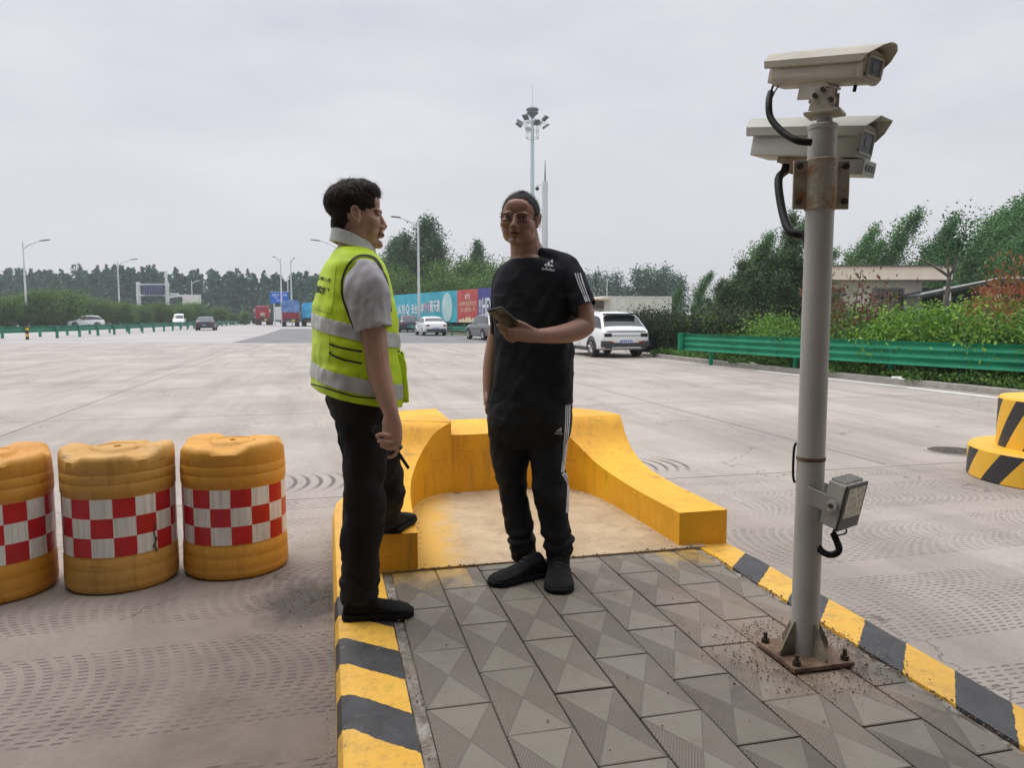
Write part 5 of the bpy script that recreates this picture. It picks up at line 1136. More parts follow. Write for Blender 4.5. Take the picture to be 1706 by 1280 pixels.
for k, (a, b_, Y) in enumerate([(1195, 470, 66), (1240, 440, 68), (1290, 430, 66), (1345, 420, 66), (1425, 440, 68), (1500, 410, 66), (1550, 425, 66), (1600, 385, 60), (1640, 350, 58), (1652, 330, 56), (1630, 365, 62), (1690, 420, 62), (1725, 390, 56), (1150, 500, 64)]):
    place(pop[k % 3], a, b_, Y, 'shorter poplar in the dense back row of the grove', 'back row of the poplar grove', rz=random.uniform(-.4, .4), wide=1.5, H0=H0)
CON = [(1205, 470, 34, 'low conifer at the left edge of the dark clump'), (1235, 440, 32, 'dark conifer left of the camera pole'), (1272, 415, 33, 'dense dark conifer right beside the camera pole'), (1322, 362, 31, 'tallest pine, its spire hidden behind the camera pole'), (1365, 445, 30, 'small conifer right of the camera pole by the house wall'), (1180, 500, 36, 'small conifer beside the container')]
for i, (a, b_, Y, lb) in enumerate(CON): place(pin[i % 2], a, b_, Y, lb, 'dark conifers behind the guardrail', rz=i * 1.3, wide=.72 if b_ < 400 else 1.25, H0=H0)
for i, (a, b_, Y) in enumerate([(1215, 478, 30), (1248, 452, 30), (1290, 430, 30.5), (1318, 425, 29.5), (1340, 438, 30), (1262, 470, 28.5), (1305, 462, 28.5), (1350, 470, 29)]): place(pin[i % 2], a, b_, Y, 'bushy conifer within the dense dark clump beside the camera pole', 'dense clump of young conifers', rz=i * 2.3, wide=1.45, H0=H0)
# trees above the hoarding
TH = [(648, 408, 104, 1.0, 'poplar directly right of the officer, above the hoarding'), (668, 400, 101, 1.0, 'second poplar from the officer, just left of the street lamp pole'), (686, 392, 100, 1.0, 'poplar behind the street lamp above the hoarding'), (704, 380, 100, 1.0, 'narrow poplar just right of the street lamp pole'),
      (722, 364, 98, 1.25, 'tallest poplar with a ragged top above the hoarding'), (738, 402, 97, 1.0, 'short poplar on the right flank of the tallest one'), (786, 428, 96, .8, 'low poplar left of the slim one by the man in black'), (803, 405, 95, .9, 'slim poplar just left of the man in black')]
for i, (a, b_, Y, wd_, lb) in enumerate(TH): place(strp[i % 2], a - 4, b_, Y, lb, 'poplars above the hoarding', rz=i * 2.1, wide=wd_, H0=H0)
for i, (a, b_, Y, lb) in enumerate([(765, 435, 90, 'round green tree above the red hoarding panel'), (812, 458, 84, 'lighter round tree next to the man in black'), (640, 440, 96, 'round tree behind the officer'), (842, 440, 90, 'round tree behind the man in black'), (880, 450, 92, 'round tree hidden behind the head of the man in black')]):
    place(rnd[i % 2], a, b_, Y, lb, 'round trees above the hoarding', rz=i * 1.7, wide=1.15, H0=H0)
for i in range(11):
    Y = 96 - 3.3 * i; p_ = 640 + 24 * i
    place(big[(0, 2, 0)[i % 3]], p_, 474 - (i % 3) * 5 + i * .3, Y, 'leafy shrub growing over the top of the hoarding', 'shrubs behind the hoarding', rz=i * 1.1, wide=.95, H0=H0 * .93)
# distant trees on the right of the man in black
for i, (a, b_, Y) in enumerate([(975, 458, 175), (995, 455, 180), (1012, 460, 176), (1030, 456, 182), (1062, 450, 168), (1078, 448, 172), (1092, 452, 168), (1108, 447, 170), (1122, 458, 166), (960, 462, 178), (1045, 478, 170), (1134, 462, 150)]):
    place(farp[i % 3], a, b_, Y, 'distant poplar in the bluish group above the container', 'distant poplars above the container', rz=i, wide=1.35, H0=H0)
# far wood on the left: one mass
g = np.random.default_rng(5); cs, sz = [], []
for i in range(330):
    px_ = -60 + 760 * g.random(); row = g.integers(0, 3); Y = 205 + 22 * row + 8 * g.random(); ytop = 461 - 7 * row + 5 * g.random() + (4 if px_ > 430 else 0) - (6 if 120 < px_ < 260 else 0) + 8 * noise.noise(Vector((px_ * .02, row, 0)))
    d = ray(px_, ytop); Ht = CAMZ + Y * d.z / d.y; X = Y * d.x / d.y; k = 230
    e = g.random(k) ** .75; r = 2.3 * np.where(e < .4, .7 + .7 * e, 1.6 * (1 - e) ** .75) * (.35 + .65 * g.random(k)); a = g.random(k) * 6.283
    cs.append(np.stack([X + r * np.cos(a) + g.normal(size=k) * .3, Y + r * np.sin(a), e * Ht], 1)); sz.append(.6 + .7 * g.random(k))
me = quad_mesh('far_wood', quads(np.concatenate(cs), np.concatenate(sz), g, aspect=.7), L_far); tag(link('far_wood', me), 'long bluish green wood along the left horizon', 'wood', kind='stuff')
# bushes on the left beyond the carriageway
NB = 27
for i in range(NB):
    px_ = -30 + 16.6 * i; Y = 86 + i * 1.9; top = [500, 498, 499, 497, 502, 492, 486, 488, 487, 497, 496, 500, 505, 509, 505, 508, 511, 508, 507, 509, 511, 506, 512, 515, 514, 518, 520][i]
    place(big[(i * 7 + i // 3) % 4], px_ + (i % 3) * 3, top + (i % 3 == 1) * 5, Y + (i % 2) * 5, 'rounded green bush in the row along the far carriageway', 'bushes along the far carriageway', rz=i * 1.3, wide=1.15 + .35 * (i % 2), H0=H0 * .96)
for o in protos:
    for ch in list(o.children): bpy.data.objects.remove(ch)
    bpy.data.objects.remove(o)

def shrub_proto(name, seed, lm_, n=1500, leaf=.09, spread=(.75, .75, .62), stems=9):
    g = np.random.default_rng(seed); t_ = thing(name, 'x', 'shrub'); mb = MB(); cs = []
    for i in range(stems):
        a = g.random() * 6.283; r = g.random() ** .5; e = Vector((math.cos(a) * r * spread[0], math.sin(a) * r * spread[1], .45 + spread[2] * (1.1 - r * .5) * (.6 + .5 * g.random())))
        mb.tube([(e.x * .1, e.y * .1, 0), (e.x * .5, e.y * .5, e.z * .55), tuple(e)], [.022, .014, .005], 4)
        k = n // stems; tt = .25 + .8 * g.random(k); c_ = np.array(e)[None] * tt[:, None]; c_ += g.normal(size=(k, 3)) * np.array([.20, .20, .13]); cs.append(c_)
    cs = np.concatenate(cs); cs[:, 2] = np.abs(cs[:, 2]); mb.build('stems', M_bark, t_)
    link('leaves', quad_mesh('leaves', quads(cs, leaf * (.6 + .8 * g.random(len(cs))), g, .35, .5, (0, 0, 1)), lm_), t_); return t_
sp = {k: [shrub_proto('garden_shrub', s + j, m_, **kw) for j in range(2)] for k, s, m_, kw in (('b', 201, L_bush, dict(n=2600, leaf=.065)), ('l', 211, L_lime, dict(n=3000, leaf=.075)), ('r', 221, L_red, dict(n=1000, leaf=.075, spread=(.8, .8, 1.1))), ('h', 231, L_hedge, dict(n=2600, leaf=.075, spread=(.8, .8, .8), stems=16)), ('o', 241, L_rust, dict(n=1900, leaf=.08, spread=(1.1, .9, 1.2))))}
def shrub(kind, x, y_, h, label, group, wide=1.0, rz=0): return copy_tree(sp[kind][random.randrange(2)], loc=(x, y_, .1), rz=rz or random.uniform(0, 6), sc=(h * wide, h * wide, h), label=label, group=group)
gA = 'green shrubs behind the near guardrail'
def rl(s): # line of the rail, then set back
    P = [Vector((5.6, 23.6, 0)), Vector((7.35, 18.6, 0)), Vector((9.65, 13.9, 0)), Vector((13.0, 7.5, 0))]; k = min(2, int(s * 3)); return P[k].lerp(P[k + 1], s * 3 - k)
for i in range(34):
    s = i / 33; p = rl(s) + Vector((.75 + random.uniform(-.1, .2), .5, 0))
    if s < .2: shrub('b', p.x, p.y, random.uniform(.65, .85), 'low green shrub directly behind the near guardrail', gA)
    else: shrub('l' if random.random() < .45 else 'b', p.x, p.y, random.uniform(.95, 1.15) + .2 * (s > .45), 'low green shrub directly behind the near guardrail', gA)
for i in range(46):
    s = .12 + .88 * i / 45; p = rl(s) + Vector((2.0 + random.uniform(-.3, 1.6), 1.2 + random.uniform(-.4, 1.4), 0))
    shrub('l' if random.random() < .55 else 'b', p.x, p.y, random.uniform(.8, 1.5), 'taller bright green shrub in the thicket between guardrail and house', 'thicket between guardrail and house', 1.1)
for i in range(26):
    s = .3 + .7 * i / 25; p = rl(s) + Vector((4.6 + random.uniform(-.5, 2.6), 3.2 + random.uniform(-1, 3.0), 0))
    shrub('l' if random.random() < .6 else 'b', p.x, p.y, random.uniform(.9, 1.65), 'leafy shrub at the back of the thicket before the shed', 'back of the thicket', 1.3)
for i, (a, Y, h) in enumerate([(1412, 20, 1.85), (1428, 19.5, 1.25), (1462, 21, 1.2), (1500, 19, 1.0), (1398, 22, 1.1)]):
    p = At(a, 560, Y); shrub('r', p.x, Y, h, ['tall sparse reddish shrub in front of the house window', 'reddish shrub beside the tall sparse one', 'red-tinged shrub below the house wall', 'low red-tinged shrub under the right window', 'red-leaved shrub next to the camera pole'][i], 'reddish shrubs before the house', .8)
for i, (a, Y, h) in enumerate([(1640, 17, 1.25), (1682, 16, 1.2), (1705, 18, 1.8), (1658, 19, 1.3)]):
    p = At(a, 500, Y); shrub('o', p.x, Y, h * .93, ['orange-leaved sapling in front of the open shed', 'rusty orange sapling beside the shed banner', 'tall orange-tipped sapling at the picture edge', 'orange sapling behind its neighbour'][i], 'orange-leaved saplings by the shed', .7)
for i in range(12):
    a = 1058 + 7.2 * i; Y = 29.5 - .25 * i; p = At(a, 550, Y)
    shrub('h', p.x, Y, random.uniform(1.12, 1.3), 'dark dense hedge bush between the white car and the guardrail end', 'dark hedge by the white car', .75)
for i in range(7):
    a = 1150 + 24 * i; Y = 27.5; p = At(a, 550, Y); shrub('h' if i % 2 else 'b', p.x, Y, random.uniform(1.3, 1.6), 'dusty brownish-green bush under the conifers', 'bushes under the conifers', 1.1)
for k in sp.values():
    for o in k:
        for ch in list(o.children): bpy.data.objects.remove(ch)
        bpy.data.objects.remove(o)
# leaning bare-branched tree by the house
bt = thing('forked_tree', 'thin forked tree with a whitewashed foot standing before the house corner', 'tree', (At(1575, 560, 18).x, 18, .1))
bx_, by_ = bt.location.x, 18
T0 = [(bx_, by_, .1), (bx_ + .02, by_, .9), (bx_ - .01, by_, 1.7), (bx_ + .02, by_, 2.4)]
mb = MB(); mb.tube(crv(T0, 4), [.075] * 5 + [.06] * 4 + [.05] * 4, 8)
for e in ([(-.30, 0, .2), (-.6, .1, .4), (-.85, .1, .45)], [(-.06, 0, .3), (-.12, -.1, .6), (-.08, -.1, .9)], [(.14, 0, .32), (.22, .1, .7), (.30, .1, 1.0)]):
    b0_ = Vector(T0[3]); P_ = crv([b0_] + [b0_ + Vector(q) for q in e], 4); mb.tube(P_, [.04 * (1 - .75 * k / (len(P_) - 1)) for k in range(len(P_))], 6)
mb.build('trunk', M_bark, bt, True)
MB().tube([(bx_, by_, .1), (bx_ + .012, by_, .85)], [.081, .072], 10).build('whitewash', mat('whitewash', (.5, .5, .46), (.3, .28, .24), scale=12), bt, True)
g = np.random.default_rng(8); cs = np.concatenate([np.array([[bx_ + a, by_, b_]]) + g.normal(size=(n, 3)) * np.array([.13, .13, .22]) for a, b_, n in ((-.06, 3.2, 330), (.25, 3.2, 330), (-.02, 3.5, 200), (.4, 3.6, 160))]); link('crown', quad_mesh('crown', quads(cs, .05 + .04 * g.random(len(cs)), g), L_pop2), bt)
# weeds spilling over the verge kerb
cs, sz = [], []; g = np.random.default_rng(12)
Pk = crv([(x, y, 0) for x, y in KR], 10)
for _ in range(15000):
    f = g.random() * (len(Pk) - 1.01); k = int(f); p = Pk[k].lerp(Pk[k + 1], f - k)
    clump = .5 + .5 * noise.noise(Vector((p.x * 1.3, p.y * 1.3, 0)))
    off = abs(g.normal()) * .55 + .12 - .25 * (clump > .62); cs.append((p.x + off * .93, p.y + off * .38, .12 + g.random() * (.12 + .42 * clump) * min(1, .35 + off))); sz.append(.045 + .06 * g.random())
tag(link('ground_cover', quad_mesh('ground_cover', quads(np.array(cs), sz, g, .4, .6, (0, 0, 1)), L_bush)), 'creeping weeds under the near guardrail', 'ground cover', kind='stuff')
cs = []
for _ in range(16000): x, y_ = g.uniform(-60, 2), g.uniform(60, 130); cs.append((x, y_, 0))
gx = []
for _ in range(9000):
    p = rl(g.random()) + Vector((g.uniform(.3, 14), g.uniform(0, 12), 0)); gx.append((p.x, p.y, .12 + .35 * g.random() ** 2))
tag(link('grass', quad_mesh('grass', quads(np.array(gx), .14 + .12 * g.random(len(gx)), g, .3, .35, (0, 0, 1)), L_bush)), 'rough grass under the shrubs', 'grass', kind='stuff')
mb = MB()
for a, b_ in ((1493, 634), (1500, 636), (1655, 637), (1255, 609)):
    p = G(a, b_, .13); M_ = Matrix.Rotation(random.uniform(0, 6), 3, 'Z') @ Matrix.Rotation(random.uniform(.2, .9), 3, 'X'); mb.box(p + Vector((0, 0, .06)), (.18, .12, .012), M=M_)
tag(mb.build('litter', mat('pale_litter', (.5, .5, .48))), 'scraps of pale litter in the weeds', 'litter', kind='stuff')
# ---------------------------------------------------------------- people
def evald(me, mods):
    o = bpy.data.objects.new('tmp', me); C.objects.link(o)
    for ty, kw in mods:
        m = o.modifiers.new('m', ty)
        for k, x in kw.items(): setattr(m, k, x)
    bpy.context.view_layer.update()
    r = bpy.data.meshes.new_from_object(o.evaluated_get(bpy.context.evaluated_depsgraph_get()))
    bpy.data.objects.remove(o); return r
def fuse(mb, vox, it=5, fac=.5):
    return evald(mb.mesh('raw', []), [('REMESH', dict(mode='VOXEL', voxel_size=vox)), ('SMOOTH', dict(factor=fac, iterations=it))])
def fold(me, fn):
    me.update()
    nrm = [v_.normal.copy() for v_ in me.vertices]
    for v_, n_ in zip(me.vertices, nrm): v_.co += n_ * fn(v_.co, n_)
    me.update(); return me
def cut(me, planes, fill=False):
    bm = bmesh.new(); bm.from_mesh(me)
    for p, n_ in planes:   # keeps the side the normal points away from
        bmesh.ops.bisect_plane(bm, geom=bm.verts[:] + bm.edges[:] + bm.faces[:], plane_co=p, plane_no=n_, clear_outer=True)
    bm.to_mesh(me); bm.free(); me.update(); return me
def slab(me, p0, p1, off):
    """the ring of a garment between two planes, lifted a little"""
    m2 = me.copy(); n_ = (p1[1]); cut(m2, [(p1[0], p1[1]), (p0[0], -Vector(p0[1]))])
    for v_ in m2.vertices: v_.co += v_.normal * off
    m2.materials.clear(); return m2
def bvh_of(me): return BVHTree.FromPolygons([v_.co for v_ in me.vertices], [tuple(p.vertices) for p in me.polygons])
def hit(bv, px_, py_, off=.002):
    d = ray(px_, py_).normalized(); l, n_, i, ds = bv.ray_cast(CAM, d)
    if l is None: return None
    if n_.dot(d) > 0: n_ = -n_
    return l + n_ * off
def strip(name, bv, pts, wpx, m_, par, off=.002, n=26):
    P_ = crv([(a, b_, 0) for a, b_ in pts], n); V = []
    for i, p in enumerate(P_):
        d = P_[min(i + 1, len(P_) - 1)] - P_[max(0, i - 1)]; q = Vector((-d.y, d.x, 0)).normalized() * wpx / 2
        a, b_ = hit(bv, p.x - q.x, p.y - q.y, off), hit(bv, p.x + q.x, p.y + q.y, off)
        if a is not None and b_ is not None and (a - b_).length < .04: V.append((a, b_))
    mb = MB()
    for (a, b_), (c_, d) in zip(V, V[1:]):
        mb.add([a, b_, d, c_], [(0, 1, 2, 3)])
    if mb.V: return link(name, mb.mesh(name, m_), par)
def lettering(bv, s, cx_, cy_, w_, h_, m_, par, rot=0, bold=.0, shear=0):
    me = text_mesh(s, 1.0, bold=bold); co = np.array([v_.co for v_ in me.vertices]); mn, mx = co.min(0), co.max(0)
    for v_ in me.vertices:
        a = ((v_.co.x - mn[0]) / (mx[0] - mn[0]) - .5) * w_; b_ = -((v_.co.y - mn[1]) / (mx[1] - mn[1]) - .5) * h_
        q = hit(bv, cx_ + a * math.cos(rot) - b_ * math.sin(rot), cy_ + a * math.sin(rot) + b_ * math.cos(rot), .0025)
        v_.co = q if q is not None else hit(bv, cx_, cy_, .0025)
    me.materials.clear(); me.materials.append(m_); return link('lettering', me, par)
def pxpoly(bv, pts, m_, par, name='logo_bar', off=.0025):
    V = [hit(bv, a, b_, off) for a, b_ in pts]
    if None in V: return
    return link(name, MB().add(V, [tuple(range(len(V)))]).mesh(name, m_), par)
def skin_mat(name, a, b_):
    m = bpy.data.materials.new(name); m.use_nodes = True; t = m.node_tree; b = t.nodes['Principled BSDF']
    co = t.nodes.new('ShaderNodeTexCoord').outputs['Object']
    c = mixc(t, ramp(t, noi(t, co, 9, 5, .6), .3, .7), a, b_); c = mixc(t, mt(t, 'MULTIPLY', ramp(t, noi(t, co, 90, 4, .7), .5, .75), .18), c, tuple(x * .6 for x in a))
    t.links.new(c, b.inputs['Base Color']); b.inputs['Roughness'].default_value = .48
    b.inputs['Subsurface Weight'].default_value = .12; b.inputs['Subsurface Radius'].default_value = (.01, .004, .002); b.inputs['Subsurface Scale'].default_value = .5
    t.links.new(nd(t, 'ShaderNodeBump', {'Strength': .25, 'Distance': .002, 'Height': noi(t, co, 180, 4, .7)}).outputs[0], b.inputs['Normal']); return m
def cloth(name, a, b_, sc=5, rough=.85, spec=.25, weave=500): return mat(name, a, b_, scale=sc, rough=rough, bump=.12, bscale=weave, spec=spec)
def head_prims(mb, c_, Mh, s):
    def e(p, r, rot=None): mb.ball(c_ + Mh @ (Vector(p) * s), tuple(x * s for x in r), M=Mh @ rot if rot else Mh, n=20, m=14)
    e((0, -.014, .036), (.075, .096, .080)); e((0, .022, -.02), (.066, .066, .075)); e((0, .030, -.065), (.050, .052, .045)); e((0, .050, -.092), (.030, .036, .024))
    for k in (-1, 1):
        e((k * .046, .004, -.066), (.018, .036, .030)); e((k * .038, .060, -.022), (.028, .026, .027)); e((k * .030, .079, .020), (.023, .012, .008))
        e((k * .0125, .094, -.036), (.009, .011, .008)); e((k * .028, .052, -.052), (.030, .028, .032))
        e((k * .074, -.006, .002), (.006, .015, .025), Matrix.Rotation(R(14), 3, 'X')); e((k * .070, .002, -.006), (.010, .012, .026)); e((k * .076, .003, -.026), (.005, .008, .009))
        mb.tube(crv([c_ + Mh @ (Vector((k * x, y_, z)) * s) for x, y_, z in ((.076, .008, .004), (.080, .004, .022), (.083, -.008, .029), (.084, -.020, .020), (.083, -.019, .0), (.079, -.009, -.018), (.077, .001, -.030))], 4), .0033 * s, 8)
        e((k * .031, .0765, .0085), (.017, .010, .0045)); e((k * .031, .0775, -.008), (.016, .010, .004))
    mb.tube([c_ + Mh @ (Vector(p) * s) for p in ((0, .080, .016), (0, .087, .0), (0, .096, -.018), (0, .1035, -.031), (0, .097, -.040))], [.008 * s, .009 * s, .011 * s, .0125 * s, .008 * s], 12)
    e((0, .088, -.050), (.020, .012, .008)); e((0, .092, -.0565), (.021, .010, .0055)); e((0, .089, -.0685), (.018, .010, .0065)); e((0, .082, -.097), (.019, .016, .016)); e((0, .066, .050), (.048, .018, .032))
def face_parts(c_, Mh, s, par, lipm, hairm, eyes=True):
    for k in (-1, 1):
        p = c_ + Mh @ (Vector((k * .031, .0735, .0005)) * s); MB().ball(p, .0118 * s, n=16, m=10).build('eye', M_eye, par, True)
        q = c_ + Mh @ (Vector((k * .031 - .001, .0835, .0)) * s); MB().ball(q, (.0048 * s, .0022 * s, .0048 * s), M=Mh, n=14, m=8).build('iris', M_blk, par, True)
        MB().tube([c_ + Mh @ (Vector((k * x, y_, z)) * s) for x, y_, z in ((.012, .0875, .018), (.026, .0885, .0235), (.042, .080, .0225), (.050, .070, .018))], [.002, .004, .0035, .0015], 8, ry=[.0015, .002, .002, .001]).build('eyebrow', hairm, par, True)
        MB().tube([c_ + Mh @ (Vector((k * x, y_, z)) * s) for x, y_, z in ((.016, .0835, .002), (.026, .0875, .0055), (.036, .085, .0055), (.046, .075, .001))], [.0011] * 4, 6).build('eyelash', hairm, par, True)
    MB().tube(crv([c_ + Mh @ (Vector((x, y_, z)) * s) for x, y_, z in ((-.021, .0885, -.0635), (-.01, .1005, -.0622), (0, .102, -.0628), (.01, .1005, -.0622), (.021, .0885, -.0635))], 4), .0016, 6).build('mouth_line', M_mouth, par, True)
    for z, r in ((-.0590, .0028), (-.0668, .0034)):
        MB().tube(crv([c_ + Mh @ (Vector((x, y_, z + (0 if abs(x) < .015 else .002 * (1 if z < -.06 else -1)))) * s) for x, y_ in ((-.020, .0865), (-.01, .0972), (0, .0995), (.01, .0972), (.020, .0865))], 4), r * s, 8, ry=r * s * .8).build('lip', lipm, par, True)
    for k in (-1, 1): MB().ball(c_ + Mh @ (Vector((k * .007, .102, -.0425)) * s), (.0035 * s, .004 * s, .0016 * s), M=Mh, n=10, m=6).build('nostril', M_mouth, par, True)
M_eye = mat('eye_white', (.55, .52, .48), var=.03, rough=.2); M_mouth = mat('dark_mouth', (.04, .012, .01), rough=.5)
def yaw_ring(cx_px0, cx_px1, py_, Y, half_other, yaw, lateral_given, n=40, power=2.3):
    """body section: its outline seen from the camera spans the two columns; the unseen half-size is given"""
    a, b_ = At(cx_px0, py_, Y), At(cx_px1, py_, Y); hx = abs(b_.x - a.x) / 2; c_ = (a + b_) / 2
    f = Vector((math.cos(yaw), math.sin(yaw), 0)); l = Vector((-f.y, f.x, 0))
    if lateral_given: L_ = half_other; A = math.sqrt(max(1e-4, hx * hx - (L_ * f.y) ** 2)) / abs(f.x)
    else: A = half_other; L_ = math.sqrt(max(1e-4, hx * hx - (A * f.x) ** 2)) / abs(l.x)
    V = []
    for k in range(n):
        t_ = 2 * math.pi * k / n; ct, st_ = math.cos(t_), math.sin(t_)
        V.append(c_ + f * (A * math.copysign(abs(ct) ** (2 / power), ct)) + l * (L_ * math.copysign(abs(st_) ** (2 / power), st_)))
    return V
def loft(mb, rings):
    n = len(rings[0]); V = sum(rings, []); m_ = len(rings)
    mb.add(V, [(i * n + k, i * n + (k + 1) % n, (i + 1) * n + (k + 1) % n, (i + 1) * n + k) for i in range(m_ - 1) for k in range(n)] + [tuple(range(n - 1, -1, -1)), tuple((m_ - 1) * n + k for k in range(n))])
def limb(mb, pts, rad, ry=None, n=16, sm=5):
    """smooth tapered limb with rounded ends"""
    ry = ry or rad; Q = crv([Vector((*p,)) for p in pts], sm); rr = crv([(a, b_, 0) for a, b_ in zip(rad, ry)], sm)
    r0, r1 = rr[0], rr[-1]; d0 = (Q[0] - Q[1]).normalized(); d1 = (Q[-1] - Q[-2]).normalized()
    pre = [(Q[0] + d0 * r0.x * .8 * math.sin(t_), math.cos(t_)) for t_ in (1.4, 1.0, .5)]; post = [(Q[-1] + d1 * r1.x * .8 * math.sin(t_), math.cos(t_)) for t_ in (.5, 1.0, 1.4)]
    mb.tube([p for p, _ in pre] + Q + [p for p, _ in post], [r0.x * s_ for _, s_ in pre] + [r.x for r in rr] + [r1.x * s_ for _, s_ in post], n, ry=[r0.y * s_ for _, s_ in pre] + [r.y for r in rr] + [r1.y * s_ for _, s_ in post])
def finger(mb, pts, r=.0085): limb(mb, pts, [r * 1.05, r, r * .82][:len(pts)] if len(pts) == 3 else [r] * len(pts), n=10, sm=4)
def shoe(heel, toe, w_, par, mu, ms, ml, ankle=.085):
    d = (toe - heel); L_ = d.length; d.normalize(); s_ = Vector((d.y, -d.x, 0)); up_ = Vector((0, 0, 1)); mb = MB(); rings = []
    S = [(0, .30, .045), (.02, .42, .075), (.08, .47, ankle + .02), (.2, .48, ankle + .03), (.32, .46, ankle + .012), (.42, .45, ankle - .006), (.55, .50, .068), (.7, .56, .056), (.84, .55, .047), (.94, .42, .038), (.99, .22, .026)]
    for (t_, hw_, h_) in S:
        c_ = heel + d * (t_ * L_); R_ = []
        for k in range(20):
            a = 2 * math.pi * k / 20; ca, sa = math.cos(a), math.sin(a); wd_ = hw_ * w_ * (1 if sa < .3 else (1 - .35 * (sa - .3) / .7))
            R_.append(c_ + s_ * (wd_ * ca) + up_ * (.012 + (h_ - .012) * (.5 + .5 * math.copysign(abs(sa) ** .7, sa))))
        rings.append(R_)
    loft(mb, rings); me = fuse(mb, .004, 3); me.materials.append(mu); o = link('shoe', me, par, True)
    mb = MB(); P_ = []
    for t_, hw_ in ((-.015, .28), (.02, .47), (.1, .53), (.3, .49), (.5, .50), (.7, .59), (.85, .57), (.95, .44), (1.015, .2)): P_.append((t_, hw_))
    out = [heel + d * (t_ * L_) + s_ * (h_ * w_) for t_, h_ in P_] + [heel + d * (t_ * L_) - s_ * (h_ * w_) for t_, h_ in P_[::-1]]
    n = len(out); mb.add([p + up_ * .001 for p in out] + [p + up_ * .024 for p in out], [tuple(range(n - 1, -1, -1)), tuple(range(n, 2 * n))] + [(k, (k + 1) % n, n + (k + 1) % n, n + k) for k in range(n)]); mb.build('sole', ms, o, 40, bevel=.004)
    mb = MB()
    for k in range(5):
        t_ = .36 + .065 * k; h_ = ankle + .004 - (.048) * (k / 4) ** .8 * .9; c_ = heel + d * (t_ * L_) + up_ * (h_ + .004)
        mb.tube([c_ - s_ * .022 - up_ * .006, c_ + up_ * .002 + d * .004, c_ + s_ * .022 - up_ * .006], .0022, 6)
    mb.build('laces', ml, o, True); return o
def put_mesh(name, me, m_, par): me.materials.clear(); me.materials.append(m_); return link(name, me, par, True)
nz_ = noise.noise

# ============ officer in the reflective vest, seen from the side
S1 = skin_mat('light_brown_skin', (.45, .25, .175), (.54, .32, .235)); HR = mat('black_hair', (.010, .007, .007), (.030, .014, .012), scale=60, rough=.6, spec=.2, stretch=(1, 1, .3))
p1 = thing('person', 'man in lime reflective vest over grey-white shirt, seen side-on, holding a walkie-talkie', 'person', G(625, 1030, .25))
Y1 = 2.96; yaw1 = R(20)
hc1 = At(597, 361, Y1); hf = Vector((math.cos(R(7)), math.sin(R(7)), -.03)).normalized(); hl = hf.cross(Vector((0, 0, 1))).normalized(); hu = hl.cross(hf)
Mh1 = Matrix((hl, hf * .97, hu * 1.06)).transposed(); s1 = 1.01
mb = MB(); head_prims(mb, hc1, Mh1, s1)
limb(mb, [At(590, 372, Y1), At(590, 400, Y1), At(589, 425, Y1)], [.054, .058, .066], [.056, .060, .066])
T1 = [(416, 565, 612, .06), (428, 552, 628, .13), (442, 545, 634, .165), (480, 534, 645, .175), (540, 532, 650, .175), (600, 534, 648, .17), (650, 552, 636, .14), (700, 566, 630, .13)]
loft(mb, [yaw_ring(a, b_, y_, Y1, w_, yaw1, True) for y_, a, b_, w_ in T1])
# near arm and its hand
limb(mb, [At(610, 462, 2.83), At(614, 515, 2.79), At(622, 560, 2.775), At(628, 605, 2.765), At(638, 645, 2.745), At(652, 690, 2.72)], [.044, .050, .050, .046, .041, .028], [.042, .048, .047, .042, .038, .022])
limb(mb, [At(652, 690, 2.72), At(653, 712, 2.712), At(655, 735, 2.706)], [.028, .038, .034], [.021, .019, .018], sm=4)
for pts, r in (([(657, 722, 2.702), (646, 727, 2.692), (636, 724, 2.692), (628, 727, 2.702)], .0085), ([(659, 732, 2.702), (650, 738, 2.690), (640, 735, 2.690), (631, 735, 2.700)], .0088), ([(661, 741, 2.704), (653, 748, 2.692), (645, 746, 2.692), (636, 743, 2.70)], .0085), ([(663, 746, 2.708), (659, 757, 2.700), (652, 761, 2.700), (648, 762, 2.702)], .0078)):
    finger(mb, [At(*q) for q in pts], r)
finger(mb, [At(644, 702, 2.718), At(637, 711, 2.716), At(632, 720, 2.715)], .0105)
# far arm hangs behind the body
f1 = Vector((math.cos(yaw1), math.sin(yaw1), 0)); l1 = Vector((-f1.y, f1.x, 0)); sh = At(606, 455, 2.82) + l1 * .36
limb(mb, [sh, sh + Vector((-.01, .03, -.28)), sh + Vector((.06, .02, -.52))], [.05, .042, .027]); ft = sh + Vector((.07, .02, -.60))
limb(mb, [sh + Vector((.06, .02, -.52)), ft], [.027, .034], [.018, .018])
for k in range(4): finger(mb, [ft + Vector((-.028 + .019 * k, 0, -.01)), ft + Vector((-.03 + .019 * k, -.008, -.05)), ft + Vector((-.028 + .018 * k, -.024, -.08 + .006 * abs(k - 1)))], .008)
finger(mb, [ft + Vector((.032, -.01, .03)), ft + Vector((.045, -.02, .0)), ft + Vector((.045, -.03, -.03))], .0095)
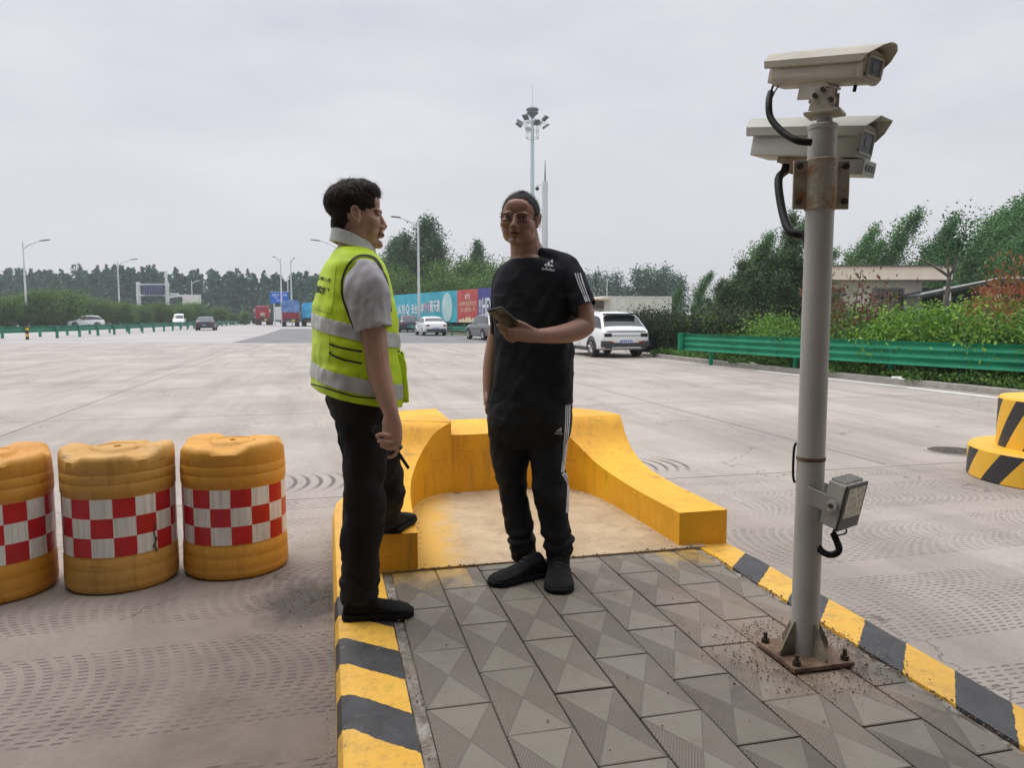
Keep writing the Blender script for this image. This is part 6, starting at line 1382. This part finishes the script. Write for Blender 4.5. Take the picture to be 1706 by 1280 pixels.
# legs inside the trousers
LN = [(At(600, 705, 2.90)), At(606, 840, 2.90), At(598, 985, 2.93), G(596, 1020, .27)]; LF = [At(612, 710, 3.05), At(646, 812, 3.28), At(645, 868, 3.46), At(650, 884, 3.48)]
limb(mb, LN, [.07, .05, .036, .034]); limb(mb, LF, [.07, .05, .036, .034])
me = fuse(mb, .0031, 7); body1 = put_mesh('body', me, S1, p1)
face_parts(hc1, Mh1, s1, p1, mat('lip_pink', (.36, .14, .11), rough=.4), HR)
def hair1():
    mb = MB()
    def e(p, r): mb.ball(hc1 + Mh1 @ (Vector(p) * s1), tuple(x * s1 for x in r), M=Mh1, n=24, m=16)
    e((0, -.020, .052), (.084, .104, .084)); e((0, -.052, .008), (.068, .056, .060)); e((0, .030, .085), (.068, .058, .045)); e((0, -.062, -.028), (.052, .046, .045)); e((0, -.050, .050), (.078, .088, .072)); e((0, .005, .095), (.062, .075, .042))
    me = fuse(mb, .0042, 4)
    return fold(me, lambda p, n_: .0018 * nz_(p * 30) - .001 + .003 * nz_(Vector((p.x * 150, p.y * 60, p.z * 60))))
mh_ = hair1(); hair = put_mesh('hair', mh_, HR, p1)
g = np.random.default_rng(3); mb = MB(); vs_ = mh_.vertices; crown = hc1 + Mh1 @ (Vector((0, -.06, .13)) * s1)
W_ = wmat(p1)
for _ in range(3600):
    v_ = vs_[int(g.integers(0, len(vs_)))]; p = W_ @ v_.co; n_ = v_.normal
    q = Mh1.inverted() @ (p - hc1); t_ = (p - crown); t_ = t_ - n_ * t_.dot(n_); t_ = t_.normalized() if t_.length > 1e-4 else hu
    t_ = (t_ + Vector(g.normal(size=3)) * .28 + n_ * (.10 + .22 * (q.z > .09) + .15 * g.random())).normalized(); L_ = .012 + .016 * g.random() * (1.2 if q.z > .05 else .5)
    if q.y > .055 and q.z < .075: continue
    s_ = t_.cross(n_).normalized() * .0008; mb.add([p - s_, p + s_, p + t_ * L_ + n_ * -.001], [(0, 1, 2)])
for k in range(9):
    b_ = hc1 + Mh1 @ (Vector((.01 * (k - 4) * .5, -.075 + .004 * k, .118)) * s1); mb.tube(crv([b_, b_ + Vector((-.006 + .003 * k, 0, .012)), b_ + Vector((-.016 + .005 * k, 0, .024 - .001 * k))], 3), .0006, 3)
mb.build('hair_strands', HR, hair)
# shirt
M_sh1 = cloth('grey_white_shirt', (.42, .41, .43), (.54, .53, .55), 3)
mb = MB(); loft(mb, [yaw_ring(a + 3, b_ - 3, y_, Y1, w_ - .022, yaw1, True) for y_, a, b_, w_ in T1[1:6]])
def sleeve1(mb, off): limb(mb, [At(608, 453, 2.835) + off, At(609, 480, 2.80) + off, At(615, 512, 2.79) + off, At(622, 545, 2.78) + off, At(626, 562, 2.775) + off], [.060, .086, .080, .070, .068], [.055, .068, .066, .062, .060], n=24)
sleeve1(mb, Vector()); sleeve1(mb, l1 * .36 + Vector((0, 0, 0)))
ax = (At(626, 562, 2.775) - At(610, 495, 2.79)).normalized(); hem_p = At(624, 549, 2.78)
def cloth_fold(amp, fx=9, fz=4, sk=3.0): return lambda p, n_: amp * (.22 * max(0, 1 - abs(nz_(Vector((p.x * fx * .9 + p.z * sk * 1.6 + 7, p.y * fx * .9, p.z * fz * 1.5 - p.x * sk))) * 4.5)) ** 2 + nz_(Vector((p.x * fx + p.z * sk, p.y * fx, p.z * fz))) + .45 * nz_(Vector((p.x * fx * 2.6 - p.z * sk * 2, p.y * fx * 2.6, p.z * fz * 2.2))))
me = fuse(mb, .006, 5); me = fold(me, cloth_fold(.010, 13, 5, 5))
bm = bmesh.new(); bm.from_mesh(me)      # open the sleeve ends
for off in (Vector(), l1 * .36):
    dl = [f for f in bm.faces if (f.calc_center_median() - (hem_p + off)).dot(ax) > 0 and (f.calc_center_median() - (hem_p + off)).length < .13 and (f.calc_center_median() - (Vector((At(590, 540, Y1).x, Y1, hem_p.z)))).length > .12]
    bmesh.ops.delete(bm, geom=dl, context='FACES')
bm.to_mesh(me); bm.free(); me_sh = me; sh1 = put_mesh('shirt', me, M_sh1, p1)
md = sh1.modifiers.new('thickness', 'SOLIDIFY'); md.thickness = .003; md.offset = -1
cb = At(588, 404, Y1); mb = MB(); V = []
N = 40
for k in range(N):
    a = 2 * math.pi * k / N; ca, sa = math.cos(a), math.sin(a); o_ = f1 * ca * .074 + l1 * sa * .066; z = cb.z - .004 - .030 * ca + .006
    for rr, dz in ((1.0, .024), (1.10, .020), (1.22 + .1 * max(0, ca), -.024 - .016 * max(0, ca)), (1.0, -.03)): V.append(Vector((cb.x, cb.y, z + dz)) + o_ * rr)
mb.add(V, [(4 * i + k, 4 * ((i + 1) % N) + k, 4 * ((i + 1) % N) + (k + 1) % 4, 4 * i + (k + 1) % 4) for i in range(N) for k in range(4)])
mb.build('collar', cloth('pale_collar', (.62, .64, .66), (.72, .74, .76), 3), sh1, 35)
# vest
VM = bpy.data.materials.new('fluorescent_lime_vest'); VM.use_nodes = True; t = VM.node_tree; b = t.nodes['Principled BSDF']
co = t.nodes.new('ShaderNodeTexCoord').outputs['Object']
t.links.new(mixc(t, ramp(t, noi(t, co, 7, 5, .6), .3, .7), (.56, .80, .003), (.66, .88, .008)), b.inputs['Base Color']); b.inputs['Roughness'].default_value = .6; b.inputs['Sheen Weight'].default_value = .1
t.links.new(nd(t, 'ShaderNodeBump', {'Strength': .2, 'Distance': .003, 'Height': noi(t, co, 420, 3, .6)}).outputs[0], b.inputs['Normal'])
mb = MB()
VR = [(412, 561, 612, .070), (419, 555, 622, .105), (428, 549, 632, .140), (440, 541, 641, .160), (458, 535, 648, .168), (480, 529, 653, .176), (510, 523, 659, .195), (545, 520, 663, .215), (580, 519, 667, .228), (620, 519, 671, .236), (655, 521, 671, .238), (700, 524, 668, .235)]
loft(mb, [yaw_ring(a, b_, y_, Y1, w_, yaw1, True, 48, 2.4) for y_, a, b_, w_ in VR])
me = fuse(mb, .006, 4)
me = fold(me, lambda p, n_: cloth_fold(.008, 9, 4, 4)(p, n_) * min(1, max(.25, (1.85 - p.z) * 3)) + .004 * nz_(Vector((p.x * 5, p.y * 5, p.z * 24))))
tl = (At(650, 531 + 31, Y1) - At(520, 531, Y1)).normalized(); bn = tl.cross(Vector((0, 1, 0))).normalized()
if bn.z < 0: bn = -bn
hem_a = At(520, 641, Y1); hem_n = -(At(640, 667, Y1) - hem_a).normalized().cross(Vector((0, 1, 0))); hem_n = hem_n if hem_n.z < 0 else -hem_n
cut(me, [(hem_a, hem_n)])
mv = me.copy(); bv1 = bvh_of(me); vest = put_mesh('reflective_vest', me, VM, p1); md = vest.modifiers.new('thickness', 'SOLIDIFY'); md.thickness = .004; md.offset = -1
M_ref = mat('silver_reflective_tape', (.46, .47, .46), (.64, .65, .64), scale=14, rough=.3, bump=.5, bscale=25, stretch=(1, 1, .2))
for ya, yb in ((520.5, 543), (600.5, 624)):
    put_mesh('reflective_band', slab(mv, (At(520, yb, Y1), bn), (At(520, ya, Y1), bn), .003), M_ref, vest)
M_pip = mat('black_piping', (.012, .012, .014), rough=.6); M_seam = mat('dark_yellow_seam_thread', (.30, .42, .01))  # seams in a darker yellow thread
M_let = mat('black_print', (.012, .012, .012))
both = MB(); both.V = []; bvS = bvh_of(me_sh)
me_all_v = [v_.co.copy() for v_ in mv.vertices]
strip('armhole_piping', bv1, [(636, 452), (631, 440), (622, 430), (609, 426.5), (594, 429), (580, 443), (572, 463), (570, 482), (573, 502), (580, 522), (590, 548)], 3.4, M_pip, vest, .004)
strip('armhole_piping', bv1, [(636, 452), (643, 468), (647, 490), (650, 520)], 3.2, M_pip, vest, .004)
strip('pocket_zip', bv1, [(549.5, 573), (565, 579), (585, 583), (603, 586)], 3.2, M_pip, vest, .004); strip('pocket_zip', bv1, [(550, 586), (555, 592), (575, 600), (603, 606)], 3.2, M_pip, vest, .004)
strip('hem_piping', bv1, [(519.5, 640), (545, 647), (570, 655), (595, 661.5), (630, 664)], 2.4, M_pip, vest, .004)
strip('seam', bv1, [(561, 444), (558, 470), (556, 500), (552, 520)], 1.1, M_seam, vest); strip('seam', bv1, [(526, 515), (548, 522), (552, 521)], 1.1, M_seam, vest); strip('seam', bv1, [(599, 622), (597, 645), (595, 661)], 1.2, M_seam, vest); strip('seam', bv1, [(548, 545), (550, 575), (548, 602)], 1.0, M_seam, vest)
lettering(bv1, '高速公路', 541, 465, 23, 6.5, M_let, vest, R(12), .01); lettering(bv1, '监理', 538, 484, 22, 13, M_let, vest, R(14), .035)
# front pocket flap bulging forward
mb = MB(); c_ = At(663, 628, 2.93); mb.box(c_, (.05, .13, .20), M=Matrix.Rotation(yaw1, 3, 'Z') @ Matrix.Rotation(R(-4), 3, 'Y')); me = fuse(mb, .007, 8); put_mesh('front_pocket', fold(me, cloth_fold(.008, 16, 9)), VM, vest)
mb = MB(); mb.tube([At(658, 594, 2.88), At(671, 588, 2.88)], .006, 8); mb.tube([At(662, 596, 2.88), At(664, 584, 2.88)], .005, 8); mb.build('pocket_clip', M_blk, vest)
# trousers
M_tr1 = cloth('charcoal_trousers', (.010, .010, .011), (.022, .021, .021), 4, weave=300)
mb = MB()
loft(mb, [yaw_ring(a, b_, y_, Y1, w_, yaw1, True) for y_, a, b_, w_ in ((645, 546, 644, .17), (665, 543, 645, .175), (690, 549, 647, .175), (712, 560, 647, .165))])
limb(mb, [At(598, 700, 2.89), At(604, 735, 2.885), At(608, 770, 2.88), At(608, 805, 2.88), At(606, 850, 2.885), At(600, 910, 2.90), At(598, 955, 2.92), At(599, 992, 2.93)], [.098, .090, .083, .080, .082, .078, .075, .076], [.085, .085, .080, .078, .078, .075, .073, .078], n=28)
limb(mb, [At(612, 705, 3.04), At(628, 750, 3.13), At(640, 790, 3.24), At(648, 818, 3.30), At(646, 840, 3.38), At(645, 866, 3.475)], [.092, .088, .082, .078, .068, .062], n=24)
me = fuse(mb, .0065, 4)
zk = At(606, 805, 2.88).z
def tf1(p, n_):
    w_ = cloth_fold(.013, 8, 5, 7)(p, n_); w_ += .003 * math.sin(p.z * 62 + p.x * 30 + 4 * nz_(p * 6)) * math.exp(-((p.z - zk) / .10) ** 2)
    w_ += .004 * math.sin(p.z * 85 + 5 * nz_(p * 7)) * math.exp(-((p.z - .40) / .07) ** 2) + .004 * max(0, nz_(Vector((p.x * 20, p.y * 20, p.z * 3)))); return w_
put_mesh('trousers', fold(me, tf1), M_tr1, p1)
M_shoe = mat('black_trainer', (.004, .004, .005), (.012, .012, .013), scale=18, rough=.75, spec=.15, bump=.4, bscale=120); M_sole = mat('black_sole', (.010, .010, .011), var=.2, rough=.8, spec=.15); M_lace = mat('grey_lace', (.06, .06, .065))
h_ = G(572, 1030, .25); t_ = G(688, 1024, .25); shoe(h_, t_, .105, p1, M_shoe, M_sole, M_lace)
h_ = G(648, 892, .43); shoe(Vector((h_.x, 3.44, .436)), Vector((h_.x + .06, 3.70, .436)), .10, p1, M_shoe, M_sole, M_lace)
# walkie-talkie
wt_ = thing('walkie_talkie', 'black walkie-talkie with stubby antenna gripped at the officer thigh', 'radio', At(645, 735, 2.73))
a, b_ = At(631, 714, 2.722), At(660, 750, 2.722); d = (b_ - a).normalized(); yv = Vector((0, 1, 0)); xv = d.cross(yv).normalized(); yv = xv.cross(d)
MB().box((a + b_) / 2, ((b_ - a).length + .02, .036, .050), M=Matrix((d, yv, xv)).transposed()).build('radio_body', M_blk, wt_, bevel=.005)
MB().tube([b_ + d * .005, At(681, 781, 2.722)], [.0075, .0058], 12).build('antenna', M_black, wt_, 40); MB().tube([a - d * .008 - xv * .01, a - d * .02 - xv * .01], .008, 12).build('knob', M_blk, wt_, 40)

# ============ man in black, facing the camera
S2 = skin_mat('tanned_skin', (.31, .165, .118), (.37, .20, .145))
p2 = thing('person', 'man in black sportswear with glasses, facing the camera and holding a phone', 'person', G(890, 962, .25))
Y2 = 3.46; a2 = R(22); yaw2 = R(-90) - a2
hc2 = At(866, 366, 3.42); hf = Vector((-.24, -.96, -.04)).normalized(); hl = hf.cross(Vector((0, 0, 1))).normalized(); hu = hl.cross(hf); hr = Matrix.Rotation(R(-4), 3, hf); hl, hu = hr @ hl, hr @ hu
Mh2 = Matrix((hl * 1.07, hf, hu)).transposed(); s2 = 1.03
mb = MB(); head_prims(mb, hc2, Mh2, s2)
def e2(p, r): mb.ball(hc2 + Mh2 @ (Vector(p) * s2), tuple(x * s2 for x in r), M=Mh2, n=18, m=12)
e2((0, .024, -.030), (.071, .062, .070)); e2((0, .024, -.064), (.063, .054, .046))
limb(mb, [At(871, 385, 3.46), At(875, 408, 3.47), At(878, 432, 3.48)], [.066, .069, .078], [.060, .062, .068])
limb(mb, [At(884, 402, 3.49), At(893, 420, 3.48), At(900, 430, 3.47)], [.036, .040, .045])
T2 = [(426, 858, 900, .055), (436, 853, 915, .075), (448, 842, 940, .092), (465, 832, 948, .104), (500, 827, 950, .112), (560, 829, 949, .118), (620, 830, 948, .115), (672, 822, 948, .112), (720, 822, 942, .110)]
loft(mb, [yaw_ring(a, b_, y_, Y2, w_, yaw2, False) for y_, a, b_, w_ in T2])
# his left arm, bent across the waist
limb(mb, [At(943, 452, 3.40), At(960, 482, 3.37), At(971, 515, 3.345), At(976, 542, 3.33)], [.054, .050, .046, .044])
limb(mb, [At(976, 543, 3.33), At(962, 550, 3.30), At(940, 556, 3.26), At(915, 559, 3.21), At(895, 560, 3.17)], [.044, .042, .040, .033, .024], [.044, .047, .042, .035, .030])
limb(mb, [At(895, 560, 3.17), At(880, 557, 3.14), At(864, 555, 3.115), At(853, 556, 3.10)], [.022, .020, .019, .017], [.030, .036, .034, .028], sm=4)
for pts in ([(858, 549, 3.10), (846, 549, 3.075), (834, 539, 3.075)], [(856, 555, 3.10), (843, 555, 3.08), (829, 542, 3.085)], [(856, 561, 3.105), (846, 562, 3.09), (834, 550, 3.10)], [(860, 566, 3.12), (851, 568, 3.11), (841, 560, 3.11)]): finger(mb, [At(*q) for q in pts], .0086)
finger(mb, [At(886, 549, 3.145), At(872, 541, 3.115), At(858, 535, 3.095)], .0112)
# his right arm hangs at his side, partly behind the shirt
limb(mb, [At(843, 476, 3.54), At(834, 525, 3.60), At(825, 568, 3.61), At(817, 610, 3.59), At(813, 650, 3.55)], [.040, .042, .040, .036, .025])
limb(mb, [At(813, 650, 3.55), At(814, 672, 3.54)], [.024, .024], [.026, .036], sm=4)
for k, dx_ in enumerate((0, 1, 2, 3)): finger(mb, [At(811 + dx_ * 1.5, 674, 3.52 + k * .018), At(811 + dx_ * 1.5, 686, 3.515 + k * .018), At(816 + dx_, 696 - abs(k - 1.5), 3.51 + k * .018)], .0085)
finger(mb, [At(811, 655, 3.53), At(811, 668, 3.50), At(814, 680, 3.495)], .010)
limb(mb, [At(852, 720, 3.48), At(857, 820, 3.47), At(872, 925, 3.46), At(872, 945, 3.45)], [.075, .052, .036, .036]); limb(mb, [At(908, 720, 3.42), At(918, 815, 3.40), At(929, 925, 3.42), At(930, 950, 3.42)], [.075, .052, .036, .036])
me = fuse(mb, .0031, 7); body2 = put_mesh('body', me, S2, p2)
face_parts(hc2, Mh2, s2, p2, mat('dark_lip', (.20, .075, .06), rough=.45), HR)
# furrows of the forehead
mb = MB()
for z, w_ in ((.062, .030), (.050, .034), (.040, .026)): mb.tube(crv([hc2 + Mh2 @ (Vector((x * w_, .0885 - .006 * abs(x), z + .002 * math.sin(9 * x))) * s2) for x in (-1, -.5, 0, .5, 1)], 3), .0016, 6)
mb.build('forehead_furrow', S2, p2, True)
mb = MB(); mb.ball(hc2 + Mh2 @ (Vector((0, -.014, .0365)) * s2), (.0762 * s2, .0972 * s2, .0812 * s2), M=Mh2, n=112, m=84)
me = mb.mesh('hair', HR)
def hl_lim(y_, x):
    P_ = [(-.2, -.055), (-.09, -.045), (-.03, -.022), (-.012, -.012), (.0, .0), (.006, -.022), (.020, -.018), (.030, .034), (.046, .062), (.056, .084), (.2, .086)]
    for (a_, za), (b_, zb_) in zip(P_, P_[1:]):
        if a_ <= y_ <= b_: return za + (zb_ - za) * (y_ - a_) / (b_ - a_) + .006 * nz_(Vector((x * 60, y_ * 60, 0)))
bm = bmesh.new(); bm.from_mesh(me); Mi = Mh2.inverted()
dl = [f for f in bm.faces if (lambda q: q.z < hl_lim(q.y, q.x))((Mi @ (f.calc_center_median() - hc2)) / s2)]
bmesh.ops.delete(bm, geom=dl, context='FACES'); bm.to_mesh(me); bm.free()
M_buzz = mat('greying_buzz_cut', (.010, .009, .009), (.05, .042, .04), scale=90, rough=.7, bump=.8, bscale=400)
me = fold(me, lambda p, q: .0012 * nz_(p * 220)); hair2 = put_mesh('hair', me, M_buzz, p2)
g = np.random.default_rng(4); mb = MB(); W_ = wmat(p2); vs_ = me.vertices
for _ in range(5200):
    v_ = vs_[int(g.integers(0, len(vs_)))]; p = W_ @ v_.co + Vector(g.normal(size=3)) * .0035; q = v_.normal; d = (q + Vector(g.normal(size=3)) * .45).normalized(); s_ = d.cross(Vector((.3, .2, 1))).normalized() * .0006; mb.add([p - s_, p + s_, p + d * .006], [(0, 1, 2)])
mb.build('hair_stubble', M_buzz, hair2)
# glasses
gl = thing('glasses', 'thin-rimmed dark tinted glasses worn by the man in black', 'glasses', hc2)
M_len = bpy.data.materials.new('tinted_lens'); M_len.use_nodes = True; t = M_len.node_tree
tr = nd(t, 'ShaderNodeBsdfTransparent', {'Color': (.68, .62, .60, 1)}); gs2 = nd(t, 'ShaderNodeBsdfGlossy', {'Color': (.8, .8, .8, 1), 'Roughness': .05}); t.links.new(nd(t, 'ShaderNodeMixShader', {0: .05, 1: tr.outputs[0], 2: gs2.outputs[0]}).outputs[0], t.nodes['Material Output'].inputs[0])
M_rimg = mat('dull_metal_rim', (.16, .13, .11), var=.1, rough=.35, metal=.7)
for k in (-1, 1):
    def lp(t_, r=1.0):
        x = .0265 * math.copysign(abs(math.cos(t_)) ** .75, math.cos(t_)); z = .0205 * math.copysign(abs(math.sin(t_)) ** .8, math.sin(t_)); return hc2 + Mh2 @ (Vector((k * .0325 + x * r, .1035 - 6 * (k * .0325 + x * r) ** 2, -.001 + z * r)) * s2)
    ring_ = [lp(2 * math.pi * q / 32) for q in range(33)]
    MB().tube(ring_, .0009, 6, cap=False).build('rim', M_rimg, gl, True); MB().add(ring_[:-1], [tuple(range(32))]).build('lens', M_len, gl)
    MB().tube([lp(0 if k > 0 else math.pi) + Vector((0, 0, .004)), hc2 + Mh2 @ (Vector((k * .075, .055, .008)) * s2), hc2 + Mh2 @ (Vector((k * .0815, -.002, .008)) * s2), hc2 + Mh2 @ (Vector((k * .082, -.02, -.012)) * s2)], .0013, 6).build('temple', M_rimg, gl, True)
MB().tube(crv([hc2 + Mh2 @ (Vector((x, y_, z)) * s2) for x, y_, z in ((-.009, .103, .004), (0, .1055, .007), (.009, .103, .004))], 4), .0013, 6).build('bridge', M_rimg, gl, True)
# T-shirt
M_bt = cloth('black_sports_shirt', (.005, .006, .010), (.013, .014, .020), 4, rough=.75, spec=.2); M_btr = cloth('black_track_trousers', (.008, .008, .010), (.018, .018, .021), 4, rough=.7, spec=.2)
mb = MB()
TR2 = [(430, 851, 906, .066), (434, 846, 922, .084), (441, 838, 940, .100), (451, 830, 955, .112), (470, 823, 958, .122), (500, 820, 957, .128), (540, 823, 956, .132), (580, 825, 955, .134), (620, 825, 953, .132), (650, 822, 953, .132), (678, 816, 954, .132)]
loft(mb, [yaw_ring(a, b_, y_, Y2, w_, yaw2, False, 48, 2.3) for y_, a, b_, w_ in TR2])
limb(mb, [At(916, 440, 3.44), At(938, 448, 3.41), At(952, 466, 3.385), At(964, 490, 3.36), At(972, 508, 3.345), At(976, 520, 3.335)], [.042, .062, .066, .062, .060, .060], [.05, .066, .066, .060, .056, .056], n=24)
limb(mb, [At(894, 424, 3.47), At(908, 427, 3.45), At(930, 436, 3.42), At(946, 448, 3.40)], [.028, .038, .050, .060])
limb(mb, [At(866, 441, 3.48), At(852, 450, 3.51), At(844, 462, 3.53)], [.032, .045, .055])
limb(mb, [At(846, 461, 3.52), At(842, 476, 3.55), At(839, 505, 3.585), At(835, 548, 3.60)], [.066, .070, .064, .058], n=24)
me = fuse(mb, .006, 16)
def sf2(p, n_):
    w_ = cloth_fold(.013, 9, 4, 6)(p, n_) * (.5 + .6 * (p.z < 1.55)); w_ += .005 * math.sin((p.z * 40 + p.x * 34) + 3 * nz_(p * 5)) * math.exp(-((p.z - 1.38) / .09) ** 2); return w_
me = fold(me, sf2); cut(me, [(At(880, 670, Y2), Vector((0, 0, -1)))])
bm = bmesh.new(); bm.from_mesh(me); hp, hn = At(973, 511, 3.34), (At(976, 520, 3.335) - At(958, 478, 3.37)).normalized()
dl = [f for f in bm.faces if (f.calc_center_median() - hp).dot(hn) > 0 and (f.calc_center_median() - hp).length < .10 and (f.calc_center_median() - Vector((At(915, 510, Y2).x, Y2, hp.z))).dot(Vector((1, 0, 0))) > .112]
bmesh.ops.delete(bm, geom=dl, context='FACES')
hp2 = At(836, 549, 3.60); dl = [f for f in bm.faces if f.calc_center_median().z < hp2.z and f.calc_center_median().y > 3.585 and (f.calc_center_median() - hp2).length < .12 and f.calc_center_median().x < hp2.x + .06]; bmesh.ops.delete(bm, geom=dl, context='FACES')
bm.to_mesh(me); bm.free(); bv2 = bvh_of(me); tee = put_mesh('t_shirt', me, M_bt, p2); md = tee.modifiers.new('thickness', 'SOLIDIFY'); md.thickness = .0025; md.offset = -1
mb = MB(); V = []
for k in range(41):
    a = 2 * math.pi * k / 40; q = hit(bv2, 878 + 29 * math.cos(a), 421 + (13 if math.sin(a) > 0 else 7) * math.sin(a) - 6 * math.cos(a), 0)
M_log = mat('white_print_cloth', (.62, .62, .64), var=.04)
for off_, (xa, ya), (xb, yb) in ((0, (957.5, 455), (977.5, 506)), (1, (961.5, 455), (980.5, 507)), (2, (966.0, 455), (984, 507.5))):
    strip('sleeve_stripe', bv2, [(xa, ya), (xa + (xb - xa) * .32, ya + (yb - ya) * .36), (xa + (xb - xa) * .66, ya + (yb - ya) * .68), (xb, yb)], 1.9, M_log, tee, .002)
def adi(bv, cx_, cy_, w_, rot, par):     # three rising slanted bars over the word
    c0, s0 = math.cos(rot), math.sin(rot)
    def q(a, b_): a, b_ = a * w_, b_ * w_; return (cx_ + a * c0 - b_ * s0, cy_ + a * s0 + b_ * c0)
    for k, (x0, h_) in enumerate(((-.36, .24), (-.10, .44), (.16, .66))):
        pxpoly(bv, [q(x0, .12), q(x0 + .20, .12), q(x0 + .20 - h_ * .0 + .0, .12 - h_ * .62), q(x0 + .02, .12 - h_)] if False else [q(x0, .12 - .02 * k), q(x0 + .20, .12), q(x0 + .12, .12 - h_), q(x0 - .06, .12 - h_ + .12)], M_log, par)
    lettering(bv, 'adidas', *q(0, .34), w_ * 1.15, w_ * .30, M_log, par, rot, .012)
adi(bv2, 914.5, 442, 19, R(8), tee)
# track trousers
mb = MB(); loft(mb, [yaw_ring(a, b_, y_, Y2, w_, yaw2, False) for y_, a, b_, w_ in ((655, 822, 950, .120), (675, 813, 953, .128), (700, 812, 951, .128), (725, 815, 947, .122), (742, 820, 941, .100))])
limb(mb, [At(851, 712, 3.49), At(852, 750, 3.49), At(852, 785, 3.48), At(854, 815, 3.47), At(859, 845, 3.47), At(866, 880, 3.465), At(869, 905, 3.46), At(873, 920, 3.46)], [.102, .094, .080, .068, .066, .060, .060, .062], n=24)
limb(mb, [At(910, 712, 3.43), At(912, 750, 3.42), At(913, 785, 3.41), At(917, 815, 3.40), At(922, 850, 3.41), At(926, 880, 3.415), At(930, 902, 3.42), At(929, 922, 3.42)], [.100, .088, .079, .084, .070, .066, .070, .062], n=24)
me = fuse(mb, .0062, 14); zk2 = At(917, 815, 3.4).z
def tf2(p, n_):
    w_ = cloth_fold(.012, 9, 5, 8)(p, n_); w_ += .0045 * math.sin(p.z * 66 + p.x * 22 + 4 * nz_(p * 6)) * math.exp(-((p.z - zk2) / .07) ** 2)
    return w_ + .007 * math.sin(p.z * 95 + 5 * nz_(p * 8)) * math.exp(-((p.z - .42) / .055) ** 2)
me = fold(me, tf2); bv3 = bvh_of(me); tr2 = put_mesh('track_trousers', me, M_btr, p2)
for k in range(3):
    o_ = 3.1 * k
    strip('leg_stripe', bv3, [(942.5 + o_, 672), (942 + o_, 700), (940 + o_ * .9, 730), (937.5 + o_ * .7, 760), (935 + o_ * .6, 787)], 1.7, M_log, tr2, .0022)
    strip('leg_stripe', bv3, [(935.5 + o_ * .5, 790 - o_ * .3), (942 + o_ * .8, 799 - o_ * .8), (945 + o_ * .7, 812), (944 + o_ * .6, 835), (943 + o_ * .4, 855)], 1.7, M_log, tr2, .0022)
adi(bv3, 931, 718, 12, R(4), tr2)
h_, t_ = G(906, 957, .25), G(817, 977, .25); shoe(h_, t_, .105, p2, M_shoe, M_sole, M_lace, .09)
h_, t_ = Vector((G(931, 960, .25).x, 3.47, .25)), G(932, 992, .25); shoe(h_, t_, .115, p2, M_shoe, M_sole, M_lace, .09)
ph = thing('mobile_phone', 'dark mobile phone held level in front of the black shirt', 'phone', At(838, 528, 3.10))
uv_ = Vector((-.075, -.105, .066)).normalized(); nn_ = Vector((.1, .5, .86)); nn_ = (nn_ - uv_ * nn_.dot(uv_)).normalized(); ww = uv_.cross(nn_); c_ = At(840, 529, 3.07)
Mp = Matrix((uv_, ww, nn_)).transposed(); MB().box(c_, (.152, .072, .008), M=Mp).build('case', mat('olive_black_case', (.03, .03, .02), (.055, .05, .03), scale=20, rough=.3), ph, bevel=.003)
MB().box(c_ + nn_ * .0045, (.146, .067, .001), M=Mp).build('screen', M_glass, ph)
MB().box(c_ + uv_ * .055 - nn_ * .005 + ww * .014, (.03, .03, .003), M=Mp).build('camera_bump', M_blk, ph, bevel=.001)

# ---------------------------------------------------------------- haze
hzb = MB().box((0, 240, 32), (900, 700, 67)).mesh('haze', []); hzm = bpy.data.materials.new('pale_air'); hzm.use_nodes = True; t = hzm.node_tree
t.nodes.remove(t.nodes['Principled BSDF']); pvn = nd(t, 'ShaderNodeVolumePrincipled', {'Color': (.86, .92, 1.0, 1), 'Density': .0005, 'Anisotropy': .2}); t.links.new(pvn.outputs[0], t.nodes['Material Output'].inputs['Volume'])
hzb.materials.append(hzm); tag(link('haze', hzb), 'thin pale haze in the air', 'haze', kind='stuff')
